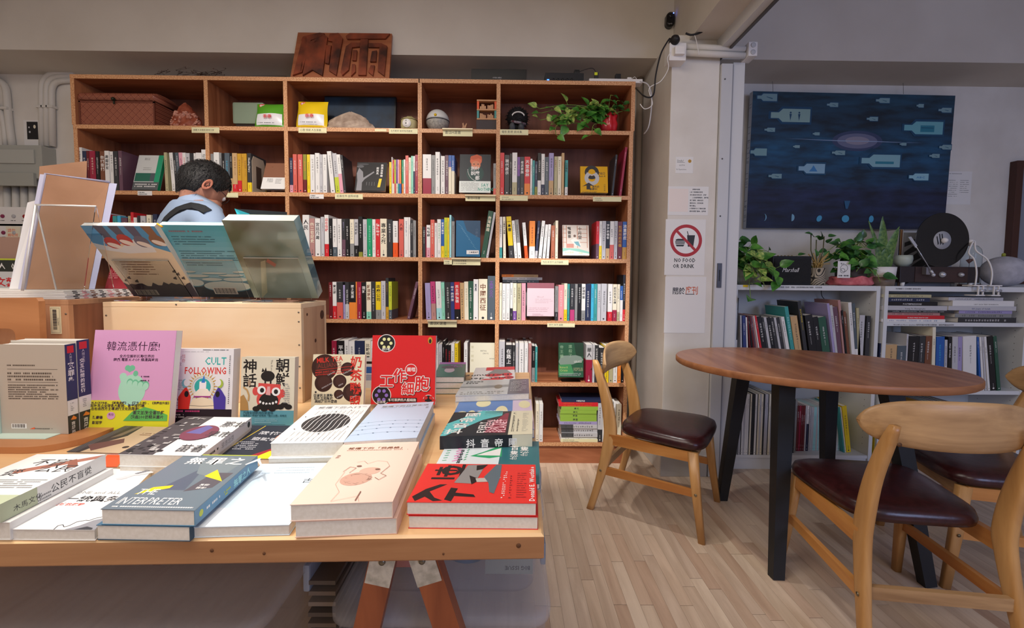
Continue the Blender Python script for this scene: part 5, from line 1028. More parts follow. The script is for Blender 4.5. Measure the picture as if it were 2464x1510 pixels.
r = thing('painting', 'large dark blue painting of floating white bottles and moon phases', 'painting', ((bl.x+br_.x)/2, Yp+.01, bl.z)); Nn = (br_-bl).cross(tl-bl).normalized()
def CP(u, v, h=0.0): return bl.lerp(br_, u).lerp(tl.lerp(tr, u), v)+Nn*h
q = MB(); vs = [CP(0, 0), CP(1, 0), CP(1, 1), CP(0, 1)]; bk = [v-Nn*.036 for v in vs]; q.add(vs+bk, [(0, 1, 2, 3)], canvas_mat()); q.add(vs+bk, [(7, 6, 5, 4), (0, 4, 5, 1), (1, 5, 6, 2), (2, 6, 7, 3), (3, 7, 4, 0)], mat('b9bcc0', .6)); q.build('canvas', r)
class PArt(Art):
    def P(s, x, y): return CP(x, y, s.k*.00006)
m_ = MB(); A = PArt(m_, (0, 0, 0), (1, 0, 0), (0, 0, 1)); 
def X_(px): return (px-62)/(1822-62)
def bottle(x, y, w_, h_, c):   # neck to the left, in 0..1 canvas units
    A.poly([(x, y-h_*.22), (x+w_*.20, y-h_*.22), (x+w_*.30, y-h_*.5), (x+w_, y-h_*.5), (x+w_, y+h_*.5), (x+w_*.30, y+h_*.5), (x+w_*.20, y+h_*.22), (x, y+h_*.22)], c)
gl = mat('16476a', .6)
A.ell(.53, .655, .125, .075, mat('3a4668', .6), 32); A.ell(.53, .655, .10, .055, mat('6a6f8c', .6), 32); A.ell(.53, .657, .06, .03, mat('8e8a9c', .6), 26); A.poly([(.17, .665), (.45, .657), (.60, .657), (.86, .648), (.60, .651), (.45, .651)], mat('8fa3c4', .6))
BT = [(155, 263, 170, 62, 0), (272, 415, 338, 112, 1), (755, 328, 96, 36, 0), (1178, 292, 118, 42, 0), (1528, 338, 62, 30, 0), (1718, 376, 112, 40, 0), (1098, 450, 95, 34, 0), (1420, 527, 335, 110, 2), (216, 540, 90, 34, 0), (630, 577, 60, 26, 0), (1380, 670, 58, 26, 0), (1722, 698, 104, 40, 0), (460, 686, 58, 24, 0), (95, 730, 140, 62, 3), (796, 741, 112, 38, 0), (1050, 812, 332, 108, 4), (1635, 774, 88, 34, 0), (508, 876, 226, 84, 5), (250, 940, 112, 40, 0), (1458, 958, 168, 60, 6)]
for (px, py, w_, h_, k) in BT:
    # undo the painting's own perspective with its edge lines
    xl = 118+(58-118)*(py-212)/(1400-212); xr = 1866+(1778-1866)*(py-250)/(1260-250); u = (px-xl)/(xr-xl); W2 = w_/(xr-xl); yt = 212+(px-118)*.023; v = 1-(py-yt)/(1395-212); H2 = h_/1183
    bottle(u-W2*.06, v, W2*1.1, H2*1.35, gl); bottle(u, v, W2, H2, mat(('7ea0a8', '8fb0ac', '6fb0bc', '7fa6ac', '86b4c0', '8ab0c8', '90c0d0')[k], .6))
    if k == 1:
        for dx in (.5, .72): A.ell(u+W2*dx, v+H2*.22, W2*.025, H2*.07, gl, 10); A.poly([(u+W2*(dx-.03), v+H2*.12), (u+W2*(dx+.03), v+H2*.12), (u+W2*dx, v-H2*.42)], gl)
    elif k == 2: A.rect(u+W2*.42, v-H2*.32, u+W2*.78, v+H2*.2, mat('2c7f96', .6)); A.line([(u+W2*.44, v), (u+W2*.76, v)], .004, gl)
    elif k == 4: A.rect(u+W2*.36, v-H2*.25, u+W2*.84, v-H2*.05, mat('2c7f96', .6))
    elif k == 5: A.poly([(u+W2*.4, v-H2*.3), (u+W2*.72, v-H2*.3), (u+W2*.62, v+H2*.1), (u+W2*.56, v+H2*.35), (u+W2*.5, v+H2*.05)], mat('3f7fb8', .6))
    elif k == 6: A.text('ABC', u+W2*.38, v-H2*.2, .02, mat('3f7fb8', .6), True)
    elif k == 0 and w_ > 85: A.poly([(u+W2*.45, v+H2*.12), (u+W2*.8, v-H2*.1), (u+W2*.75, v-H2*.22), (u+W2*.5, v)], mat('2c5f78', .6))
mb = mat('4fa3cc', .6)
A.ell(.495, .075, .0185, .027, mb, 24); A.ell(.363, .075, .013, .024, mb, 20, rot=-.2); A.ell(.625, .075, .012, .026, mb, 20)
for x, k in ((.225, .55), (.085, .2)):
    A.poly([(x+.014*math.cos(t), .08+.027*math.sin(t)) for t in [-PI/2+PI*i/10 for i in range(11)]]+[(x+.014*(1-2*k)*math.cos(t), .08+.027*math.sin(t)) for t in [PI/2-PI*i/10 for i in range(11)]], mat('7fb0cc', .6))
A.poly([(.483, .21), (.513, .21), (.503, .15), (.492, .15)], mat('2c5f88', .6)); m_.build('painted_scene', r)
q = MB(); 
for k in range(26): v = rr.uniform(.02, .97); q.box(-.0004, 0, -.024, .0, 0, .0022, 'charcoal', M=Matrix.Translation(CP(0, v, -.032)+Vector((-.0002, -.0, 0))))
q.build('edge_marks', r)
for (px, lab) in ((1858, 'left'), (2172, 'right')):
    t = at_y(px, 186, 2.87); b = at_y(px+2, 222 if px < 2000 else 226, 2.84); r2 = thing('hanging_wire', lab+' thin wire holding the blue painting to the conduit', 'wire', t); MB().tube([t, (t+b)/2+Vector((.001, 0, 0)), b], .0012, mat('6a665e', .6), 5).build('wire', r2); MB().tube([t+Vector((-.02, 0, .0)), t+Vector((0, -.012, .006)), t+Vector((.012, -.004, -.008))], .0016, 'charcoal', 5).build('knot', r2)
sheet('exhibit_note', 0, 'white printed sheet on the wall right of the painting', 'notice', (2278, 412, 2334, 492), yy=WALL_Y, fn=lambda A, w, h: (A.lines(w*.1, h*.92, w*.6, 1, .1, h*.02, 'grey', 1), A.lines(w*.1, h*.72, w*.45, 9, h*.06, h*.018, 'grey', 2), A.lines(w*.55, h*.72, w*.9, 7, h*.06, h*.018, 'grey', 3)))
a = at_y(2447, 386, 2.86); r = thing('picture_frame', 'dark brown wooden frame hanging at the right edge of the view', 'frame', (a.x+.2, 2.86, a.z-.8)); MF = mat('4a2a20', .4)
for (x0, x1, z0, z1) in ((a.x, a.x+.045, a.z-.8, a.z), (a.x+.4, a.x+.445, a.z-.8, a.z), (a.x+.045, a.x+.4, a.z-.045, a.z), (a.x+.045, a.x+.4, a.z-.8, a.z-.755)): MB().box(x0, x1, 2.855, 2.899, z0, z1, MF, .004).build('frame_bar', r)
MB().box(a.x+.04, a.x+.405, 2.88, 2.898, a.z-.76, a.z-.04, mat('8a8f9c', .5)).build('panel', r)
# ------------------------------------------------------------------ on the white units
ZU = 1.0552
def T(px, py, Y): return at_y(px, py, Y)
# pothos in a ribbed bowl
p = T(1790, 680, 2.50); c = Vector((p.x, 2.52, ZU)); r = thing('potted_pothos', 'variegated pothos in a ribbed grey bowl beside the pillar', 'plant', c)
q = MB(); n = 60; q.loft([[Vector((c.x+(R0+(.0018 if k % 2 else 0))*math.cos(2*PI*k/n), c.y+(R0+(.0018 if k % 2 else 0))*math.sin(2*PI*k/n), ZU+z_)) for k in range(n)] for R0, z_ in ((.045, 0), (.062, .02), (.072, .05), (.075, .09), (.070, .12), (.064, .12), (.060, .10))], mat('8d9286', .6), smooth=False); q.build('pot', r); MB().lathe([(.0001, .104), (.062, .105)], c, mat('33281e', .9), 20).build('soil', r)
rr = random.Random(12); c2 = c+Vector((0, 0, .11))
for k in range(24):
    a = rr.uniform(-.3, PI+.3) if k < 6 else rr.uniform(PI, 2*PI); L0 = rr.uniform(.05, .13); hz = rr.uniform(.0, .15)
    vine(r, [c2, c2+Vector((L0*.5*math.cos(a)*.8, L0*.5*math.sin(a), hz)), c2+Vector((L0*math.cos(a)*.9+.02, L0*math.sin(a), hz*.8-.02))], (M_LEAFD, M_LEAFV, M_LEAF)[k % 3], 200+k, .062, 3)
for k, (dx, dz) in enumerate(((-.02, -.20), (.05, -.12), (.13, -.09), (.0, -.09), (.11, -.02))): vine(r, [c2, c2+Vector((dx*.5, -.085, .0)), c2+Vector((dx, -.112, dz*.5)), c2+Vector((dx+.01, -.118, dz))], M_LEAFV if k % 2 else M_LEAF, 240+k, .068, 3)
vine(r, [c2+Vector((.06, 0, .08)), c2+Vector((.12, 0, .09)), c2+Vector((.155, -.01, .07))], M_LEAFD, 260, .045, 4)
# loudspeaker
a, b = T(1857, 683, 2.47), T(1954, 616, 2.47); r = thing('loudspeaker', 'black compact loudspeaker with white script lettering between the plants', 'loudspeaker', ((a.x+b.x)/2, 2.5, ZU))
MB().box(a.x, b.x, 2.47, 2.58, ZU, b.z, mat('101114', .6), .006).build('cabinet', r); MB().box(a.x+.01, b.x-.01, 2.4665, 2.471, ZU+.012, b.z-.014, speckle('grille_cloth', '090a0c', '1a1b1e', 400, .8, .3)).build('grille', r)
q = MB()
for k in range(5): q.lathe([(.005, 0), (.0045, .006)], (a.x+.06+k*.02, 2.52, b.z), mat('8a7a4a', .3, metal=.8), 10)
q.build('control_knobs', r); m_ = MB(); A = Art(m_, (a.x+.055, 2.4662, (ZU+b.z)/2-.008), (1, 0, 0), (0, 0, 1))
class Slant(Art):
    def P(s, x, y): return s.o+s.u*(x+y*.3)+s.v*y+s.n*(s.k*s.step)
A2 = Slant(m_, A.o, (1, 0, 0), (0, 0, 1)); A2.text('Marshall', 0, 0, .034, 'white', False, sx=.82); m_.build('lettering', r)
vp = T(1930, 620, 2.62)
r = thing('potted_pothos', 'small dark-leaved trailing plant behind the loudspeaker', 'plant', (vp.x, 2.64, ZU)); q = MB(); q.lathe([(.03, 0), (.038, .07), (.034, .07), (.03, .05)], (vp.x, 2.64, ZU), mat('6a5a4c', .7), 18); q.build('pot', r); c2 = Vector((vp.x, 2.64, ZU+.07))
for k, (dx, dz) in enumerate(((-.12, .08), (-.05, .10), (.03, .10), (-.09, .05))): vine(r, [c2, c2+Vector((dx*.6, -.01, dz*.9)), c2+Vector((dx, -.02, dz))], M_LEAFD, 300+k, .05, 4)
# patterned wooden cup with bare-stem plant
a, b = T(1958, 683, 2.46), T(1996, 640, 2.46); cx, R0 = (a.x+b.x)/2, (b.x-a.x)/2; r = thing('potted_cutting', 'bare yellow stems in a cup with black contour-line pattern', 'plant', (cx, 2.50, ZU))
m = bpy.data.materials.new('contour_cup'); m.use_nodes = True; L = m.node_tree.links.new; bb_ = bsdf(m); tc = nd(m, 'ShaderNodeTexCoord'); n_ = nd(m, 'ShaderNodeTexNoise', Scale=14.0, Detail=0.0); L(tc.outputs['Object'], n_.inputs['Vector']); k_ = nd(m, 'ShaderNodeMath', operation='MULTIPLY'); k_.inputs[1].default_value = 11; L(n_.outputs[0], k_.inputs[0]); f_ = nd(m, 'ShaderNodeMath', operation='FRACT'); L(k_.outputs[0], f_.inputs[0]); rm = ramp(m, [(.30, '1c1a18'), (.36, 'a89c88')]); L(f_.outputs[0], rm.inputs[0]); L(rm.outputs[0], bb_.inputs['Base Color']); bb_.inputs['Roughness'].default_value = .6
MB().lathe([(R0*.88, 0), (R0, .01), (R0, .098), (R0*.9, .1), (R0*.88, .085)], (cx, 2.50, ZU), m, 28).build('cup', r)
q = MB(); rr = random.Random(5); my = mat('b09458', .6)
for k in range(26): a_ = rr.uniform(0, 2*PI); e = Vector((cx+rr.uniform(-.06, .06), 2.50+rr.uniform(-.03, .03), ZU+rr.uniform(.12, .19))); q.tube([(cx+.02*math.cos(a_), 2.5+.02*math.sin(a_), ZU+.07), (Vector((cx, 2.5, ZU+.12))+e)/2, e], .0028, my, 5)
for dx, dz in ((-.04, .30), (-.01, .26), (.03, .28)): q.tube([(cx, 2.5, ZU+.08), (cx+dx, 2.5, ZU+.2), (cx+dx*1.1, 2.5, ZU+dz)], .003, mat('5a5a3a', .6), 5)
q.build('stems', r); q = MB()
for k in range(9): leaf(q, (cx+rr.uniform(-.05, .05), 2.49, ZU+rr.uniform(.14, .30)), (rr.uniform(-1, 1), -.2, rr.uniform(-.2, 1)), .045, M_LEAFD)
q.build('leaves', r)
# pothos mass in a pink cloth wrap, with card
c = Vector((T(2050, 660, 2.53).x, 2.54, ZU)); r = thing('potted_pothos', 'big bushy pothos standing in a crumpled pink cloth wrap', 'plant', c); MB().lathe([(.06, 0), (.075, .05), (.078, .10), (.07, .10), (.066, .08)], c, mat('3a3230', .6), 24).build('pot', r)
M_PINKC = speckle('pink_cloth', 'c9626a', 'e08084', 40, .9, .4); q = MB(); n = 44; rr = random.Random(3)
q.loft([[Vector((c.x+R1*(1+.12*math.sin(5*a_+z_*60))*math.cos(a_)*1.35, c.y-.005+R1*.9*math.sin(a_), ZU+z_+.006*math.sin(7*a_)*(1 if z_ > .002 else 0))) for a_ in [2*PI*k/n for k in range(n)]] for R1, z_ in ((.080, .002), (.092, .012), (.088, .03), (.082, .042), (.088, .05), (.079, .046))], M_PINKC); q.build('cloth_wrap', r)
c2 = c+Vector((0, 0, .10))
for k in range(44):
    a_ = rr.uniform(0, 2*PI); L0 = rr.uniform(.05, .17) if math.cos(a_) < .2 else rr.uniform(.04, .10); hz = rr.uniform(.0, .15)
    vine(r, [c2, c2+Vector((L0*.5*math.cos(a_), L0*.3*math.sin(a_), hz)), c2+Vector((L0*math.cos(a_), L0*.5*math.sin(a_)-.02, hz*.9-.01))], (M_LEAFD, M_LEAF, M_LEAFD)[k % 3], 400+k, .055, 3)
for k, (dx, dz) in enumerate(((.10, -.08), (.06, -.03), (-.04, -.02))): vine(r, [c2, c2+Vector((dx*.6, -.08, 0)), c2+Vector((dx, -.09, dz))], M_LEAFD, 460+k, .06, 4)
a, b = T(2015, 668, 2.435), T(2048, 628, 2.435); r = thing('price_card', 'small white card with a line drawing stuck in the pink cloth', 'card', (a.x, 2.44, a.z)); MB().box(a.x, b.x, 2.4365, 2.4375, a.z, b.z, 'white').build('card', r)
m_ = MB(); A = Art(m_, (a.x, 2.4364, a.z), (1, 0, 0), (0, 0, 1)); w_ = b.x-a.x; A.ring(w_*.5, w_*.75, w_*.26, w_*.29, 'charcoal', 14); A.ring(w_*.4, w_*.55, w_*.16, w_*.19, 'charcoal', 10); A.text('宅土', w_*.2, w_*1.02, w_*.16, 'charcoal', True); A.lines(w_*.1, w_*.12, w_*.9, 1, .01, w_*.1, 'charcoal', 1); m_.build('card_print', r)
# snake plant in two-tone pot, small white bowl behind
a, b = T(2109, 684, 2.46), T(2169, 638, 2.46); cx, R0 = (a.x+b.x)/2, (b.x-a.x)/2; r = thing('snake_plant', 'tall snake plant in a white pot with brown lower half', 'plant', (cx, 2.51, ZU))
MB().lathe([(R0*.88, 0), (R0*.93, .052)], (cx, 2.51, ZU), wood('pot_wood', '8a7a6c', '6a5a4e', 'X', 12), 28).build('pot_base', r); MB().lathe([(R0*.93, .052), (R0, .108), (R0*.94, .108), (R0*.90, .09)], (cx, 2.51, ZU), M_WHITEP, 28).build('pot', r); MB().lathe([(.0001, .092), (R0*.91, .093)], (cx, 2.51, ZU), mat('33281e', .9), 20).build('soil', r)
def blade(q, base, tip, w_, m, bend=(0, 0, 0), n=9):
    B, Tt = Vector(base), Vector(tip); vs = []; fs = []
    for i in range(n):
        t = i/(n-1); ccc = B.lerp(Tt, t)+Vector(bend)*math.sin(PI*t); wd = w_*(math.sin(PI*min(t*.80+.18, 1))**.8)*(1 if i < n-1 else .05); vs += [ccc+Vector((-wd/2, .006, 0)), ccc, ccc+Vector((wd/2, .006, 0))]
    for i in range(n-1):
        for j in (0, 1): fs.append((i*3+j, i*3+j+1, (i+1)*3+j+1, (i+1)*3+j))
    q.add(vs, fs, m, True)
M_SN = speckle('banded_leaf', '35602c', '6f8f48', 70, .4, .05)
for (dx, tx, tz, w_, bz) in ((-.01, -.025, .345, .044, .01), (-.02, -.105, .32, .022, .02), (.02, .075, .29, .046, -.01), (.01, .005, .17, .05, .0), (-.03, -.10, .13, .05, .0), (.0, -.045, .22, .03, 0), (.03, .04, .14, .035, 0)):
    q = MB(); blade(q, (cx+dx, 2.505, ZU+.09), (cx+tx, 2.49, ZU+.05+tz), w_*1.35, M_SN, (bz, 0, 0)); q.build('leaf_blade', r)
a, b = T(2150, 640, 2.56), T(2190, 612, 2.56); cx, R0 = (a.x+b.x)/2, (b.x-a.x)/2; r = thing('bowl', 'small round pale ceramic bowl standing on the turntable edge', 'bowl', (cx, 2.555, 0)); 
# record player standing upright
YR = 2.50
a, b = T(2166, 684, YR-.02), T(2362, 642, YR-.02); r = thing('record_player', 'upright record player with dark wooden base and white knobs', 'record player', ((a.x+b.x)/2, YR, ZU)); zb0 = ZU+.022; zb1 = b.z
bowl = bpy.data.objects['bowl']; bowl.location.z = zb1; MB().lathe([(R0*.45, 0), (R0*.9, .02), (R0, .045), (R0*.95, .066), (R0*.88, .066), (R0*.9, .04), (.001, .01)], (cx, 2.555, zb1), mat('b9c4b8', .4), 28).build('bowl_body', bowl)
MB().box(a.x, b.x, YR-.015, YR+.12, zb0, zb1, mat('2a2226', .35), .003).build('base', r); MB().box(a.x+.085, b.x-.075, YR-.018, YR-.014, zb0+.002, zb1-.003, wood('rp_wood', '4a302a', '2e1e1c', 'X', 8)).build('front_panel', r)
for xx in (a.x+.03, b.x-.04): 
    for yy in (YR+.0, YR+.10): MB().lathe([(.009, 0), (.012, .022)], (xx, yy, ZU), M_WHITEP, 12).build('foot', r)
MK = mat('c9cdd6', .2, metal=.5)
for px, R1 in ((2270, .017), (2315, .013)): k_ = T(px, 660, YR-.03); MB().lathe([(R1, 0), (R1, .008), (R1*.8, .014), (R1*.55, .02), (.001, .022)], (k_.x, YR-.018, (zb0+zb1)/2), MK, 24, 'Y').build('knob', r)
k_ = T(2274, 577, YR-.03); RV = .155; M_VIN = mat('08080a', .22, coat=.3)
MB().box(k_.x-.02, k_.x+.02, YR-.005, YR+.02, zb1-.01, k_.z+.02, mat('1a181c', .4)).build('spindle_post', r)
v_ = thing('vinyl_record', 'black vinyl record mounted upright on the record player', 'record', (k_.x, YR-.02, k_.z-RV)); prof = []
for i in range(36): rr_ = .052+(RV-.054)*i/35; prof.append((rr_, .0022+(.0003 if i % 2 else 0)))
MB().lathe([(RV, 0), (RV, .0022)]+prof[::-1]+[(.050, .0022)], (k_.x, YR-.012, k_.z), M_VIN, 72, 'Y').build('disc', v_)
MB().lathe([(.051, .0), (.051, .0026)], (k_.x, YR-.012, k_.z), mat('b3b6bd', .4), 40, 'Y').build('paper_label', v_)
m_ = MB(); A = Art(m_, (k_.x, YR-.0148, k_.z), (1, 0, 0), (0, 0, 1)); 
for x0 in (-.036, -.022, -.008): A.poly([(x0, .035 if x0 > -.03 else .02), (x0+.007, .037 if x0 > -.03 else .023), (x0+.018, -.02), (x0+.011, -.028)], 'charcoal')
m_.build('label_print', v_)
MB().lathe([(.004, 0), (.016, .004), (.016, .012), (.010, .022), (.001, .026)], (k_.x+.004, YR-.0146, k_.z-.002), M_WHITEP, 24, 'Y').build('record_clamp', r)
q = MB(); t0, t1, t2 = T(2188, 572, YR-.06), T(2204, 592, YR-.06), T(2240, 650, YR-.05); q.tube([t1, t2], .0022, MK, 8); q.build('tonearm_tube', r)
q = MB(); q.add([t0+Vector((-.006, 0, .004)), t0+Vector((.010, 0, .008)), t1+Vector((.008, 0, .004)), t1+Vector((.001, 0, -.010)), t0+Vector((-.006, .006, .004)), t0+Vector((.010, .006, .008)), t1+Vector((.008, .006, .004)), t1+Vector((.001, .006, -.010))], [(0, 3, 2, 1), (4, 5, 6, 7), (0, 1, 5, 4), (1, 2, 6, 5), (2, 3, 7, 6), (3, 0, 4, 7)], MK); q.build('headshell', r)
q = MB(); q.tube([t2, t2+Vector((.014, .0, -.022))], .007, MK, 12); q.ball(t2+Vector((.016, 0, -.026)), .010, MK, 12, 8); q.build('counterweight', r)
MB().box(t2.x-.02, t2.x+.004, YR-.045, YR-.016, t2.z-.025, t2.z+.018, mat('8d8a90', .3, metal=.6), .003).build('tonearm_mount', r)
# record sleeves leaning behind
a, b = T(2155, 640, 2.64), T(2226, 512, 2.64)
for i in range(6):
    cc_ = ('palegrey', 'charcoal', 'tan', 'brown', 'palegrey', 'grey')[i]; x0 = a.x-.028+i*.006; s_ = thing('record_sleeve', ('striped black and silver record sleeve in front of the row behind the record' if i == 5 else f"{CW.get(cc_, cc_)} record sleeve edge, {ORD[i]} from left behind the snake plant"), 'record sleeve', (x0, 2.66, ZU), group='record sleeves behind the record player')
    if i < 5: MB().box(x0, x0+.004, 2.60, 2.80, ZU, ZU+.335, cc_).build('sleeve', s_)
    else:
        MB().box(x0+.004, x0+.30, 2.60, 2.605, ZU, ZU+.318, mat('9a9da6', .35)).build('sleeve', s_); m_ = MB(); A = Art(m_, (x0+.004, 2.5998, ZU), (1, 0, 0), (0, 0, 1))
        for k in range(7):
            y0 = .0+k*.058; A.poly([(0.004, y0), (.004, y0+.026), (.16, min(y0+.14, .314)), (.2, min(y0+.13, .314)), (.2, min(y0+.10, .31))], 'charcoal') if y0 < .26 else None
        m_.build('sleeve_print', s_)
# glass cloche with dried mobile
c = T(2352, 650, 2.62); r = thing('glass_cloche', 'clear glass dome with a small mobile inside behind the record', 'glass dome', (c.x, 2.66, ZU)); M_GL = mat('eef4f6', .02, trans=1.0, ior=1.15)
MB().lathe([(.048, .0), (.048, .19), (.042, .215), (.028, .234), (.001, .243), (.001, .241), (.027, .232), (.041, .214), (.0465, .19), (.0465, 0)], (c.x, 2.66, ZU+.012), M_GL, 32).build('dome', r); MB().lathe([(.055, 0), (.055, .012), (.05, .0125)], (c.x, 2.66, ZU), mat('6a4a3a', .5), 30).build('base', r)
q = MB(); q.tube([(c.x-.01, 2.66, ZU+.012), (c.x-.01, 2.66, ZU+.19)], .0012, mat('7a5a4a', .6), 5)
for dz in (.07, .16): q.add([Vector((c.x-.04, 2.655, ZU+dz)), Vector((c.x+.018, 2.655, ZU+dz+.006)), Vector((c.x-.018, 2.655, ZU+dz-.022)), Vector((c.x-.01, 2.66, ZU+dz+.01))], [(0, 2, 3), (2, 1, 3)], mat('7a4a3c', .6))
q.build('mobile', r)
# two clip lamps
for i, (bx, tx, ty) in enumerate(((2345, 2338, 588), (2382, 2342, 590))):
    b0 = T(bx, 686, YW+.004); r = thing('clip_lamp', ('left', 'right')[i]+' of two white gooseneck clip lamps clamped on the white unit', 'lamp', (b0.x, YW, 1.055)); z1 = ZU+.004
    q = MB(); q.box(b0.x-.045, b0.x+.028, YW-.035, YW+.03, z1, z1+.007, M_WHITEP, .003); q.build('upper_jaw', r)
    q = MB(); q.box(b0.x-.03, b0.x+.022, YW-.035, YW+.03, 1.005, 1.012, M_WHITEP, .003); q.box(b0.x-.018, b0.x-.012, YW-.034, YW-.028, 1.012, z1, M_WHITEP); q.box(b0.x+.008, b0.x+.014, YW-.034, YW-.028, 1.012, z1, M_WHITEP); q.build('lower_jaw', r)
    q = MB(); q.lathe([(.008, 0), (.008, .03)], (b0.x-.008, YW-.032, 1.035), MK, 12, 'X'); q.build('spring', r)
    e = T(tx+4, ty-8, YW+.05); pts = [Vector((b0.x, YW, z1+.006)), Vector((b0.x+.002, YW, z1+.08)), Vector((b0.x-.006-.012*i, YW+.01, z1+.15)), Vector((b0.x-.018-.045*i, YW+.03, z1+.19+.01*i)), e]
    qq = []
    for k in range(len(pts)-1):
        p0, p1, p2, p3 = pts[max(k-1, 0)], pts[k], pts[k+1], pts[min(k+2, len(pts)-1)]
        for j in range(8): t = j/8; qq.append(0.5*((2*p1)+(-p0+p2)*t+(2*p0-5*p1+4*p2-p3)*t*t+(-p0+3*p1-3*p2+p3)*t**3))
    qq.append(pts[-1]); MB().tube(qq, .0042, M_WHITEP, 10).build('gooseneck', r); q = MB(); q.lathe([(.007, 0), (.012, -.008), (.02, -.03), (.017, -.034)], qq[-1], M_WHITEP, 18, 'Y'); q.build('lamp_head', r)
# rough white sphere
c = T(2420, 650, 2.56); R0 = .098; r = thing('sphere_ornament', 'large matte white sphere at the right end of the white unit', 'ornament', (c.x, 2.57, ZU)); MB().ball((c.x, 2.57, ZU+R0*.92), R0, speckle('rough_white', 'a8a8b2', 'bcbcc6', 30, .9, .2), 32, 20, (1.12, 1, .92)).build('ball', r)
c = T(2420, 600, 2.57); MB().lathe([(.009, 0), (.009, .016), (.004, .02)], (c.x-.01, 2.57, ZU+R0*1.83), mat('9aa03a', .5), 12).build('peg', r)
cable([T(1976, 698, 2.66), T(1978, 712, 2.66), T(1986, 722, 2.67), T(1992, 735, 2.68)], .002, 'black', 'thin black lead hanging inside the left white unit')
# ================================================================== TABLES AND CHAIRS
# round table
tc_, tz = (1.235, 1.76), .745
def el(t, k=1.0, a=math.radians(158)): u, v = .512*k*math.cos(t), .384*k*math.sin(t); return (tc_[0]+u*math.cos(a)-v*math.sin(a), tc_[1]+u*math.sin(a)+v*math.cos(a))
r = thing('round_table', 'round table with reddish veneer top and four splayed black legs', 'table', (tc_[0], tc_[1], 0)); n = 64; E_M = mat('b98a5c', .5)
q = MB(); rg = [[Vector((*el(2*PI*k/n, kk), z)) for k in range(n)] for kk, z in ((.985, tz-.028), (1.0, tz-.022), (1.0, tz-.004), (.994, tz))]; q.loft(rg, wood('table_rim', 'b47a50', '8e5a38', 'X', 6), True, False)
q.add([Vector((*el(2*PI*k/n, .994), tz)) for k in range(n)], [tuple(range(n))], M_TOP); q.add([Vector((*el(2*PI*k/n, .985), tz-.028)) for k in range(n)], [tuple(range(n-1, -1, -1))], E_M); q.build('tabletop', r)
def bar(q, p0, p1, w0, w1, d0, d1, m, up=(0, 0, 1)):
    p0, p1 = Vector(p0), Vector(p1); t = (p1-p0).normalized(); a = Vector(up).cross(t); a = a.normalized() if a.length > 1e-3 else Vector((1, 0, 0)); b = t.cross(a)
    vs = [p+a*sx*w/2+b*sy*d/2 for p, w, d in ((p0, w0, d0), (p1, w1, d1)) for sx, sy in ((-1, -1), (1, -1), (1, 1), (-1, 1))]
    return q.add(vs, [(3, 2, 1, 0), (4, 5, 6, 7), (0, 1, 5, 4), (1, 2, 6, 5), (2, 3, 7, 6), (3, 0, 4, 7)], m)
M_BL = mat('1a1d22', .5); tops = []
for f, t_ in (((1.062, 2.09), (1.085, 1.98)), ((.985, 1.525), (1.03, 1.60)), ((1.505, 1.488), (1.41, 1.585)), ((1.56, 2.06), (1.46, 1.95))):
    q = MB(); bar(q, (f[0], f[1], 0), (t_[0], t_[1], tz-.028), .042, .062, .034, .048, M_BL, up=(0, 1, 0)); q.build('leg', r); tops.append(Vector((t_[0], t_[1], tz-.045)))
q = MB()
for i in range(4): bar(q, tops[i], tops[(i+1) % 4], .03, .03, .03, .03, M_BL)
bar(q, tops[0], tops[2], .03, .03, .028, .028, M_BL); bar(q, tops[1], tops[3], .03, .03, .028, .028, M_BL); q.build('under_frame', r)
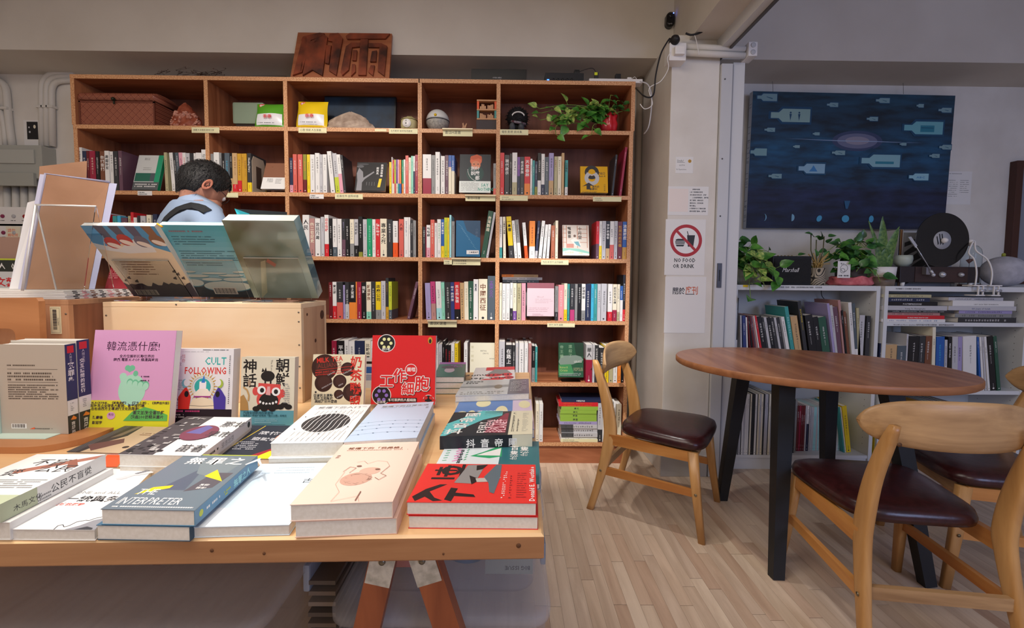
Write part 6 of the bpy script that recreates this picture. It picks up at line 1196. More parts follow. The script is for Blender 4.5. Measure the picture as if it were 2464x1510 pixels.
def make_chair(loc, rz, label):
    r = thing('dining_chair', label, 'chair', loc, rz, 'oak dining chairs with brown seats'); B = lambda mb, nm: mb.build(nm, r, world=False)
    def spline(P_, k=6):
        out = []
        for i in range(len(P_)-1):
            p0, p1, p2, p3 = [Vector(P_[j]) for j in (max(i-1, 0), i, i+1, min(i+2, len(P_)-1))]
            for j in range(k): t = j/k; out.append(0.5*((2*p1)+(-p0+p2)*t+(2*p0-5*p1+4*p2-p3)*t*t+(-p0+3*p1-3*p2+p3)*t**3))
        return out+[Vector(P_[-1])]
    for s in (-1, 1):
        # rear leg and stile: centre, width in y, width in x
        C_ = spline([(s*.205, -.262, 0, .030, ), (s*.192, -.215, .16), (s*.182, -.176, .33), (s*.178, -.176, .42), (s*.176, -.205, .54), (s*.172, -.262, .70)] if False else [(s*.205, -.258, 0), (s*.194, -.215, .16), (s*.184, -.182, .32), (s*.180, -.178, .40), (s*.178, -.205, .54), (s*.172, -.262, .70)], 5)
        n_ = len(C_)-1; rings = []
        for i, c in enumerate(C_):
            t = i/n_; wy = .017+.014*math.sin(PI*min(max((t-.12)/.88, 0), 1))**1.2+(0 if t < .93 else -.006*(t-.93)/.07); wx = .0145 if t < .9 else .0145-.004*(t-.9)/.1
            rings.append([c+Vector((wx*math.copysign(abs(math.cos(a))**.55, math.cos(a)), wy*math.copysign(abs(math.sin(a))**.55, math.sin(a)), 0)) for a in [2*PI*k/16+.1 for k in range(16)]])
        B(MB().loft(rings, M_OAK), 'rear_leg')
        q = MB(); q.loft([[Vector((x+wx*math.copysign(abs(math.cos(a))**.5, math.cos(a)), y+wy*math.copysign(abs(math.sin(a))**.5, math.sin(a)), z)) for a in [2*PI*k/16+.1 for k in range(16)]] for x, y, z, wx, wy in ((s*.205, .232, 0, .012, .014), (s*.192, .205, .18, .015, .018), (s*.182, .182, .365, .017, .022))], M_OAK); B(q, 'front_leg')
        q = MB(); bar(q, (s*.186, -.178, .345), (s*.186, .178, .345), .020, .020, .048, .044, wood_y); B(q, 'side_rail')
        q = MB(); bar(q, (s*.193, -.212, .195), (s*.193, .200, .195), .016, .016, .036, .030, wood_y); B(q, 'side_stretcher')
        for (y, z) in ((-.210, .195), (.203, .195)): B(MB().lathe([(.006, 0), (.005, .0015)], (s*(.209), y, z), mat('8c8470', .3, metal=.8), 12, 'X'), 'bolt')
        B(MB().lathe([(.006, 0), (.006, .001)], (s*.172, -.28, .655), mat('5a3a20', .6), 12, 'Y'), 'screw_plug')
    q = MB(); bar(q, (-.18, -.210, .205), (.18, -.210, .205), .016, .016, .036, .036, M_OAKX); B(q, 'rear_stretcher')
    q = MB(); bar(q, (-.17, .182, .345), (.17, .182, .345), .018, .018, .042, .042, M_OAKX); B(q, 'front_rail')
    # seat cushion: rounded trapezoid
    N_ = 48; q = MB(); rings = []
    for kk, z in ((.90, .370), (.985, .376), (1.0, .392), (.97, .410), (.88, .420), (.6, .426), (.25, .428)):
        ring = []
        for k in range(N_):
            a = 2*PI*k/N_; e = .42; u = math.copysign(abs(math.cos(a))**e, math.cos(a)); v = math.copysign(abs(math.sin(a))**e, math.sin(a)); hw = .200+.020*v
            ring.append(Vector((u*hw*kk, .040+v*.192*kk, z)))
        rings.append(ring)
    q.loft(rings, M_LEATHER); B(q, 'seat_cushion')
    # curved backrest
    q = MB(); n1, n2 = 28, 12; front, back = [], []
    for i in range(n1+1):
        u = math.sin(PI/2*(-1+2*i/n1)); hh = .068*max(1-abs(u)**5.0, .0)**.5*(1-.16*u*u)+.0005; zc = .692+.006*(1-u*u)
        for j in range(n2+1):
            v = -1+2*j/n2; x = u*.222; y = -.248+.052*u*u; th = .0085*max(1-abs(v)**5, .15)
            front.append(Vector((x, y+th, zc+v*hh-.02*(1-v*v)*0))); back.append(Vector((x, y-th, zc+v*hh)))
    fs = []; o_ = len(front)
    for i in range(n1):
        for j in range(n2):
            a_ = i*(n2+1)+j; fs.append((a_, a_+1, a_+n2+2, a_+n2+1)); fs.append((o_+a_, o_+a_+n2+1, o_+a_+n2+2, o_+a_+1))
    for i in range(n1):
        for j in (0, n2): a_ = i*(n2+1)+j; b_ = a_+n2+1; fs.append((a_, b_, o_+b_, o_+a_) if j == 0 else (b_, a_, o_+a_, o_+b_))
    q.add(front+back, fs, M_OAKX, True); B(q, 'backrest')
    return r
wood_y = wood('oak_rail_wood', 'cf9350', 'a8672f', 'Y', 5.0, rough=.35)
make_chair((.725, 2.03, 0), math.radians(-123.7), 'oak chair with brown seat standing left of the round table, facing right')
make_chair((1.232, 1.365, 0), math.radians(-7.4), 'nearest oak chair, back to the camera, pushed in front of the round table')
make_chair((1.835, 1.616, 0), math.radians(75), 'oak chair at the right edge, partly hidden by the nearest chair')
# ------------------------------------------------------------------ long display table
TZ = .67; FLc, FRc, BRc, BLc = (-1.95, .622), (.061, .679), (.098, 1.891), (-1.95, 1.83)
r = thing('display_table', 'long pine display table covered with books in the foreground', 'table', (-.9, 1.25, 0)); q = MB()
quad = [FLc, FRc, BRc, BLc]; th = .043
def inset(k): return [(x+(k if i in (0, 3) else -k), y+(k if i < 2 else -k)) for i, (x, y) in enumerate(quad)]
vs = [Vector((x, y, TZ)) for x, y in inset(.004)]+[Vector((x, y, TZ-.004)) for x, y in quad]+[Vector((x, y, TZ-th+.004)) for x, y in quad]+[Vector((x, y, TZ-th)) for x, y in inset(.004)]
q.add(vs, [(0, 1, 2, 3)], M_TABLE); q.add(vs, [(i, 4+i, 4+(i+1) % 4, (i+1) % 4) for i in range(4)], M_TABLE); q.add(vs, [(4+i, 8+i, 8+(i+1) % 4, 4+(i+1) % 4) for i in range(4)]+[(8+i, 12+i, 12+(i+1) % 4, 8+(i+1) % 4) for i in range(4)]+[(15, 14, 13, 12)], M_APRON); q.build('tabletop', r)
for (x, z, s) in ((.02, .652, .004), (-.38, .645, .0025), (-.46, .651, .003), (-.10, .640, .0018)):
    yy = .622+(x+1.95)*.0283; MB().lathe([(s, 0), (s*.9, .0006)], (x, yy-.0002, z), mat('5e3a20', .7), 10, 'Y').build('wood_knot', r)
for i, ty in enumerate((.86, 1.60)):
    for tx in (-.21, -1.5):
        t_ = thing('trestle', ('red-brown wooden trestle leg pair with pale metal plates under the front table edge' if i == 0 and tx > -1 else 'wooden trestle holding the display table, '+('far right' if tx > -1 else ('near left' if i == 0 else 'far left'))+' one'), 'trestle', (tx, ty, 0)); MP_ = speckle('worn_plate', 'a8a496', 'cdc9ba', 60, .5, .3)
        for s, xb in ((-1, -.155), (1, .21)):
            q = MB(); bar(q, (tx+xb, ty, 0), (tx+s*.012, ty, TZ-th-.002), .052, .052, .036, .036, M_LEG, up=(0, 1, 0)); q.build('leg', t_)
            d = (Vector((tx+xb, ty, 0))-Vector((tx+s*.012, ty, TZ-th))).normalized(); p0 = Vector((tx+s*.012, ty-.021, TZ-th-.008)); q = MB(); bar(q, p0+d*.155, p0, .050, .050, .0025, .0025, MP_, up=(0, 1, 0)); pl_ = q.build('metal_plate', t_)
            c = p0+d*.105; q = MB(); q.lathe([(.007, 0), (.006, .003), (.001, .004)], (c.x, c.y-.0015, c.z), mat('6e6a60', .3, metal=.8), 12, 'Y'); q.build('screw', t_)
# ------------------------------------------------------------------ translucent storage boxes under the table
M_FROST = mat('d2d8e6', .3, alpha=.15); M_FROSTE = mat('dfe4f0', .3, alpha=.24); M_FROSTG = mat('cfcac4', .35, alpha=.16)
def storage(x0, x1, y0, y1, z0, z1, label, m=M_FROST, me=M_FROSTE, rz=0.0):
    r = thing('storage_box', label, 'storage box', ((x0+x1)/2, (y0+y1)/2, z0), rz); cx, cy = (x0+x1)/2, (y0+y1)/2; hx, hy = (x1-x0)/2, (y1-y0)/2
    def ring(k, z, kr=.05): 
        pts = []
        for sx, sy, a0 in ((1, 1, 0), (-1, 1, 90), (-1, -1, 180), (1, -1, 270)):
            for j in range(6): a = math.radians(a0+j*18); pts.append(Vector((sx*(hx*k-kr)+kr*math.cos(a), sy*(hy*k-kr)+kr*math.sin(a), z-z0)))
        return pts
    B = lambda mb, nm: mb.build(nm, r, world=False)
    B(MB().loft([ring(.90, z0), ring(.91, z0+.01), ring(.97, z1-.02)], m), 'tub')
    B(MB().loft([ring(.985, z1-.03), ring(1.0, z1-.026), ring(1.0, z1-.004), ring(.97, z1), ring(.93, z1+.004)], me, cap=True), 'lid')
    for s in (-1, 1): B(MB().box(s*hx-.006, s*hx+.010, -.06, .06, z1-z0-.075, z1-z0-.010, mat('8f97a6', .35, alpha=.9), .006), 'latch_handle')
    return r
storage(-.335, .090, .97, 1.60, .335, .535, 'upper frosted storage box under the right end of the table')
storage(-.40, .105, .93, 1.62, .01, .33, 'lower frosted storage box on the floor under the right end')
storage(-1.35, -.47, .80, 1.30, .01, .415, 'wide grey frosted storage box under the table, left of the trestle', M_FROSTG, mat('c4c0bc', .35, alpha=.28))
storage(-1.6, -.50, 1.18, 1.72, .425, .60, 'upturned shallow frosted box behind the wide grey one', M_FROSTG, mat('c4c0bc', .35, alpha=.28))
# contents
r = thing('pink_folder', 'pink folder standing inside the upper frosted box', 'folder', (-.23, 1.06, .35)); MB().box(-.30, -.165, 1.05, 1.075, .36, .51, mat('c87a72', .5), .002).build('cover', r); MB().box(-.262, -.25, 1.048, 1.05, .40, .425, 'cream').build('barcode_sticker', r)
r = thing('cd_spindle', 'round clear disc tub inside the upper frosted box', 'container', (-.10, 1.10, .36)); MB().lathe([(.055, 0), (.055, .13), (.05, .135)], (-.10, 1.12, .36), mat('6f8fb4', .3, alpha=.8), 26).build('tub', r)
r = thing('magazine', 'grey-green magazine lying against the front of the upper frosted box', 'magazine', (0, 1.02, .36)); MB().box(-.05, .065, 1.02, 1.03, .365, .52, mat('8d9490', .4)).build('cover', r)
m_ = MB(); A = Art(m_, (.058, 1.0199, .385), (-1, 0, 0), (0, 0, -1), (0, -1, 0)); A.text('BIG ISSUE', 0, 0, .014, 'charcoal', True); A.ell(.03, -.12, .012, .016, mat('b98a76'), 14); A.ell(.075, -.12, .012, .016, mat('a87a66'), 14); m_.build('cover_print', r)
for i in range(14):
    q = MB(); c = MB().box(-.475+.001*i, -.40, .99, 1.40, .02+i*.026, .03+i*.026, mat(('6f6259', '5a5049', '81746a')[i % 3], .7)).build('cardboard'); tag(c, f'brown cardboard sheet, {ORD[i]} from below in the pile under the table', 'cardboard', 'cardboard sheets piled under the table')
# ================================================================== BOOKS ON THE DISPLAY TABLE
class Cov:
    """maps cover centimetres to a placed cover: W x H in metres, drawn in fractions of width and height"""
    pass
def flat(quadpx, ztop, th, cover, label, art=None, spine=None, spinecol=None, spineart=None, group=None, zref=None, shift=(0, 0)):
    """lying book. quadpx: FL FR BL BR pixels of the top face"""
    P_ = [at_z(x, y, zref or ztop) for x, y in quadpx]
    for p_ in P_: p_.z = ztop
    U = P_[1]-P_[0]; V = ((P_[2]-P_[0])+(P_[3]-P_[1]))*.5; O = P_[0].copy(); O.x += shift[0]; O.y += shift[1]
    r = thing('book', label, 'book', O+(U+V)/2-Vector((0, 0, th)), group=group); c = mat(cover, .32) if isinstance(cover, str) else cover; sc_ = mat(spinecol or cover, .32) if isinstance(spinecol or cover, str) else c
    u, v, n_ = U.normalized(), V.normalized(), Vector((0, 0, 1)); W_, H_ = U.length, V.length
    def F(a, b, z): return O+u*a+v*b+n_*z
    def bx(q, a0, a1, b0, b1, z0, z1, m):
        vs = [F(*p) for p in ((a0, b0, z0), (a1, b0, z0), (a1, b1, z0), (a0, b1, z0), (a0, b0, z1), (a1, b0, z1), (a1, b1, z1), (a0, b1, z1))]
        q.add(vs, [(3, 2, 1, 0), (4, 5, 6, 7), (0, 1, 5, 4), (1, 2, 6, 5), (2, 3, 7, 6), (3, 0, 4, 7)], m)
    ct = .0009; q = MB(); bx(q, 0, W_, 0, H_, -ct, 0, c); bx(q, 0, W_, 0, H_, -th, -th+ct, sc_)
    if spine == 'R': bx(q, W_-ct, W_, 0, H_, -th+ct, -ct, sc_)
    if spine == 'L': bx(q, 0, ct, 0, H_, -th+ct, -ct, sc_)
    if spine == 'F': bx(q, 0, W_, 0, ct, -th+ct, -ct, sc_)
    if spine == 'B': bx(q, 0, W_, H_-ct, H_, -th+ct, -ct, sc_)
    q.build('cover', r); i = .0012; q = MB(); bx(q, i if spine != 'L' else ct, W_-(i if spine != 'R' else ct), i if spine != 'F' else ct, H_-i, -th+ct, -ct, M_PAGE); q.build('page_block', r)
    if art: m_ = MB(); art(Art(m_, F(0, 0, .0001), u, v, n_), W_, H_); m_.build('cover_print', r)
    if spineart:
        m_ = MB(); a = {'R': (F(W_, 0, -th), v, n_), 'F': (F(0, 0, -th), u, n_), 'L': (F(0, H_, -th), -v, n_)}[spine]; spineart(Art(m_, a[0]+(a[1].cross(n_))*.0001, a[1], a[2]), H_ if spine in 'RL' else W_, th); m_.build('spine_print', r)
    return r
def lower(quadpx, ztop, th, gap, cover, label, **k): return flat(quadpx, ztop, th, cover, label, **k)
# A: white book with brown stripe, far left (stack of two)
qA = [(-215, 1214), (-2, 1214), (78, 1090), (266, 1094)]
def aA(A, w, h):
    A.rect(0, 0, w, h*.16, mat('b9c2a4')); A.poly([(w*.25, h*.62), (w*1.0, h*.98), (w*1.0, h*.88), (w*.32, h*.54)], mat('a8705f')); A.poly([(w*.68, h*.84), (w*.88, h*.66), (w*.96, h*.72), (w*.74, h*.88)], mat('94604f'))
    A.text('公民', w*.50, h*.60, h*.17, 'charcoal', False, sx=1.0); A.text('不盲', w*.25, h*.74, h*.16, 'charcoal'); A.text('從', w*.18, h*.52, h*.15, 'charcoal'); A.lines(w*.3, h*.42, w*.95, 5, h*.035, h*.014, 'grey', 3); A.text('民眾的人', w*.55, h*.05, h*.05, 'olive')
def sA(A, w, h): A.rect(0, 0, w*.3, h, mat('b9c2a4')); A.text('公民不盲從', w*.42, h*.25, h*.55, 'charcoal'); A.lines(w*.3, h*.3, w*.42, 3, h*.2, h*.1, 'grey'); A.text('木馬文化', w*.10, h*.25, h*.4, 'charcoal')
flat(qA, .700, .028, 'white', 'lower of the two white books at the far left table corner', spine='R', spinecol='e4e4e2', shift=(.01, .004), zref=.7295)
flat(qA, .7295, .0285, 'white', 'upper white book with brown stripe and green band, far left corner', aA, 'R', 'e4e4e2', sA)
# B: One and All
qB = [(-32, 1272), (228, 1274), (170, 1126), (372, 1128)]
def aB(A, w, h):
    g = mat('4a4a50', .6); A.text('ONE and ALL', w*.42, h*.52, h*.06, 'grey'); A.text('一統與多元', w*.38, h*.40, h*.10, 'charcoal', True); A.text('中國全域的邏輯', w*.2, h*.33, h*.045, 'coral', True); A.text('趙汀陽', w*.1, h*.1, h*.035, 'grey')
    rr = random.Random(2); pts = [(w*.62, 0)]
    for i in range(12): pts.append((w*(.62+.38*i/11), h*(.02+.16*i/11+rr.uniform(-.02, .03))))
    A.line(pts, w*.008, g); A.poly([(w*.72, 0), (w*.82, h*.05), (w*.9, h*.12), (w, h*.16), (w, 0)], mat('8f8f96', .6)); A.poly([(w*.8, 0), (w*.9, h*.04), (w*.97, h*.02), (w*.97, 0)], mat('3c3c42', .6))
    for i in range(10): A.ell(w*(.72+.03*i), h*(.80+.016*i+rr.uniform(-.02, .02)), w*.05, h*.02, mat('c9c9cd', .6), 10)
    for i in range(6): A.ell(w*(.86+.02*i), h*(.90+.012*i), w*.03, h*.012, mat('77777d', .6), 8)
flat(qB, .6875, .0172, 'white', 'white book with ink-wash mountains lying left of the slate-blue stack', aB)
# C: The Interpreter, two wrapped copies
qC = [(242, 1224), (468, 1228), (434, 1092), (633, 1096)]
def aC(A, w, h):
    A.rect(0, 0, w, h, mat('6f7d88', .3)); A.poly([(w*.3, h*.3), (w*.5, h*.75), (w*.62, h*.3)], mat('5a6475', .3)); A.poly([(w*.35, h*.85), (w*.7, h*.95), (w*.9, h*.8), (w*.85, h*.5), (w*.5, h*.6)], mat('7e8a90', .3)); A.poly([(w*.62, h*.28), (w*.9, h*.35), (w*.95, h*.62), (w*.7, h*.62)], mat('5f5a62', .3))
    A.poly([(w*.64, h*.55), (w*.93, h*.46), (w*.70, h*.68)], 'yellow'); A.poly([(w*.12, h*.22), (w*.42, h*.33), (w*.42, h*.38), (w*.22, h*.34)], 'yellow'); A.rect(0, h*.985, w, h, 'lime')
    A.text('無罪之人', w*.16, h*.80, h*.16, 'white', True, gap=1.15); A.text('THE', w*.12, h*.22, h*.13, 'white', False, sx=.7); A.text('INTERPRETER', w*.07, h*.075, h*.145, 'white', False, sx=.55); A.lines(w*.08, h*.03, w*.95, 1, .01, h*.015, 'white', 1); A.text('真相?', w*.72, h*.38, h*.035, 'white', True); A.text('謊言?', w*.72, h*.33, h*.035, 'white', True)
def sC(A, w, h): A.ell(w*.08, h*.5, h*.22, h*.22, 'lime', 14); A.lines(w*.15, h*.4, w*.35, 1, .01, h*.16, 'white', 4); A.text('無罪之人', w*.55, h*.18, h*.62, 'aqua', True); A.lines(w*.40, h*.4, w*.5, 2, h*.2, h*.12, 'lime', 6)
flat(qC, .694, .0235, '4c6f88', 'lower clear-wrapped copy under the slate-blue book with yellow shapes', spine='R', spinecol='2c4a60', shift=(-.008, 0), zref=.7195)
flat(qC, .7195, .0248, '6f7d88', 'slate-blue book with yellow shapes, upper clear-wrapped copy in front', aC, 'R', '4d83a6', sC)
# D: pale blue-white book
qD = [(461, 1268), (696, 1262), (634, 1116), (800, 1112)]
def aD(A, w, h): A.poly([(0, h*.25), (w, h*.2), (w, h), (0, h)], mat('d6e6f2', .3)); A.poly([(0, 0), (w, 0), (w, h*.2), (0, h*.25)], mat('eef4fa', .3)); A.lines(w*.3, h*.9, w*.8, 3, h*.05, h*.012, mat('9cb0c0'), 3); A.text('古道', w*.76, h*.62, h*.09, 'charcoal'); A.lines(w*.1, h*.8, w*.25, 1, .01, h*.012, mat('9cb0c0'))
flat(qD, .6875, .017, 'd6e6f2', 'pale blue-white book lying between slate-blue and pink stacks', aD)
# E: salmon stack
qE = [(697, 1214), (945, 1206), (829, 1070), (1006, 1058)]
def aE(A, w, h):
    A.text('極權下的「我是誰」', w*.12, h*.86, h*.048, 'brown', True, sx=1.05); A.lines(w*.12, h*.83, w*.9, 1, .01, h*.014, mat('b08878'), 5); A.text('張佩', w*.05, h*.75, h*.03, mat('7a5448'), False, 'v'); L_ = mat('8a6558', .6); D_ = mat('b78d7c', .6)
    A.ell(w*.48, h*.33, w*.17, h*.10, mat('c9a08e', .5), 24, rot=.5); A.ell(w*.58, h*.45, w*.12, h*.06, mat('d3ac9a', .5), 20)
    rr = random.Random(5)
    for i in range(26): a_ = rr.uniform(0, 6.28); x, y = w*(.48+.13*math.cos(a_)), h*(.33+.07*math.sin(a_)); A.line([(x, y), (x+w*rr.uniform(.01, .06), y+h*rr.uniform(-.02, .02))], w*.003, L_)
    A.line([(w*.36, h*.60), (w*.44, h*.62), (w*.5, h*.57), (w*.6, h*.62), (w*.72, h*.60), (w*.78, h*.52)], w*.004, D_); A.line([(w*.78, h*.52), (w*.72, h*.40), (w*.8, h*.36), (w*.74, h*.30), (w*.68, h*.34)], w*.006, L_); A.line([(w*.28, h*.44), (w*.32, h*.52), (w*.4, h*.5), (w*.36, h*.42)], w*.006, L_); A.line([(w*.3, h*.44), (w*.3, h*.25), (w*.4, h*.14), (w*.38, h*.02), (w*.62, h*.08), (w*.66, h*.01)], w*.003, D_); A.line([(w*.62, h*.14), (w*.62, h*.02)], w*.012, L_)
    A.ell(w*.42, h*.53, w*.03, h*.012, L_, 10); A.ell(w*.66, h*.47, w*.03, h*.012, L_, 10)
flat(qE, .6965, .0262, 'e8c2ae', 'lower of two thick salmon-pink covered books at the front', spine='R', spinecol='e8c2ae', shift=(.006, .002), zref=.7245)
flat(qE, .7245, .0268, 'efd0c0', 'upper salmon-pink book with a line-drawn face, front of the table', aE, 'R', 'efd0c0')
# F: white with striped dark ellipse
qF = [(650, 1066), (826, 1063), (748, 974), (903, 972)]
def aF(A, w, h):
    A.text('極權下的人們', w*.12, h*.88, h*.065, 'grey', True, sx=1.0); A.lines(w*.1, h*.85, w*.6, 1, .01, h*.014, 'palegrey', 2); A.lines(w*.82, h*.92, w*.95, 1, .01, h*.016, 'grey', 3); k = mat('34363a', .4); A.ell(w*.50, h*.47, w*.36, h*.24, k, 40)
    for i in range(11):
        x = w*(.14+.075*i); A.line([(x-w*.06, h*.08), (x, h*.34), (x-w*.01+.0004*(i % 3), h*.5), (x+w*.03, h*.62), (x+w*.02, h*.78)], w*.008 if i % 2 else w*.012, M_WHITEP); A.line([(x+w*.02, h*.03), (x+w*.03, h*.24)], w*.004, k); A.line([(x+w*.05, h*.68), (x+w*.06, h*.80)], w*.004, k)
    for (x, y) in ((.08, .62), (.55, .18), (.9, .34), (.12, .3), (.74, .80), (.5, .76)): A.ell(w*x, h*y, w*.012, h*.008, k, 8)
flat(qF, .6985, .028, 'efefec', 'lower of two white books with thin black lines, left of the pale blue stack', aF, None, shift=(-.002, -.006), zref=.7285)
flat(qF, .7285, .0296, 'f0f0ef', 'upper white book with a dark striped ellipse, left of pale blue stack', aF)
# G: pale blue
qG = [(826, 1063), (1003, 1052), (906, 972), (1047, 966)]
def aG(A, w, h):
    A.text('極權下的日常生活', w*.12, h*.88, h*.055, 'grey', True); A.lines(w*.12, h*.85, w*.7, 1, .01, h*.014, mat('9ab0c8'), 2); A.text('張佩', w*.9, h*.85, h*.03, 'grey', False, 'v')
    for i, y in enumerate((.42, .33, .24, .13)): A.line([(w*t/10, h*(y+.04*math.sin(t/10*PI))) for t in range(11)], w*.004, mat('6a7f98')); [A.ell(w*(.12+.2*j), h*(y+.035*math.sin((.12+.2*j)*PI)), w*.014, h*.006, mat('5a6f88'), 8) for j in range(5)]
flat(qG, .6995, .029, 'a9c0da', 'lower of the two pale blue books behind the salmon stack', spine='R', spinecol='e6dccf', shift=(.004, -.006), zref=.7305)
flat(qG, .7305, .0305, 'bfd2e8', 'upper pale blue book with barbed lines, behind the salmon stack', aG, None)
# H: row behind on the left
def aH1(A, w, h): A.rect(0, 0, w, h, mat('3a3434')); A.poly([(w*.25, 0), (w, 0), (w, h), (w*.42, h), (w*.5, h*.6), (w*.36, h*.4), (w*.3, h*.2)], mat('c9b08f')); A.poly([(w*.1, h*.25), (w*.55, h*.5), (w*.7, h*.35), (w*.4, h*.05)], mat('6e4a44')); A.poly([(w*.3, h), (w*.42, h), (w*.38, h*.6), (w*.25, h*.5)], mat('7a6a58')); A.ell(w*.9, h*.2, w*.06, h*.04, mat('3a2a28'), 12); [A.line([(w*(.03+.04*k), 0), (w*(.03+.04*k), h)], w*.008, 'grey') for k in range(4)]; A.lines(w*.7, h*.7, w*.95, 2, h*.06, h*.02, 'brown', 2)
flat([(160, 1086), (287, 1090), (272, 1027), (436, 1024)], .690, .019, '3a3434', 'dark and tan covered book lying behind the white stack at left', aH1)
def aH2(A, w, h):
    A.rect(0, 0, w*.42, h, mat('4a4648')); rr = random.Random(9)
    for i in range(46): x, y = rr.uniform(.02, .44), rr.uniform(0, .95); A.rect(w*x, h*y, w*(x+rr.uniform(.02, .09)), h*(y+rr.uniform(.015, .05)), mat(('8f8a88', '2c2a2c', 'b8b4b2')[i % 3]))
    A.ell(w*.58, h*.52, w*.23, h*.20, mat('7c4052', .5), 30); A.poly([(w*.40, h*.50), (w*.55, h*.72), (w*.66, h*.66), (w*.62, h*.48)], mat('6a64a0')); A.text('那北', w*.72, h*.70, h*.17, 'charcoal', sx=.7); A.text('早市', w*.70, h*.42, h*.17, 'charcoal', sx=.7); A.text('苗者', w*.60, h*.08, h*.17, 'charcoal', sx=.7)
def sH2(A, w, h): A.text('早市北京', w*.35, h*.2, h*.6, 'grey'); A.lines(w*.1, h*.4, w*.3, 1, .01, h*.2, 'charcoal', 3); A.ell(w*.93, h*.5, h*.3, h*.3, 'charcoal', 12)
qH = [(285, 1092), (482, 1096), (452, 1001), (603, 1004)]
flat(qH, .6965, .024, 'e2ddd2', 'lower book of the pair with cream page edges behind the slate-blue stack', None, zref=.7215)
flat(qH, .7215, .0248, 'white', 'white book with purple circle and dark photo strip, left middle', aH2, 'R', 'e8e8ea', sH2)
def aH3(A, w, h): A.rect(0, 0, w, h, mat('2b303c')); A.text('恐怖經典', w*.38, h*.70, h*.12, 'palegrey', True, rot=-.12); A.text('盜獄罪', w*.34, h*.52, h*.10, 'palegrey', True, rot=-.12); A.line([(w*.12, h*.2), (w*.4, h*.98)], w*.012, 'yellow'); A.lines(w*.2, h*.44, w*.5, 5, h*.05, h*.018, 'palegrey', 4); A.ell(w*.86, h*.62, w*.17, h*.2, mat('c98a70'), 24, rot=-.4); A.ell(w*.83, h*.70, w*.10, h*.08, mat('d8a48c'), 16); A.poly([(w*.42, 0), (w*.62, h*.18), (w*.84, h*.36), (w, h*.4), (w, 0)], mat('9c2430')); A.poly([(w*.55, 0), (w*.72, h*.2), (w, h*.26), (w, h*.14), (w*.8, 0)], 'yellow')
flat([(500, 1102), (690, 1104), (592, 1024), (720, 1022)], .688, .0175, '2b303c', 'dark navy book with yellow line and orange-robed figure, centre left', aH3)
flat([(236, 1122), (282, 1122), (262, 1092), (300, 1092)], .6855, .015, 'vermilion', 'small orange-red book corner under the white stack at left', None)
# I: right-hand column of stacks
qI1 = [(978, 1207), (1291, 1210), (1036, 1118), (1280, 1114)]
def aI1(A, w, h):
    k = mat('241a1c', .3); g = mat('8f8c8c', .4)
    # cover turned: its top is towards the left
    A.text('盲', w*.02, h*.40, h*.62, k, True, rot=PI/2-.0) if False else None
    A.poly([(w*.02, h*.12), (w*.10, h*.30), (w*.20, h*.42), (w*.26, h*.42), (w*.14, h*.24), (w*.20, h*.10), (w*.27, h*.04), (w*.2, h*.02), (w*.12, h*.12), (w*.06, h*.02)], k)
    A.poly([(w*.28, h*.06), (w*.30, h*.34), (w*.36, h*.32), (w*.35, h*.22), (w*.50, h*.18), (w*.52, h*.12), (w*.35, h*.14), (w*.34, h*.02)], k)
    A.rect(w*.10, h*.55, w*.30, h*.60, k); A.rect(w*.13, h*.66, w*.16, h*.90, k); A.rect(w*.20, h*.62, w*.23, h*.95, k); A.rect(w*.10, h*.78, w*.3, h*.82, k); A.ring(w*.25, h*.80, h*.08, h*.14, k, 8); A.rect(w*.33, h*.62, w*.36, h*.98, k)
    A.poly([(w*.31, h*.46), (w*.38, h*.96), (w*.54, h*.98), (w*.50, h*.60), (w*.47, h*.44)], g); A.poly([(w*.42, h*.66), (w*.56, h*.52), (w*.50, h*.50), (w*.46, h*.42)], k); A.poly([(w*.46, h*.95), (w*.56, h*.98), (w*.52, h*.84), (w*.47, h*.80)], k); A.poly([(w*.48, h*.58), (w*.70, h*.62), (w*.66, h*.50), (w*.50, h*.48)], mat('b9b4ae')); A.poly([(w*.55, h*.62), (w*.64, h*.98), (w*.69, h*.98), (w*.69, h*.6), (w*.66, h*.2), (w*.62, h*.24), (w*.6, h*.46)], mat('5c6a74'))
    A.text('Donald E. Westlake', w*.985, h*.04, h*.085, 'white', True, mode='u', sx=1.15); A.lines(w*.72, h*.10, w*.75, 14, -h*.05, h*.02, 'white', 2); A.lines(w*.78, h*.1, w*.80, 10, -h*.06, h*.02, 'maroon', 4); A.lines(w*.84, h*.12, w*.92, 12, -h*.055, h*.012, 'maroon', 6)
flat(qI1, .6915, .0215, 'd32a2a', 'lower red book of the two nearest the right table corner', shift=(.003, -.001), spine=None, zref=.714)
flat(qI1, .714, .0215, 'e0342f', 'upper red book with black shapes nearest the right table corner', aI1, None)
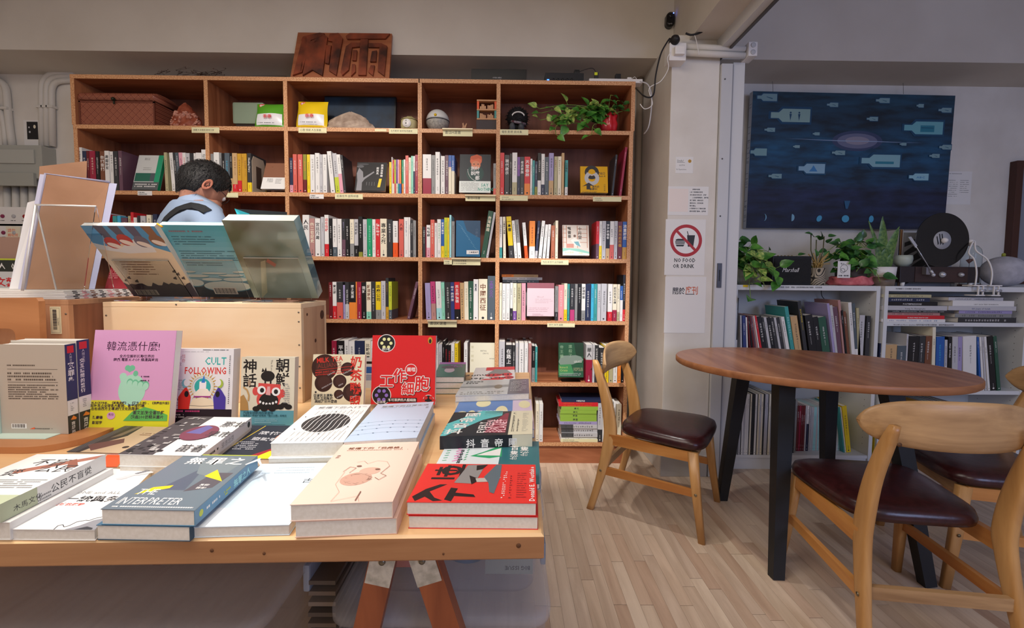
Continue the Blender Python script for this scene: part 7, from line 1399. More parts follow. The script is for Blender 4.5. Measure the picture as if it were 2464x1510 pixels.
def aI2(A, w, h):
    A.rect(0, 0, w*.62, h, mat('dfe9ee', .3)); A.rect(w*.60, 0, w, h, mat('2f6f78', .3)); gg = mat('2fa36a')
    A.poly([(w*.30, h*.62), (w*.42, h*.72), (w*.60, h*.9), (w*.62, h*.60), (w*.5, h*.56)], gg); A.poly([(w*.36, h*.64), (w*.46, h*.72), (w*.60, h*.82), (w*.60, h*.62)], M_WHITEP); A.poly([(w*.50, h*.88), (w*.58, h*.98), (w*.62, h*.92), (w*.6, h*.84)], mat('e58ac0'))
    for i in range(8): A.line([(w*.04, h*(.52+.06*i)), (w*.08, h*(.53+.06*i))], h*.012, gg); A.line([(w*.14+.002*(i % 2), h*(.5+.06*i)), (w*.20, h*(.54+.06*i))], h*.02, mat('e58ac0')); A.line([(w*.25, h*(.52+.06*i)), (w*.27, h*(.55+.06*i))], h*.012, gg)
    A.text('angel-in-us', w*.22, h*.45, h*.07, 'charcoal', True, mode='u'); A.text('一隻貓', w*.80, h*.98, h*.12, 'white', True, 'v', sx=.8); A.text('一百隻貓', w*.70, h*.98, h*.11, 'white', True, 'v', sx=.8)
flat([(1022, 1170), (1300, 1165), (1076, 1066), (1297, 1061)], .681, .011, 'd8d5d0', 'thin grey book under the teal and white one at the right edge', None)
flat([(1022, 1168), (1299, 1163), (1076, 1065), (1297, 1060)], .6925, .011, '2f6f78', 'white and teal book with a cat-like figure, second from the front right', aI2)
def aI3(A, w, h):
    A.rect(0, 0, w, h, mat('22242c', .3)); t_ = mat('5fc0c4', .3); w_ = M_WHITEP
    for i in range(5): A.poly([(0, h*(.02+.1*i)), (w*.05, h*(.02+.1*i)), (w*.40, h*(.62+.09*i)), (w*.62, h*(.80+.05*i)) , (w*.62, h*(.85+.04*i)), (w*.36, h*(.69+.09*i)), (0, h*(.09+.1*i))], t_)
    A.poly([(w*.46, h*.10), (w*.55, h*.55), (w*.66, h*.9), (w*.70, h*.9), (w*.70, h*.08)], mat('8a2440', .3)); A.rect(w*.73, 0, w, h, mat('dad6bc', .3))
    A.text('抖音帝國', w*.155, h*.04, h*.20, 'white', True, mode='u', sx=.95) if False else [A.text(c_, w*(.02+.045*i), h*(.10+.225*i), h*.20, 'white', True, sx=1.2) for i, c_ in enumerate('抖音帝國')]
    for i, t in enumerate(('EVERY', 'SCREEN', 'ON THE', 'PLANET')): A.text(t, w*(.46+.078*i), h*.10, h*.135, mat('f0c4cc') if i != 0 else 'white', True, mode='u', sx=1.0)
    A.lines(w*.76, h*.12, w*.79, 14, -h*.058, h*.03, 'charcoal', 1); A.lines(w*.82, h*.12, w*.84, 9, -h*.058, h*.03, 'charcoal', 2); A.lines(w*.88, h*.12, w*.95, 16, -h*.05, h*.012, 'grey', 3)
def sI3(A, w, h): A.rect(0, 0, w, h, mat('22242c', .3)); A.rect(w*.78, 0, w, h, mat('dad6bc')); A.text('抖音帝國', w*.28, h*.15, h*.7, 'white', True, gap=1.5)
flat([(1058, 1050), (1281, 1044), (1098, 991), (1277, 988)], .7215, .030, '22242c', 'thick black and turquoise book with a cream band, right-hand row', aI3, 'F', '22242c', sI3)
def aI4(A, w, h):
    A.rect(0, 0, w, h, mat('5f86c4', .3)); A.rect(w*.74, 0, w, h, mat('d6c4dc', .3)); y_ = mat('e9e2b4', .3)
    for (x, yy, a_, b_) in ((.10, .3, .12, .28), (.34, .86, .10, .14), (.62, .3, .12, .3), (.6, .55, .08, .2), (.9, .8, .08, .14), (.22, .5, .05, .1)): A.ell(w*x, h*yy, w*a_, h*b_, y_, 20)
    A.text('我們你在', w*.28, h*.52, w*.10, 'white', True); A.text('一起100', w*.32, h*.14, w*.105, 'white', True)
flat([(1072, 1036), (1286, 1032), (1106, 963), (1279, 959)], .6935, .0225, '5f86c4', 'blue book with pale yellow clouds, right-hand row', aI4)
def aI5(A, w, h): A.rect(0, 0, w, h, mat('c3c8cc', .25)); A.rect(w*.70, 0, w, h, mat('5c5c6c', .25)); A.poly([(0, h*.5), (w*.3, h*.42), (w*.7, h*.46), (w*.7, h*.62), (w*.3, h*.58), (0, h*.56)], mat('8f9498', .3)); A.ell(w*.55, h*.5, w*.06, h*.14, mat('7a7468', .3), 14); A.lines(w*.05, h*.85, w*.3, 2, h*.1, h*.05, 'charcoal', 1); A.lines(w*.05, h*.16, w*.65, 2, h*.1, h*.05, 'grey', 2); A.lines(w*.73, h*.2, w*.96, 8, -h*.09, h*.03, 'palegrey', 3)
flat([(1095, 952), (1273, 946), (1120, 915), (1270, 911)], .7145, .0185, 'c3c8cc', 'grey landscape-cover book, upper of the pair behind the blue cloud book', aI5)
flat([(1095, 952), (1273, 946), (1120, 915), (1270, 911)], .6955, .0245, 'b9bcc0', 'lower grey book of the pair behind the blue cloud book', None, zref=.7145)
def aI6(A, w, h):
    A.rect(0, 0, w, h, mat('e8e6e8', .3)); A.rect(w*.28, h*.78, w, h, mat('d94048')); A.poly([(w*.3, h*.5), (w*.5, h*.86), (w*.8, h*.8), (w*.95, h*.5)], 'grey')
    for (x, yy, a_) in ((.15, .12, .12), (.35, .2, .14), (.6, .28, .16), (.85, .32, .12), (.5, .48, .2), (.8, .5, .14)): A.ell(w*x, h*yy, w*a_, h*.09, mat('d94048'), 18)
    A.text('Der', w*.98, h*.2, h*.14, 'charcoal', True, rot=PI); A.text('Geist der', w*.98, h*.36, h*.14, 'charcoal', True, rot=PI, sx=1.0); A.text('Hoffnung', w*.85, h*.54, h*.14, 'charcoal', True, rot=PI)
flat([(1128, 926), (1240, 921), (1144, 887), (1238, 879)], .6905, .020, 'e8e6e8', 'white book with red and grey blots lying at the far table end', aI6)
def aI7(A, w, h): A.rect(0, 0, w, h, mat('3e6e66', .3)); A.rect(0, h*.84, w, h, mat('a864b4', .3)); A.ell(w*.45, h*.42, w*.18, h*.16, mat('b8a8b8', .4), 18); A.ell(w*.42, h*.62, w*.3, h*.10, mat('5c5060', .4), 18); A.lines(w*.45, h*.72, w*.9, 2, h*.07, h*.035, mat('a864b4'), 3)
qI7 = [(1044, 906), (1117, 906), (1044, 872), (1136, 870)]
for k, (zt_, lab) in enumerate(((.6915, ''), (.712, 'middle one of three stacked dark green books at the far end'), (.7325, 'dark green book with a purple strip on top of the far stack'))): flat(qI7, zt_, .0205, '3e6e66', lab if k else 'lowest of three dark green books stacked at the far end', aI7 if k == 2 else None, 'R', '2c4a46', zref=.7325)
# ------------------------------------------------------------------ standing display books
def stand_book(q, Y, tilt, thick, cover, label, art, spine=None, zf=TZ, st=True): return face_book(q, Y, tilt, thick, cover, label, art, stand=st, zf=zf, spine=spine)
def aS1(A, w, h):
    A.rect(0, 0, w, h, mat('d7a0cb', .35)); A.rect(0, 0, w, h*.30, mat('e0dd30', .35)); k = mat('3a1a3a')
    A.text('韓流憑什麼!', w*.16, h*.80, w*.125, k, False, sx=1.0); A.text('全方位解析撼動世界的', w*.33, h*.725, w*.042, k, True); A.text('韓劇.電影.K-POP.條漫與時尚', w*.26, h*.69, w*.042, k, True)
    g = mat('6fc09a', .4); g2 = mat('a8dcc4', .4)
    A.ell(w*.445, h*.62, w*.035, w*.035, g, 16); A.ell(w*.50, h*.62, w*.035, w*.035, g, 16); A.poly([(w*.415, h*.612), (w*.53, h*.612), (w*.472, h*.575)], g)
    A.ell(w*.52, h*.40, w*.165, w*.19, g2, 32); A.poly([(w*.36, h*.42), (w*.44, h*.50), (w*.53, h*.575), (w*.57, h*.56), (w*.52, h*.46), (w*.5, h*.38)], g2); A.ell(w*.40, h*.535, w*.045, w*.045, g2, 16); A.poly([(w*.355, h*.53), (w*.44, h*.54), (w*.46, h*.46), (w*.40, h*.44)], g2); A.ell(w*.548, h*.566, w*.03, w*.035, g, 14)
    for i in range(4): A.ell(w*(.49+.065*i), h*(.475-.008*i), w*.04, w*.05, g, 14); A.ell(w*(.49+.065*i), h*(.462-.008*i), w*.035, w*.045, g2, 14)
    A.text('BLACKPINK、《魷魚遊戲》、《寄生上流》、《我獨自升級》', w*.05, h*.265, w*.034, k, True); A.text('如何攻占全球各大影視、音樂排行榜,', w*.04, h*.235, w*.04, k, True); A.text('左右由西方主導流行文化的局面?', w*.05, h*.205, w*.04, k, True)
    A.poly([(w*.45, h*.10), (w*.55, h*.19), (w*.70, h*.235), (w*.82, h*.21), (w*.98, h*.16), (w*.98, h*.10)], mat('62b85a')); A.text('圖文並茂!全書珍藏', w*.56, h*.165, w*.05, k, True, sx=.9); A.text('超過200張精采圖片', w*.54, h*.125, w*.045, k, True); A.ell(w*.30, h*.15, w*.05, w*.045, mat('d7a0cb'), 14); A.text('熱烈', w*.27, h*.15, w*.03, k, True); A.text('陳慶德', w*.08, h*.12, w*.04, k, True); A.text('彭紹宇', w*.08, h*.07, w*.04, k, True); A.lines(w*.82-w*.2, h*.53, w*.72, 2, h*.04, h*.012, k, 2)
stand_book((204, 404, 793, 1036), 1.118, 9, .022, 'd7a0cb', 'pink and yellow book with a green finger-heart hand, standing', aS1, spine='e8e6e2')
def aS2(A, w, h):
    A.rect(0, 0, w, h, mat('e9e8ec', .35)); A.rect(0, 0, w, h*.20, mat('241c28', .35)); t_, r_ = mat('35b0ac'), mat('d8342c'); A.text('CULT', w*.54, h*.79, w*.17, t_, True, sx=.78); A.text('FOLLOWING', w*.22, h*.665, w*.155, r_, True, sx=.70)
    A.text('怪奇', w*.16, h*.93, w*.065, mat('c98a90'), False, 'v'); A.text('邪教', w*.10, h*.93, w*.065, 'grey', False, 'v', gap=1.4); A.text('檔案錄', w*.03, h*.93, w*.065, mat('c98a90'), False, 'v'); A.text('J.W.', w*.04, h*.31, w*.075, 'charcoal', sx=.9); A.text('OCKER', w*.04, h*.245, w*.075, 'charcoal', sx=.85); A.text('J.W.奧克', w*.04, h*.44, w*.05, 'rose', False, 'v', gap=.6); A.lines(w*.04, h*.575, w*.24, 6, h*.025, h*.01, 'grey', 3); A.lines(w*.03, h*.955, w*.6, 1, .01, h*.01, 'palegrey', 2); A.lines(w*.5, h*.98, w*.93, 1, .01, h*.01, 'charcoal', 2)
    cx, cy = w*.52, h*.50; 
    for i in range(28): a_ = i*2*PI/28; A.poly([(cx+w*.18*math.cos(a_-.06), cy+w*.18*math.sin(a_-.06)), (cx+w*.26*math.cos(a_), cy+w*.26*math.sin(a_)), (cx+w*.18*math.cos(a_+.06), cy+w*.18*math.sin(a_+.06))], 'gold')
    A.ring(cx, cy, w*.16, w*.185, mat('e0ddc8')); A.ell(cx, cy, w*.13, w*.13, t_, 24); A.rect(cx-w*.05, cy-w*.05, cx+w*.06, cy+w*.08, mat('f4f0f4')); A.poly([(cx-w*.02, h*.55), (cx+w*.02, h*.66), (cx+w*.0+w*.04, h*.55)], mat('2f7fd0'))
    A.poly([(cx-w*.14, h*.40), (cx-w*.05, h*.47), (cx+w*.08, h*.47), (cx+w*.15, h*.40), (cx+w*.12, h*.37), (cx-w*.11, h*.37)], mat('f2eadc')); A.rect(cx-w*.13, h*.355, cx+w*.14, h*.375, mat('a03a8c')); A.poly([(cx-w*.22, h*.21), (cx-w*.15, h*.33), (cx, h*.36), (cx+w*.16, h*.33), (cx+w*.24, h*.21)], mat('efe0c4')); A.line([(cx-w*.2, h*.25), (cx, h*.24), (cx+w*.22, h*.25)], w*.006, 'charcoal')
    for s, c_, hd in ((-1, r_, 'f2a030'), (1, mat('4a3aa0'), '6a5ad0')): A.poly([(cx+s*w*.20, h*.20), (cx+s*w*.18, h*.36), (cx+s*w*.22, h*.44), (cx+s*w*.26, h*.50), (cx+s*w*.32, h*.44), (cx+s*w*.38, h*.36), (cx+s*w*.38, h*.20)], c_); A.ell(cx+s*w*.25, h*.40, w*.035, w*.05, 'black', 14)
    for s in (-1, 1): A.ell(cx+s*w*.28, h*.54, w*.055, w*.07, mat('7ab8c8' if s < 0 else 'a8c048'), 20); A.ell(cx+s*w*.25, h*.55, w*.05, w*.06, mat('e9e8ec', .35), 20)
    A.lines(w*.06, h*.165, w*.5, 1, .01, h*.02, 'magenta', 3); A.lines(w*.05, h*.12, w*.25, 2, h*.03, h*.014, 'palegrey', 5); A.lines(w*.94, h*.9, w*.96, 26, h*.025, h*.012, 'charcoal', 7)
stand_book((406, 556, 838, 1020), 1.175, 6, .030, 'e9e8ec', 'white book headed CULT FOLLOWING with a colourful idol, standing', aS2, spine='dcdad8')
def aS3(A, w, h):
    A.rect(0, 0, w, h, mat('dad3bd', .35)); A.rect(0, 0, w, h*.22, mat('5f9cac', .35)); k = mat('201c1c')
    A.text('朝鮮', w*.64, h*.985, w*.27, k, True, 'v', gap=.92); A.text('神話', w*.03, h*.97, w*.27, k, True, 'v', gap=.92); A.text('The Korean Myths', w*.55, h*.96, w*.055, 'charcoal', mode='r')
    A.ell(w*.50, h*.72, w*.13, w*.10, k, 24); A.poly([(w*.38, h*.78), (w*.40, h*.84), (w*.44, h*.79)], k); A.poly([(w*.43, h*.79), (w*.46, h*.85), (w*.48, h*.79)], k); A.rect(w*.44, h*.60, w*.47, h*.68, k); A.rect(w*.54, h*.60, w*.57, h*.68, k)
    r_ = mat('d24c48'); A.poly([(w*.33, h*.62), (w*.74, h*.60), (w*.76, h*.40), (w*.62, h*.25), (w*.44, h*.24), (w*.31, h*.36)], r_); A.ell(w*.52, h*.38, w*.22, w*.20, r_, 26); A.ell(w*.28, h*.50, w*.06, w*.08, r_, 14); A.ell(w*.78, h*.47, w*.05, w*.08, r_, 14)
    A.ell(w*.53, h*.36, w*.18, w*.15, k, 26); A.ell(w*.39, h*.515, w*.08, w*.08, M_WHITEP, 20); A.ell(w*.66, h*.495, w*.08, w*.08, M_WHITEP, 20); A.ell(w*.40, h*.515, w*.04, w*.045, k, 16); A.ell(w*.66, h*.495, w*.04, w*.045, k, 16); A.poly([(w*.50, h*.57), (w*.55, h*.57), (w*.56, h*.44), (w*.47, h*.45)], mat('e0a0a0'))
    for i in range(6): A.ell(w*(.37+.06*i), h*(.345-.03*math.sin(PI*i/5)), w*.022, w*.025, M_WHITEP, 10)
    for i in range(9): A.ell(w*(.30+.075*i), h*(.245+.03*(i % 2)+.03*(i > 5)), w*.07, w*.05, k, 12)
    A.poly([(0, h*.22), (0, h*.42), (w*.06, h*.45), (w*.14, h*.34), (w*.16, h*.22)], mat('b08850')); A.line([(w*.05, h*.56), (w*.12, h*.52), (w*.16, h*.44), (w*.15, h*.36)], w*.03, mat('c09860')); A.ell(w*.16, h*.62, w*.03, w*.06, mat('a89078'), 14)
    A.lines(w*.80, h*.60, w*.92, 10, h*.03, h*.012, 'grey', 2); A.text('風靡全球韓流的發源地', w*.06, h*.17, w*.055, mat('2c5a68'), True); A.text('竟來自一個過往被稱為「隱士之國」的地方', w*.06, h*.135, w*.042, mat('2c5a68'), True); A.lines(w*.28, h*.09, w*.7, 3, h*.025, h*.012, mat('8fbcc8'), 3)
stand_book((577, 706, 858, 1023), 1.17, 5, .022, 'dad3bd', 'cream book with a round red laughing face and blue band, standing', aS3, spine='cfc8b6')
def aS4(A, w, h):
    A.rect(0, 0, w, h, mat('e9e2c4', .35)); b_ = mat('3e2826', .35); b2 = mat('5a3c38', .35)
    for (x, y, r_) in ((.23, .76, .25), (.67, .73, .13), (.22, .47, .17), (.53, .50, .13), (.52, .26, .09), (.78, .30, .18)): A.ell(w*x, h*y, w*r_, w*r_, b_, 32); A.ell(w*(x+.01), h*(y+.01), w*r_*.7, w*r_*.7, mat('4a302d', .35), 26)
    r_ = mat('d8392f'); A.text('MILK TEA', w*.08, h*.84, w*.13, r_, True, rot=.1, sx=.85); A.text('ALLIANCE', w*.10, h*.74, w*.12, mat('8a3c34'), False, rot=.1, sx=.85); A.line([(w*.06, h*.70), (w*.72, h*.78)], w*.008, r_); A.text("INSIDE ASIA'S STRUGGLE AGAINST", w*.06, h*.645, w*.042, r_, True, rot=.1); A.text('AUTOCRACY AND BEIJING', w*.06, h*.60, w*.042, r_, True, rot=.1)
    A.text('奶茶聯盟', w*.72, h*.99, w*.235, r_, True, 'v', gap=.98); A.text('亞洲民主運動', w*.04, h*.22, w*.06, 'charcoal', True); A.text('如何互相幫助', w*.05, h*.165, w*.06, 'charcoal', True); A.text('與組織抗中網路', w*.07, h*.11, w*.06, 'charcoal', True); A.ell(w*.08, h*.30, w*.02, w*.02, 'charcoal', 10)
    for (t, x, y) in (('TAIWAN', .30, .60), ('THAILAND', .60, .63), ('HONG KONG', .20, .36), ('INDIA', .52, .41), ('BURMA', .5, .19), ('KOREA', .76, .18)): A.text(t, w*x, h*y, w*.035, 'palegrey', True, rot=.5)
stand_book((748, 874, 852, 982), 1.317, 8, .016, 'e9e2c4', 'cream MILK TEA book with brown tea pearls, standing right of the crate', aS4)
def aS5(A, w, h):
    A.rect(0, 0, w, h, mat('dd2c30', .3)); W__ = M_WHITEP; k = mat('1f1c1e')
    for (x, y, r_, c_, t) in ((.22, .885, .13, 'e6e8a8', '血小板'), (.165, .13, .14, '8c70c8', '白血球'), (.96, .04, .15, 'c83030', '紅血球')):
        if x < .9: A.ell(w*x, h*y, w*r_*1.08, w*r_*1.08, W__, 26); A.ell(w*x, h*y, w*r_, w*r_, k, 26)
        else: A.ell(w*.90, h*.06, w*.09, w*.09, W__, 20); A.ell(w*.90, h*.06, w*.08, w*.08, k, 20)
        for i in range(6): a_ = i*PI/3; A.ell(w*(min(x, .9)+r_*.55*math.cos(a_)), h*y+w*(r_*.55*math.sin(a_)) if x < .9 else h*.06+w*.05*math.sin(a_), w*r_*.2, w*r_*.2, mat(c_), 12)
        if x < .9: A.text(t, w*(x-.07), h*y-w*r_*.85, w*.045, 'white', True)
    A.ell(w*.91, h*.93, w*.035, w*.055, 'gold', 18); A.ell(w*.91, h*.92, w*.02, w*.035, 'black', 14)
    for dx, m__ in ((.007, k), (0, W__)):
        for t, x, y, s in (('工', .13, .26, .22), ('作', .34, .34, .22), ('細', .48, .16, .20), ('胞', .68, .22, .24)):
            for ox, oy in ((-.012, 0), (.012, 0), (0, .012), (0, -.012), (.009, .009), (-.009, -.009)): A.text(t, w*(x+ox+dx), h*y+w*(oy-dx), w*s, m__, True)
    for t, x, y, s in (('工', .13, .26, .22), ('作', .34, .34, .22), ('細', .48, .16, .20), ('胞', .68, .22, .24)): A.text(t, w*x, h*y, w*s, mat('dd2c30', .3), True)
    A.ell(w*.62, h*.50, w*.095, w*.095, W__, 24); A.ell(w*.62, h*.50, w*.085, w*.085, mat('dd2c30', .3), 24); A.text('圖鑑', w*.555, h*.482, w*.068, 'white', True); A.rect(w*.25, h*.035, w*.72, h*.095, k); A.text('不可思議的人體細胞', w*.27, h*.05, w*.048, 'white', True)
stand_book((892, 1046, 806, 972), 1.345, 7, .02, 'dd2c30', 'red book with large white-outlined red title, tallest standing book', aS5, spine='e2dede')
r = thing('magazine_stack', 'blue and white striped brochures standing between the cream and red books', 'brochure', (-.44, 1.62, TZ)); a = at_y(872, 950, 1.60); b = at_y(900, 862, 1.60); m_ = MB().box(a.x-.02, b.x+.03, 1.60, 1.62, TZ, b.z, mat('d8dce0', .3)); m_.build('brochure_block', r)
m_ = MB(); A = Art(m_, (a.x-.02, 1.5998, TZ), (1, 0, 0), (0, 0, 1)); hh = b.z-TZ; A.rect(0, hh*.82, .09, hh*.9, 'black'); A.rect(0, hh*.5, .09, hh*.72, 'blue'); [A.line([(0, hh*(.28+.04*i)), (.09, hh*(.28+.04*i))], .002, 'blue') for i in range(5)]; m_.build('brochure_print', r)
# two navy-spined books standing on the wooden stand, grey bookend
ZW = .686; Yb0 = 1.069
def upright_pair(x1, y0, th_, h, w, label, cover, title, seed):
    r = thing('book', label, 'book', (x1-w/2, y0, ZW)); q = MB(); c = mat(cover, .3); nv = mat('28335c', .3); ct = .001
    q.box(x1-w, x1, y0, y0+ct, ZW, ZW+h, c); q.box(x1-w, x1, y0+th_-ct, y0+th_, ZW, ZW+h, c); q.box(x1-ct, x1, y0+ct, y0+th_-ct, ZW, ZW+h, M_WHITEP); q.build('cover', r); MB().box(x1-w+.001, x1-ct, y0+ct, y0+th_-ct, ZW+.001, ZW+h-.0015, M_PAGEN).build('page_block', r)
    m_ = MB(); A = Art(m_, (x1+.0001, y0, ZW), (0, 1, 0), (0, 0, 1)); A.rect(0, h*.37, th_, h, nv); A.rect(0, 0, th_, h*.2, 'charcoal'); A.rect(th_*.2, h*.90, th_*.8, h*.98, 'red'); A.text(title, th_*.18, h*.80, min(th_*.62, h*.36/len(title)), 'white', True, 'v'); A.text('人間法庭', th_*.38, h*.90, th_*.24, 'palegrey', False, 'v'); A.lines(th_*.3, h*.33, th_*.6, 5, h*.02, h*.008, 'grey', seed); A.text('商周出版', th_*.3, h*.13, th_*.36, 'white', True, 'v'); A.poly([(th_*.25, h*.15), (th_*.5, h*.19), (th_*.8, h*.16), (th_*.75, h*.14)], 'orange'); m_.build('spine_print', r)
    return r
x1 = at_y(163, 1000, Yb0).x
o1 = upright_pair(x1, Yb0, .027, .222, .155*1.05, 'nearer grey-backed book with navy spine, standing at the left', 'b9b0a4', '冤罪學', 3); upright_pair(x1+.001, Yb0+.0285, .033, .228, .163, 'farther book with navy spine standing behind the grey-backed one', 'cfc8bc', '交互詰問的藝術', 5)
m_ = MB(); A = Art(m_, (x1-.163, Yb0-.0001, ZW), (1, 0, 0), (0, 0, 1)); W_, H__ = .163, .222; k = mat('5a5048'); A.lines(W_*.13, H__*.76, W_*.55, 1, .01, .0035, k, 1); A.line([(W_*.13, H__*.725), (W_*.88, H__*.725)], .001, k); A.lines(W_*.13, H__*.67, W_*.85, 3, H__*.035, .0042, k, 2); A.line([(W_*.13, H__*.58), (W_*.88, H__*.58)], .001, k); A.lines(W_*.13, H__*.54, W_*.88, 7, H__*.025, .003, k, 3); A.rect(W_*.15, H__*.06, W_*.38, H__*.115, 'white'); [A.rect(W_*(.165+.014*i), H__*.07, W_*(.165+.014*i+.006+.004*(i % 3 == 0)), H__*.11, k) for i in range(14)]; A.poly([(W_*.42, H__*.055), (W_*.50, H__*.075), (W_*.5, H__*.055)], 'vermilion'); A.lines(W_*.5, H__*.055, W_*.85, 1, .01, .002, k, 8); m_.build('back_cover_print', o1)
r = thing('bookend', 'pale mint metal bookend foot under the navy-spined books', 'bookend', (x1-.1, Yb0-.02, ZW)); MB().box(x1-.17, x1-.02, Yb0-.035, Yb0+.05, ZW-.0005, ZW+.0012, mat('c4d8cc', .3)).build('foot', r); MB().box(x1-.17, x1-.164, Yb0-.01, Yb0+.05, ZW, ZW+.14, mat('c4d8cc', .3)).build('plate', r)
# wooden stand
r = thing('wooden_stand', 'cherry-coloured wooden stand with rounded base and cut-out upright', 'stand', (-1.3, 1.1, TZ)); c = at_z(187, 1060, ZW); xr_ = c.x; q = MB(); pts = [(-1.62, .985), (xr_-.09, .985)]+[(xr_-.09+.09*math.sin(a), 1.075-.09*math.cos(a)) for a in [PI/2*i/10 for i in range(11)]]+[(xr_, 1.30), (-1.62, 1.30)]; q.prism(pts, TZ+.0005, ZW-.0006, M_CHERRY); q.build('base_board', r)
a = at_y(92, 716, 1.262); xx1 = a.x; zt_ = a.z; nx = at_y(36, 790, 1.262); q = MB(); arc = [(nx.x-.02+.02*math.cos(t), nx.z-.02+.02*math.sin(t)) for t in [PI/2*(1-i/6) for i in range(7)]]
q.prism([(-1.62, zt_-.004), (xx1-.006, zt_), (xx1, zt_-.01), (xx1, ZW-.0006), (nx.x, ZW-.0006)]+arc[::-1]+[(-1.62, nx.z)], 1.262, 1.28, M_CHERRY, frame=lambda u, v, h: Vector((u, h, v))); q.build('upright_panel', r)
# ================================================================== CRATES AND WHAT STANDS ON THEM
def planks_box(x0, x1, y0, y1, z0, z1, label, mf, ms, t=.016, nails=()):
    r = thing('wooden_crate', label, 'crate', ((x0+x1)/2, (y0+y1)/2, z0))
    MB().box(x0, x1-t*.0, y0, y0+t, z0, z1-t, mf, .0015).build('front_board', r); MB().box(x0, x1, y1-t, y1, z0, z1-t, mf, .0015).build('rear_board', r)
    MB().box(x1-t, x1+.0005, y0+t, y1-t, z0, z1-t, ms, .001).build('side_board', r); MB().box(x0, x0+t, y0+t, y1-t, z0, z1-t, ms, .001).build('side_board', r)
    MB().box(x0, x1, y0, y1, z1-t, z1, mf, .002).build('top_board', r)
    for (nx, nz) in nails: MB().lathe([(.003, 0), (.0028, .0008)], (nx, y0, nz), mat('7a7368', .4, metal=.7), 10, 'Y').build('nail', r)
    return r
CT = .993; cx0, cx1 = -1.293, -.663
cr = planks_box(cx0, cx1, 1.40, 1.592, TZ+.0005, CT, 'pale pine crate with knots carrying three display books', M_CRATE, M_CRATE2, nails=[(cx1-.008, z) for z in (.72, .79, .86, .935, .965)]+[(cx0+.01, .95), (-1.06, CT-.006)])
for (x, z, s_) in ((-1.085, .868, .010), (-.99, .76, .006)): MB().lathe([(s_, 0), (s_*.9, .0005)], (x, 1.3998, z), mat('5e3524', .7), 14, 'Y', sx=1.1).build('wood_knot', cr)
for (y, z, s_) in ((1.555, .945, .016), (1.50, .86, .007), (1.44, .955, .005)): MB().lathe([(s_, 0), (s_*.9, .0006)], (cx1+.0006, y, z), mat('4c2a1c', .7), 14, 'X').build('wood_knot', cr)
c2 = planks_box(-1.92, -1.332, 1.33, 1.60, TZ+.0005, 1.003, 'older reddish crate with barcode sticker at the far left', M_OLDCR, wood('old_crate_side', 'b57b5a', '6e4630', 'Z', 3.0), nails=[(-1.34, .96)])
a, b = at_y(120, 737, 1.3295), at_y(149, 803, 1.3295)
st_ = MB().box(a.x, b.x, 1.3288, 1.3298, b.z, a.z, mat('e6deb6', .5)).build('barcode_sticker', c2); m_ = MB(); A = Art(m_, (a.x, 1.3287, b.z), (1, 0, 0), (0, 0, 1)); w_, h_ = b.x-a.x, a.z-b.z
y = h_*.16
rr = random.Random(1)
while y < h_*.86: d = h_*rr.choice((.01, .018, .03)); A.rect(w_*.25, y, w_*.62, y+d, 'charcoal'); y += d+h_*rr.choice((.012, .022))
A.text('0032992', w_*.82, h_*.32, w_*.20, 'charcoal', mode='u'); A.line([(w_*.1, h_*.05), (w_*.9, h_*.05), (w_*.9, h_*.95), (w_*.1, h_*.95), (w_*.1, h_*.05)], w_*.015, 'charcoal'); m_.build('barcode_print', c2)
m_ = MB(); a = at_y(107, 808, 1.329); A = Art(m_, (a.x, 1.3297, a.z), (1, 0, 0), (0, 0, 1)); A.text('004', .004, 0, .018, mat('5a2e1e', .6), True, mode='u'); m_.build('stencil_print', c2)
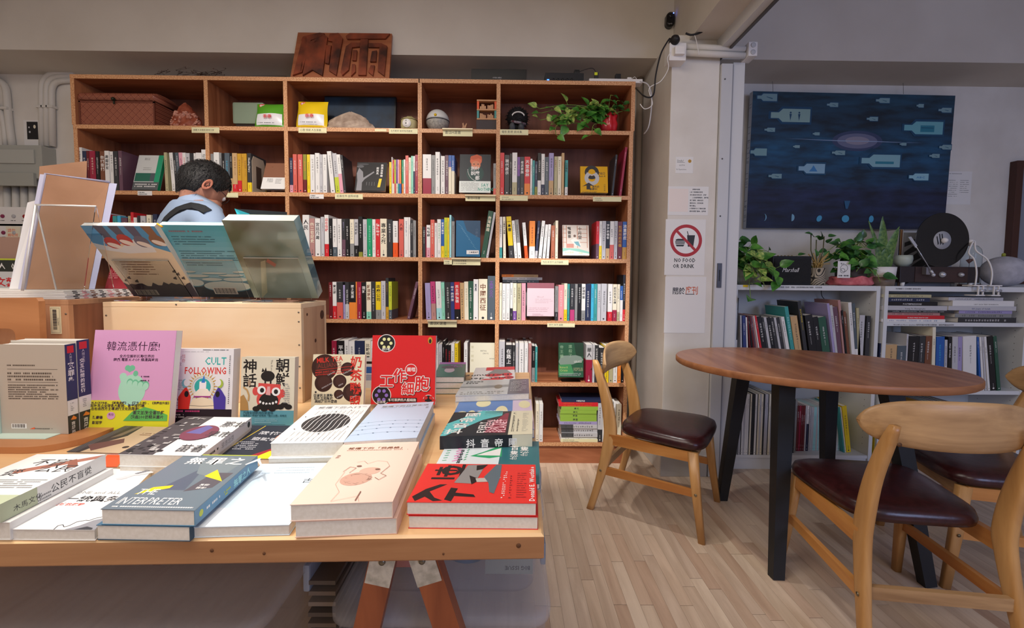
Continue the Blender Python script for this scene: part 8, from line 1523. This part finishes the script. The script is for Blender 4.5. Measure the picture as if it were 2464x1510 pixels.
# leaning display books on clear easels, backs to the camera
def lean_book(px_bl, px_br, pt_tl, pt_tr, y0, y1, thick, cover, label, art, spinecol=None, spineart=None):
    BL, BR = at_y(px_bl[0], px_bl[1], y0), at_y(px_br[0], px_br[1], y0); TL, TR = at_y(pt_tl[0], pt_tl[1], y1), at_y(pt_tr[0], pt_tr[1], y1); z = CT+.012; BL.z = BR.z = z
    U = ((BR-BL)+(TR-TL))*.5; U.z = 0; V = ((TL-BL)+(TR-BR))*.5; V = V-U.normalized()*V.dot(U.normalized()); u, v = U.normalized(), V.normalized(); n_ = u.cross(v).normalized()   # towards the camera, down
    if n_.y > 0: n_ = -n_
    W_, H_ = U.length, V.length; O = BL; r = thing('book', label, 'book', BL+U/2); c = mat(cover, .28, coat=.3)
    def bx(q, a0, a1, b0, b1, c0, c1, m):
        vs = [O+u*a+v*b-n_*d for a, b, d in ((a0, b0, c0), (a1, b0, c0), (a1, b1, c0), (a0, b1, c0), (a0, b0, c1), (a1, b0, c1), (a1, b1, c1), (a0, b1, c1))]
        q.add(vs, [(0, 1, 2, 3), (7, 6, 5, 4), (1, 0, 4, 5), (2, 1, 5, 6), (3, 2, 6, 7), (0, 3, 7, 4)], m)
    q = MB(); bx(q, 0, W_, 0, H_, 0, .0012, c); bx(q, 0, W_, 0, H_, thick-.0012, thick, c); bx(q, W_-.0012, W_, 0, H_, .0012, thick-.0012, mat(spinecol or cover, .28, coat=.3)); q.build('cover', r)
    q = MB(); bx(q, .001, W_-.0012, .001, H_-.0008, .0012, thick-.0012, M_PAGEN); q.build('page_block', r)
    m_ = MB(); art(Art(m_, O+n_*.0001, u, v, n_), W_, H_); m_.build('back_cover_print', r)
    if spineart: m_ = MB(); spineart(Art(m_, O+u*(W_+.0001), -n_, v, u), thick, H_); m_.build('spine_print', r)
    s_ = thing('book_easel', 'clear acrylic easel under the '+' '.join(label.split()[:9]).rstrip(','), 'easel', BL+U/2-Vector((0, 0, .01)))
    O = BL+n_*.003; q = MB(); bx(q, W_*.10, W_*.90, -.004, H_*.56, -.0025, 0, M_ACRYL); q.build('back_pane', s_)
    q = MB(); q.box(BL.x+W_*.08, BL.x+W_*.92, y0-.10, y0+.03, CT+.0004, CT+.003, M_ACRYL); q.build('base_plate', s_); q = MB(); q.box(BL.x+W_*.08, BL.x+W_*.92, y0+.03+.0, y0+.033, CT+.003, CT+.02, M_ACRYL); q.build('front_lip', s_)
    q = MB(); bx(q, W_*.10, W_*.90, H_*.56-.002, H_*.56, -.0032, .0, mat('a8a69c', .2)); q.build('pane_edge', s_)
    return r
def aL1(A, w, h):
    A.rect(0, 0, w, h, mat('dccbb0', .3)); A.poly([(0, h*.72), (0, h), (w, h), (w, h*.66), (w*.6, h*.8), (w*.3, h*.76)], mat('4f97c8', .3)); A.poly([(0, h*.78), (w*.3, h*.7), (w*.62, h*.84), (w*.8, h*.74), (w*.8, h*.66), (w*.4, h*.64), (0, h*.7)], mat('d9dde0', .3))
    for (x, y, c_, l_) in ((.22, .80, 'b5403c', '54566a'), (.42, .84, 'b5403c', '54566a'), (.64, .82, '6c6a7c', '5a5c74'), (.86, .84, '8a6854', '8a6854')): A.poly([(w*(x-.06), h), (w*(x+.08), h), (w*(x+.10), h*(y+.04)), (w*(x-.01), h*(y+.04))], mat(l_, .3)); A.ell(w*(x+.05), h*(y-.02), w*.10, h*.075, mat(c_, .3), 20, rot=-.5); A.ell(w*(x+.06), h*(y-.055), w*.095, h*.03, mat('e4dcd4', .3), 16, rot=-.4)
    rr = random.Random(3); pts = [(0, 0), (0, h*.22)]
    for i in range(18): pts.append((w*(i+1)/18, h*(.20+rr.uniform(-.035, .035))))
    A.poly(pts+[(w, 0)], mat('4a444c', .3)); [A.poly([(w*x, h*y), (w*(x+.05), h*(y+.02)), (w*(x+.04), h*(y-.03)), (w*(x-.01), h*(y-.02))], mat('5c5450')) for x, y in ((.05, .26), (.12, .30), (.8, .30), (.88, .36), (.92, .30), (.85, .40), (.2, .25))]
    A.lines(w*.18, h*.52, w*.62, 6, h*.035, h*.010, 'brown', 4); A.rect(w*.08, h*.03, w*.42, h*.11, mat('cfc4b4')); [A.rect(w*(.1+.022*i), h*.035, w*(.1+.022*i+.009+.005*(i % 3 == 0)), h*.105, 'charcoal') for i in range(14)]
lean_book((322, 697), (474, 701), (206, 545), (392, 541), 1.55, 1.364, .018, 'd8cfc0', 'left display book with red and grey shoes pictured on its cover', aL1)
def aL2(A, w, h):
    for i in range(10): t = i/9; A.rect(0, h*(.30+.07*i), w, h*(.30+.07*(i+1)+.001), mat('%02x%02x%02x' % (int(150-70*t), int(192-32*t), int(205-28*t)), .3))
    A.rect(0, 0, w, h*.12, mat('1f2c3a', .3)); [A.rect(0, h*(.12+.03*i), w, h*(.151+.03*i), mat('%02x%02x%02x' % (31+20*i, 44+25*i, 58+25*i), .3)) for i in range(6)]
    for (x, y, a_, b_) in ((.62, .17, .38, .075), (.12, .22, .14, .05), (.8, .27, .2, .03), (.42, .27, .16, .022), (.2, .32, .2, .02), (.75, .33, .2, .018), (.5, .36, .2, .014), (.92, .38, .12, .014), (.1, .38, .12, .014)): A.ell(w*x, h*(y-.012), w*a_, h*b_, mat('4f8a9c', .3), 24); A.ell(w*x, h*y, w*a_, h*b_, mat('c8cfc8', .3), 24)
    A.lines(w*.12, h*.915, w*.62, 1, .01, h*.018, mat('8a6a74'), 2); A.lines(w*.12, h*.85, w*.75, 4, h*.032, h*.010, mat('3a6470'), 3); A.lines(w*.12, h*.66, w*.98, 5, h*.03, h*.010, mat('3a6470'), 5); A.lines(w*.14, h*.50, w*.7, 2, h*.03, h*.012, mat('3a6470'), 8)
    A.rect(w*.36, h*.05, w*.74, h*.15, mat('ddd0c4')); [A.rect(w*(.385+.02*i), h*.06, w*(.385+.02*i+.009+.004*(i % 3 == 0)), h*.14, 'charcoal') for i in range(17)]
lean_book((470, 700), (614, 703), (390, 543), (556, 540), 1.55, 1.393, .022, '7fb4c2', 'middle display book with a sea of blue-white stones on its back', aL2)
M_SILV = speckle('silver_cover', '5c6650', 'aec4bc', 5.0, .12, 0.0, 2.0, coat=1.0)
def aL3(A, w, h):
    A.rect(0, 0, w, h, M_SILV); A.poly([(w*.12, 0), (w*.32, h*.50), (w*.40, h*.52), (w*.24, h*.08)], mat('a8a888', .12, coat=1.0)); A.poly([(w*.40, h*.50), (w*.44, h*.54), (w*.54, h*.47), (w*.5, h*.43)], mat('b06a58', .3))
def sL3(A, w, h): [A.rect(0, h*i/8, w, h*(i+1)/8, mat(('566e74', '5e7c86', '587680', '6c8c92', '648890', '7a9ca0', '8aacae', '98bcbe')[i], .15, coat=1.0)) for i in range(8)]; A.line([(w*.4, h*.1), (w*.65, h*.12), (w*.5, h*.07), (w*.4, h*.1)], .0008, 'navy')
lean_book((612, 704), (764, 704), (538, 533), (714, 528), 1.52, 1.356, .042, '7f9488', 'right display book, thick with a glossy silver-green cover', aL3, '6c8c92', sL3)
r = thing('booklet', 'thin teal and black booklet fanned open behind the silver-green book', 'booklet', (-.95, 1.56, 1.2)); p0, p1, p2, p3 = at_y(566, 502, 1.56), at_y(690, 510, 1.50), at_y(690, 560, 1.50), at_y(590, 560, 1.56); q = MB(); q.add([p0, p1, p2, p3], [(0, 3, 2, 1)], mat('22282c', .3)); q.add([p+Vector((0, .002, 0)) for p in (p0, p1, p2, p3)], [(0, 1, 2, 3)], mat('22282c', .3)); q.build('dark_leaf', r)
q = MB(); k_ = [p0, at_y(600, 514, 1.53), at_y(625, 560, 1.53), at_y(590, 560, 1.55)]; q.add([p-Vector((0, .004, 0)) for p in k_]+k_, [(0, 3, 2, 1), (4, 5, 6, 7), (0, 1, 5, 4), (1, 2, 6, 5), (2, 3, 7, 6), (3, 0, 4, 7)], mat('35b4c4', .3)); q.build('teal_leaf', r)
r = thing('bookmark', 'small yellow tassel lying on the top of the left display book', 'bookmark', at_y(383, 542, 1.36)); c = at_y(383, 541, 1.362); q = MB(); q.tube([c+Vector((-.006, 0, .004)), c, c+Vector((.012, -.004, -.006))], .0028, mat('e8a818', .5), 8); q.build('tassel', r)
# magazines, kraft board and acrylic frame on the older crate
rr = random.Random(4)
for i in range(5):
    z0 = 1.0034+i*.0052; s_ = rr.uniform(-.012, .012); o = thing('magazine', f"pale magazine, {ORD[i]} up in the pile on the older crate", 'magazine', (-1.6, 1.45, z0), group='magazines piled on the older crate'); sh = -.005*i
    MB().box(-1.90, -1.345+s_+sh, 1.345+.004*i, 1.60, z0, z0+.0012, mat('d9cfc8', .3)).build('cover', o); MB().box(-1.90, -1.346+s_+sh, 1.346+.004*i, 1.599, z0+.0012, z0+.0048, M_PAGEN).build('page_block', o)
    m_ = MB(); A = Art(m_, (-1.344+s_+sh, 1.35+.004*i, z0), (0, 1, 0), (0, 0, 1)); [A.rect(.02+.03*k, .0012, .035+.03*k, .0042, ('charcoal', 'rose', 'brown')[k % 3]) for k in range(8)]; m_.build('spine_print', o)
zb = 1.0296
def sheet3(pbl, pbr, ptl, ptr, m, th=.003):
    q = MB(); n_ = (pbr-pbl).cross(ptl-pbl).normalized()*th; f = [pbl, pbr, ptr, ptl]; q.add(f+[p-n_ for p in f], [(0, 1, 2, 3), (7, 6, 5, 4), (0, 4, 5, 1), (1, 5, 6, 2), (2, 6, 7, 3), (3, 7, 4, 0)], m); return q
M_KRAFT = speckle('kraft_board', '9c7050', 'ad8060', 8.0, .65, .05)
BL, BR, TL, TR = at_y(58, 700, 1.43), at_y(213, 690, 1.50), at_y(112, 420, 1.50), at_y(262, 440, 1.58); BL.z = BR.z = zb+.001
r = thing('display_board', 'brown kraft-backed picture board in a clear sleeve, standing at the left', 'board', BL.lerp(BR, .5)); sheet3(BL, BR, TL, TR, M_KRAFT).build('kraft_backing', r)
e = lambda a, b, k: a+(a-b).normalized()*k
q = MB(); n_ = (BR-BL).cross(TL-BL).normalized()
q.tube([BL-n_*.002, TL-n_*.002+Vector((-.004, 0, .004)), TR-n_*.002+Vector((.004, 0, .004))], .004, mat('b4b2cc', .3, alpha=.8), 8); q.build('sleeve_edge', r)
ux = (BR-BL).normalized(); q = sheet3(BR+ux*.001, BR+ux*.016, TR+ux*.001, TR+ux*.022, mat('b9bbd8', .3), .002); q.build('sleeve_margin', r); q = sheet3(BL-ux*.014, BL-ux*.001, TL-ux*.016, TL-ux*.001, mat('c4c4da', .3), .002); q.build('sleeve_margin', r)
r = thing('display_board', 'second kraft board showing above and behind the sleeved one', 'board', (-1.5, 1.6, zb)); d = Vector((0, .06, 0)); a_, b_ = at_y(95, 400, 1.56), at_y(209, 387, 1.62); B0, B1 = Vector((a_.x-.01, 1.53, zb)), Vector((b_.x-.01, 1.60, zb)); sheet3(B0, B1, a_, b_, M_KRAFT).build('kraft_backing', r)
r = thing('paper_sheets', 'white sheets standing upright left of the kraft board', 'paper', (-1.65, 1.45, zb)); a_, b_ = at_y(66, 487, 1.50), at_y(92, 480, 1.52); B0, B1 = at_y(22, 690, 1.44), at_y(60, 690, 1.46); B0.z = B1.z = zb+.001; sheet3(B0, B1, a_, b_, M_WHITEP, .004).build('sheets', r)
r = thing('acrylic_frame', 'clear acrylic A-shaped stand in front of the kraft board', 'acrylic stand', (-1.36, 1.36, zb)); xa, xb = -1.455, -1.270; A0 = Vector((xa, 1.367, 1.293)); ED = mat('e4e0dc', .12, coat=1.0)
for nm, yy in (('near_pane', 1.318), ('far_pane', 1.416)):
    q = MB(); f = [Vector((xa, yy, zb)), Vector((xb, yy, zb)), Vector((xb, 1.367, 1.290)), Vector((xa, 1.367, 1.293))]; s_ = Vector((0, -.0025 if yy < 1.36 else .0025, 0)); q.add(f+[p+s_ for p in f], [(0, 1, 2, 3), (7, 6, 5, 4), (0, 4, 5, 1), (1, 5, 6, 2), (2, 6, 7, 3), (3, 7, 4, 0)], M_ACRYL); q.build(nm, r)
    q = MB(); q.tube([f[0], f[3]], .0026, ED, 6); q.build('polished_edge', r)
MB().tube([Vector((xa, 1.367, 1.2925)), Vector((xb, 1.367, 1.2895))], .0026, ED, 6).build('polished_edge', r)
r = thing('book', 'red covered book on a clear stand behind the left display book', 'book', (-1.42, 1.57, zb)); f = [at_y(252, 690, 1.56), at_y(330, 690, 1.60), at_y(275, 610, 1.56), at_y(345, 620, 1.60)]; f[0].z = f[1].z = zb+.001; sheet3(f[0], f[1], f[2], f[3], mat('9a2430', .3), .012).build('cover', r)
m_ = MB(); A = Art(m_, f[0].lerp(f[2], .75)-Vector((0, .002, 0)), (f[1]-f[0]), (f[2]-f[0])); A.rect(.002, .008, .028, .024, 'white'); A.text('紀', .006, .010, .012, 'charcoal', True); A.lines(.004, -.03, .03, 5, .007, .003, 'rose', 3); m_.build('cover_print', r)
# magazines in a rack at the far left
a, b = at_y(-60, 705, 2.2), at_y(46, 578, 2.2)
r = thing('magazine', 'culture magazine with red title and white number 03, far left edge', 'magazine', (a.x, 2.2, 0)); z0 = a.z; MB().box(a.x, b.x, 2.2, 2.21, .92, b.z-.09, mat('d6d8da', .3)).build('cover', r)
m_ = MB(); A = Art(m_, (a.x, 2.1998, .92), (1, 0, 0), (0, 0, 1)); W_, H_ = b.x-a.x, b.z-.09-.92; A.rect(0, H_-.065, W_, H_, mat('2a302c')); A.rect(0, H_-.008, W_, H_, 'lime'); A.text('旅人', W_-.14, H_-.05, .032, 'white', True); A.text('03', W_-.045, H_-.052, .040, 'white', True, sx=.8); A.text('文藝', W_-.125, H_-.135, .048, 'red', True); A.rect(0, 0, W_*.9, H_*.35, mat('8f979c')); m_.build('cover_print', r)
r = thing('magazine', 'reddish photo magazine stacked behind the culture magazine, far left', 'magazine', (a.x, 2.25, 0)); MB().box(a.x, b.x, 2.25, 2.26, .92, b.z+.02, mat('b08c7c', .35)).build('cover', r)
r = thing('magazine_rack', 'low wooden magazine rack behind the table at the far left', 'rack', (a.x, 2.3, 0)); MB().box(a.x-.3, b.x+.06, 2.18, 2.30, .88, .918, M_CHERRY, .002).build('ledge', r); MB().box(a.x-.3, b.x+.06, 2.30, 2.32, 0, 1.1, M_CHERRY, .002).build('rear_panel', r)
for xx in (a.x-.28, b.x+.03): MB().box(xx, xx+.03, 2.18, 2.30, 0, .88, M_CHERRY, .002).build('side_panel', r)
# ================================================================== CUSTOMER
def skinned(name, V_, E_, R_, m, root, sub=2):
    me = bpy.data.meshes.new(name); me.from_pydata([tuple(v) for v in V_], E_, []); o = bpy.data.objects.new(name, me); C.objects.link(o); sk = o.modifiers.new('s', 'SKIN'); sk.use_smooth_shade = True
    for i, rr_ in enumerate(R_): me.skin_vertices[0].data[i].radius = rr_ if isinstance(rr_, tuple) else (rr_, rr_)
    me.skin_vertices[0].data[root].use_root = True; su = o.modifiers.new('u', 'SUBSURF'); su.levels = sub; su.render_levels = sub
    dg = bpy.context.evaluated_depsgraph_get(); nm = bpy.data.meshes.new_from_object(o.evaluated_get(dg)); bpy.data.objects.remove(o); bpy.data.meshes.remove(me); nm.name = name; nm.materials.clear(); nm.materials.append(m)
    for p in nm.polygons: p.use_smooth = True
    return nm
PX, PY = -1.45, 2.04; man = thing('person', 'person with short black hair in light blue shirt browsing, seen from behind', 'person', (PX, PY, 0)); fa = math.radians(52); fwd = Vector((math.cos(fa), math.sin(fa), 0)); rgt = Vector((math.sin(fa), -math.cos(fa), 0)); up = Vector((0, 0, 1))
def BP(f, r_, z): return Vector((PX, PY, 0))+fwd*f+rgt*r_+up*(z+.05 if z > .5 else z)
M_SKIN = speckle('skin', 'b9826a', 'c69078', 20, .5, .05); M_SHIRT = speckle('blue_shirt', '93a9c8', 'a0b4d0', 6.0, .8, .3); M_TROU = mat('2a2c34', .8); M_HAIR = speckle('black_hair', '0b0b0d', '1f1e20', 160, .55, .8)
def putmesh(nm, name): o = bpy.data.objects.new(name, nm); C.objects.link(o); o.parent = man; inv = root_inv(man); nm.transform(inv); return o
sp = [BP(-.04, 0, .88), BP(-.06, 0, 1.02), BP(-.05, 0, 1.16), BP(-.01, 0, 1.27), BP(.045, 0, 1.355), BP(.10, 0, 1.40)]
V_ = list(sp); E_ = [(i, i+1) for i in range(5)]; R_ = [(.13, .10), (.125, .10), (.14, .105), (.12, .09), (.058, .058), (.055, .058)]
for s in (-1, 1):
    b0 = len(V_); V_ += [BP(-.01, s*.155, 1.285), BP(-.01, s*.20, 1.23), BP(.05, s*.215, 1.02), BP(.28, s*.16, .98), BP(.34, s*.14, .985)]; E_ += [(3, b0), (b0, b0+1), (b0+1, b0+2), (b0+2, b0+3), (b0+3, b0+4)]; R_ += [.058, .052, .042, .028, .024]
    b1 = len(V_); V_ += [BP(-.04, s*.09, .84), BP(-.02, s*.10, .46), BP(-.05, s*.10, .08), BP(.04, s*.10, .045)]; E_ += [(0, b1), (b1, b1+1), (b1+1, b1+2), (b1+2, b1+3)]; R_ += [.085, .055, .038, .036]
    for k in range(5):
        b2 = len(V_); oo = (k-2)*.017*s; V_ += [BP(.36, s*.14-oo, .985), BP(.40 if k else .375, s*.14-oo*1.5-(.02*s if k == 0 else 0), .975), BP(.425 if k else .39, s*.14-oo*1.5-(.03*s if k == 0 else 0), .955)]; E_ += [(b0+4, b2), (b2, b2+1), (b2+1, b2+2)]; R_ += [.010, .009, .008]
body = putmesh(skinned('body', V_, E_, R_, M_SKIN, 0, 1), 'body')
V_ = [BP(-.04, 0, .86), BP(-.065, 0, 1.02), BP(-.06, 0, 1.16), BP(-.02, 0, 1.28), BP(.015, 0, 1.325)]; E_ = [(i, i+1) for i in range(4)]; R_ = [(.15, .125), (.15, .12), (.185, .13), (.150, .115), (.085, .082)]
for s in (-1, 1): b0 = len(V_); V_ += [BP(-.015, s*.205, 1.285), BP(-.01, s*.262, 1.22), BP(.05, s*.225, 1.02), BP(.26, s*.165, .98)]; E_ += [(3, b0), (b0, b0+1), (b0+1, b0+2), (b0+2, b0+3)]; R_ += [.072, .066, .056, .042]
putmesh(skinned('shirt', V_, E_, R_, M_SHIRT, 0), 'shirt')
V_ = [BP(-.04, 0, .86)]; E_ = []; R_ = [(.155, .13)]
for s in (-1, 1): b1 = len(V_); V_ += [BP(-.04, s*.09, .80), BP(-.02, s*.10, .46), BP(-.05, s*.10, .10)]; E_ += [(0, b1), (b1, b1+1), (b1+1, b1+2)]; R_ += [.095, .070, .058]
putmesh(skinned('trousers', V_, E_, R_, M_TROU, 0), 'trousers')
for s in (-1, 1): MB().loft([[BP(f+.0, s*.10+x, z) for f, x in ((-.10, -.035), (-.02, -.045), (.10, -.045), (.17, -.02), (.17, .02), (.10, .045), (-.02, .045), (-.10, .035))] for z in (.0, .03)]+[[BP(f*.7-.01, s*.10+x*.8, .08) for f, x in ((-.10, -.035), (-.02, -.045), (.06, -.045), (.10, -.02), (.10, .02), (.06, .045), (-.02, .045), (-.10, .035))]], mat('1c1c1e', .6)).build('shoe', man)
# head
hc = at_y(487, 447, 2.07); pit, yaw_ = math.radians(40), fa-PI/2+.06
HM = Matrix.Translation(hc) @ Matrix.Rotation(yaw_, 4, 'Z') @ Matrix.Rotation(-pit, 4, 'X') @ Matrix.Scale(1.0, 4)
def hp(th, ph, k=1.0):
    """th around (0 = face), ph down from crown"""
    x, y, z = math.sin(ph)*math.sin(th), math.sin(ph)*math.cos(th), math.cos(ph); sx, sy, sz = .078, .100, .120
    if z < 0: sx *= 1-.34*(-z)**1.3; sy *= (1-.10*(-z)) if y > 0 else (1-.42*(-z))
    fy = 0
    if y > .75 and -.55 < z < .05: fy = .0
    return Vector((x*sx*k, y*sy*k+fy, z*sz*k))
q = MB(); N1, N2 = 36, 26; rings = [[HM @ hp(2*PI*j/N1, PI*i/N2) for j in range(N1)] for i in range(1, N2)]; q.loft(rings, M_SKIN)
q.build('head', man)
q = MB(); H = lambda x, y, z: HM @ Vector((x, y, z)); q.loft([[H(.012*math.cos(a)*k, .095+.024*kk+.004*math.sin(a), z) for a in [2*PI*j/10 for j in range(10)]] for k, kk, z in ((.45, .0, .015), (.6, .35, -.01), (.9, .8, -.028), (1.1, .75, -.036), (.7, .1, -.042))], M_SKIN); q.build('nose', man)
for s in (-1, 1):
    q = MB(); q.ball(H(s*.030, .088, .008), .012, M_WHITEP, 12, 8); q.ball(H(s*.030, .098, .006), .005, mat('1a1210', .2), 8, 6); q.build('eye', man)
    q = MB(); n = 16; oc = lambda a, k, o: H(s*(.076+o*.8), -.006+.015*k*math.cos(a), -.012+.027*k*math.sin(a)); q.loft([[oc(2*PI*j/n, 1.0, .000) for j in range(n)], [oc(2*PI*j/n, 1.12, .014) for j in range(n)], [oc(2*PI*j/n, .9, .018) for j in range(n)], [oc(2*PI*j/n, .5, .006) for j in range(n)]], mat('c47c64', .5)); q.build('ear', man)
q = MB(); q.tube([H(-.022, .082, -.066), H(0, .091, -.064), H(.022, .082, -.066)], [.002, .005, .002], mat('9a4f46', .5), 8); q.build('mouth', man)
# hair cap: denser at the crown, cut above nape, behind the ears
q = MB(); rr = random.Random(2); R0 = []
def lim(th):
    a_ = abs((th+PI) % (2*PI)-PI)   # 0 face .. pi back
    return 1.02 if a_ < .55 else 1.02+(a_-.55)*.9 if a_ < 1.15 else 1.60 if a_ < 1.5 else 1.78 if a_ < 1.72 else 2.12+.22*(a_-1.72)
N1 = 60; rings = []
for i in range(1, 15): rings.append([HM @ hp(2*PI*j/N1, lim(2*PI*j/N1)*i/14, 1.075+.012*math.sin(7*j)*(i % 2)+(0 if i < 12 else -.02*(i-11))) for j in range(N1)])
rings.append([HM @ hp(2*PI*j/N1, lim(2*PI*j/N1), .98) for j in range(N1)]); q.loft(rings, M_HAIR); q.build('hair', man)
q = MB(); rr = random.Random(3)
for k in range(900):
    th = rr.uniform(0, 2*PI); ph = lim(th)*rr.uniform(.05, 1.0)**.7; p0 = HM @ hp(th, ph, 1.06); p1 = HM @ hp(th+rr.uniform(-.12, .12), min(ph+.16, lim(th)+.05), 1.115); q.tube([p0, p0.lerp(p1, .5)+(p1-p0).length*.1*(p0-hc).normalized(), p1], [.0012, .001, .0004], M_HAIR, 3, cap=False)
q.build('hair_strands', man)['kind'] = 'stuff'
q = MB(); q.tube([H(.082, .0, .008), H(.078, .06, .010), H(.070, .094, .010)], .0012, 'black', 6); q.tube([H(.030+.024*math.cos(t), .106, .006+.018*math.sin(t)) for t in [2*PI*i/16 for i in range(17)]], .0012, 'black', 6); q.tube([H(-.030+.024*math.cos(t), .106, .006+.018*math.sin(t)) for t in [2*PI*i/16 for i in range(17)]], .0012, 'black', 6); q.build('glasses', man)
# collar and shoulder strap
q = MB(); n = 28; cc = BP(.03, 0, 1.345); rings = []
for (R1, dz, df) in ((.088, -.035, -.02), (.078, .010, .0), (.072, .030, .012), (.080, .012, .006), (.094, -.030, -.01)): rings.append([cc+fwd*(R1*math.cos(a)*1.0+df)+rgt*(R1*math.sin(a)*1.02)+up*(dz-.035*math.cos(a)) for a in [2*PI*j/n for j in range(n)]])
q.loft(rings, M_SHIRT, cap=False); q.build('collar', man)
from mathutils.bvhtree import BVHTree
so_ = bpy.data.objects['shirt']; bv = BVHTree.FromPolygons([root_inv(man).inverted() @ v.co for v in so_.data.vertices], [tuple(p.vertices) for p in so_.data.polygons]); hits = []; org = Vector((0, 0, CAMH))
for px, py in ((384, 560), (388, 546), (398, 530), (410, 518), (424, 508), (440, 500), (456, 496), (472, 497), (487, 502), (500, 510)):
    h_ = bv.ray_cast(org, ray(px, py).normalized())
    if h_[0]: hits.append((h_[0], h_[1]))
q = MB(); vs = []; fs = []
for i, (p, n_) in enumerate(hits):
    t = (hits[min(i+1, len(hits)-1)][0]-hits[max(i-1, 0)][0]).normalized(); w_ = t.cross(n_).normalized(); vs += [p-w_*.019+n_*.005, p+w_*.019+n_*.005, p+w_*.019-n_*.006, p-w_*.019-n_*.006]
for i in range(len(hits)-1):
    for k in range(4): fs.append((i*4+k, i*4+(k+1) % 4, (i+1)*4+(k+1) % 4, (i+1)*4+k))
q.add(vs, fs, mat('24272b', .7), False); q.build('shoulder_strap', man)
print('OBJ', len(bpy.data.objects), 'TRI', sum(len(p.vertices)-2 for m in bpy.data.meshes for p in m.polygons))
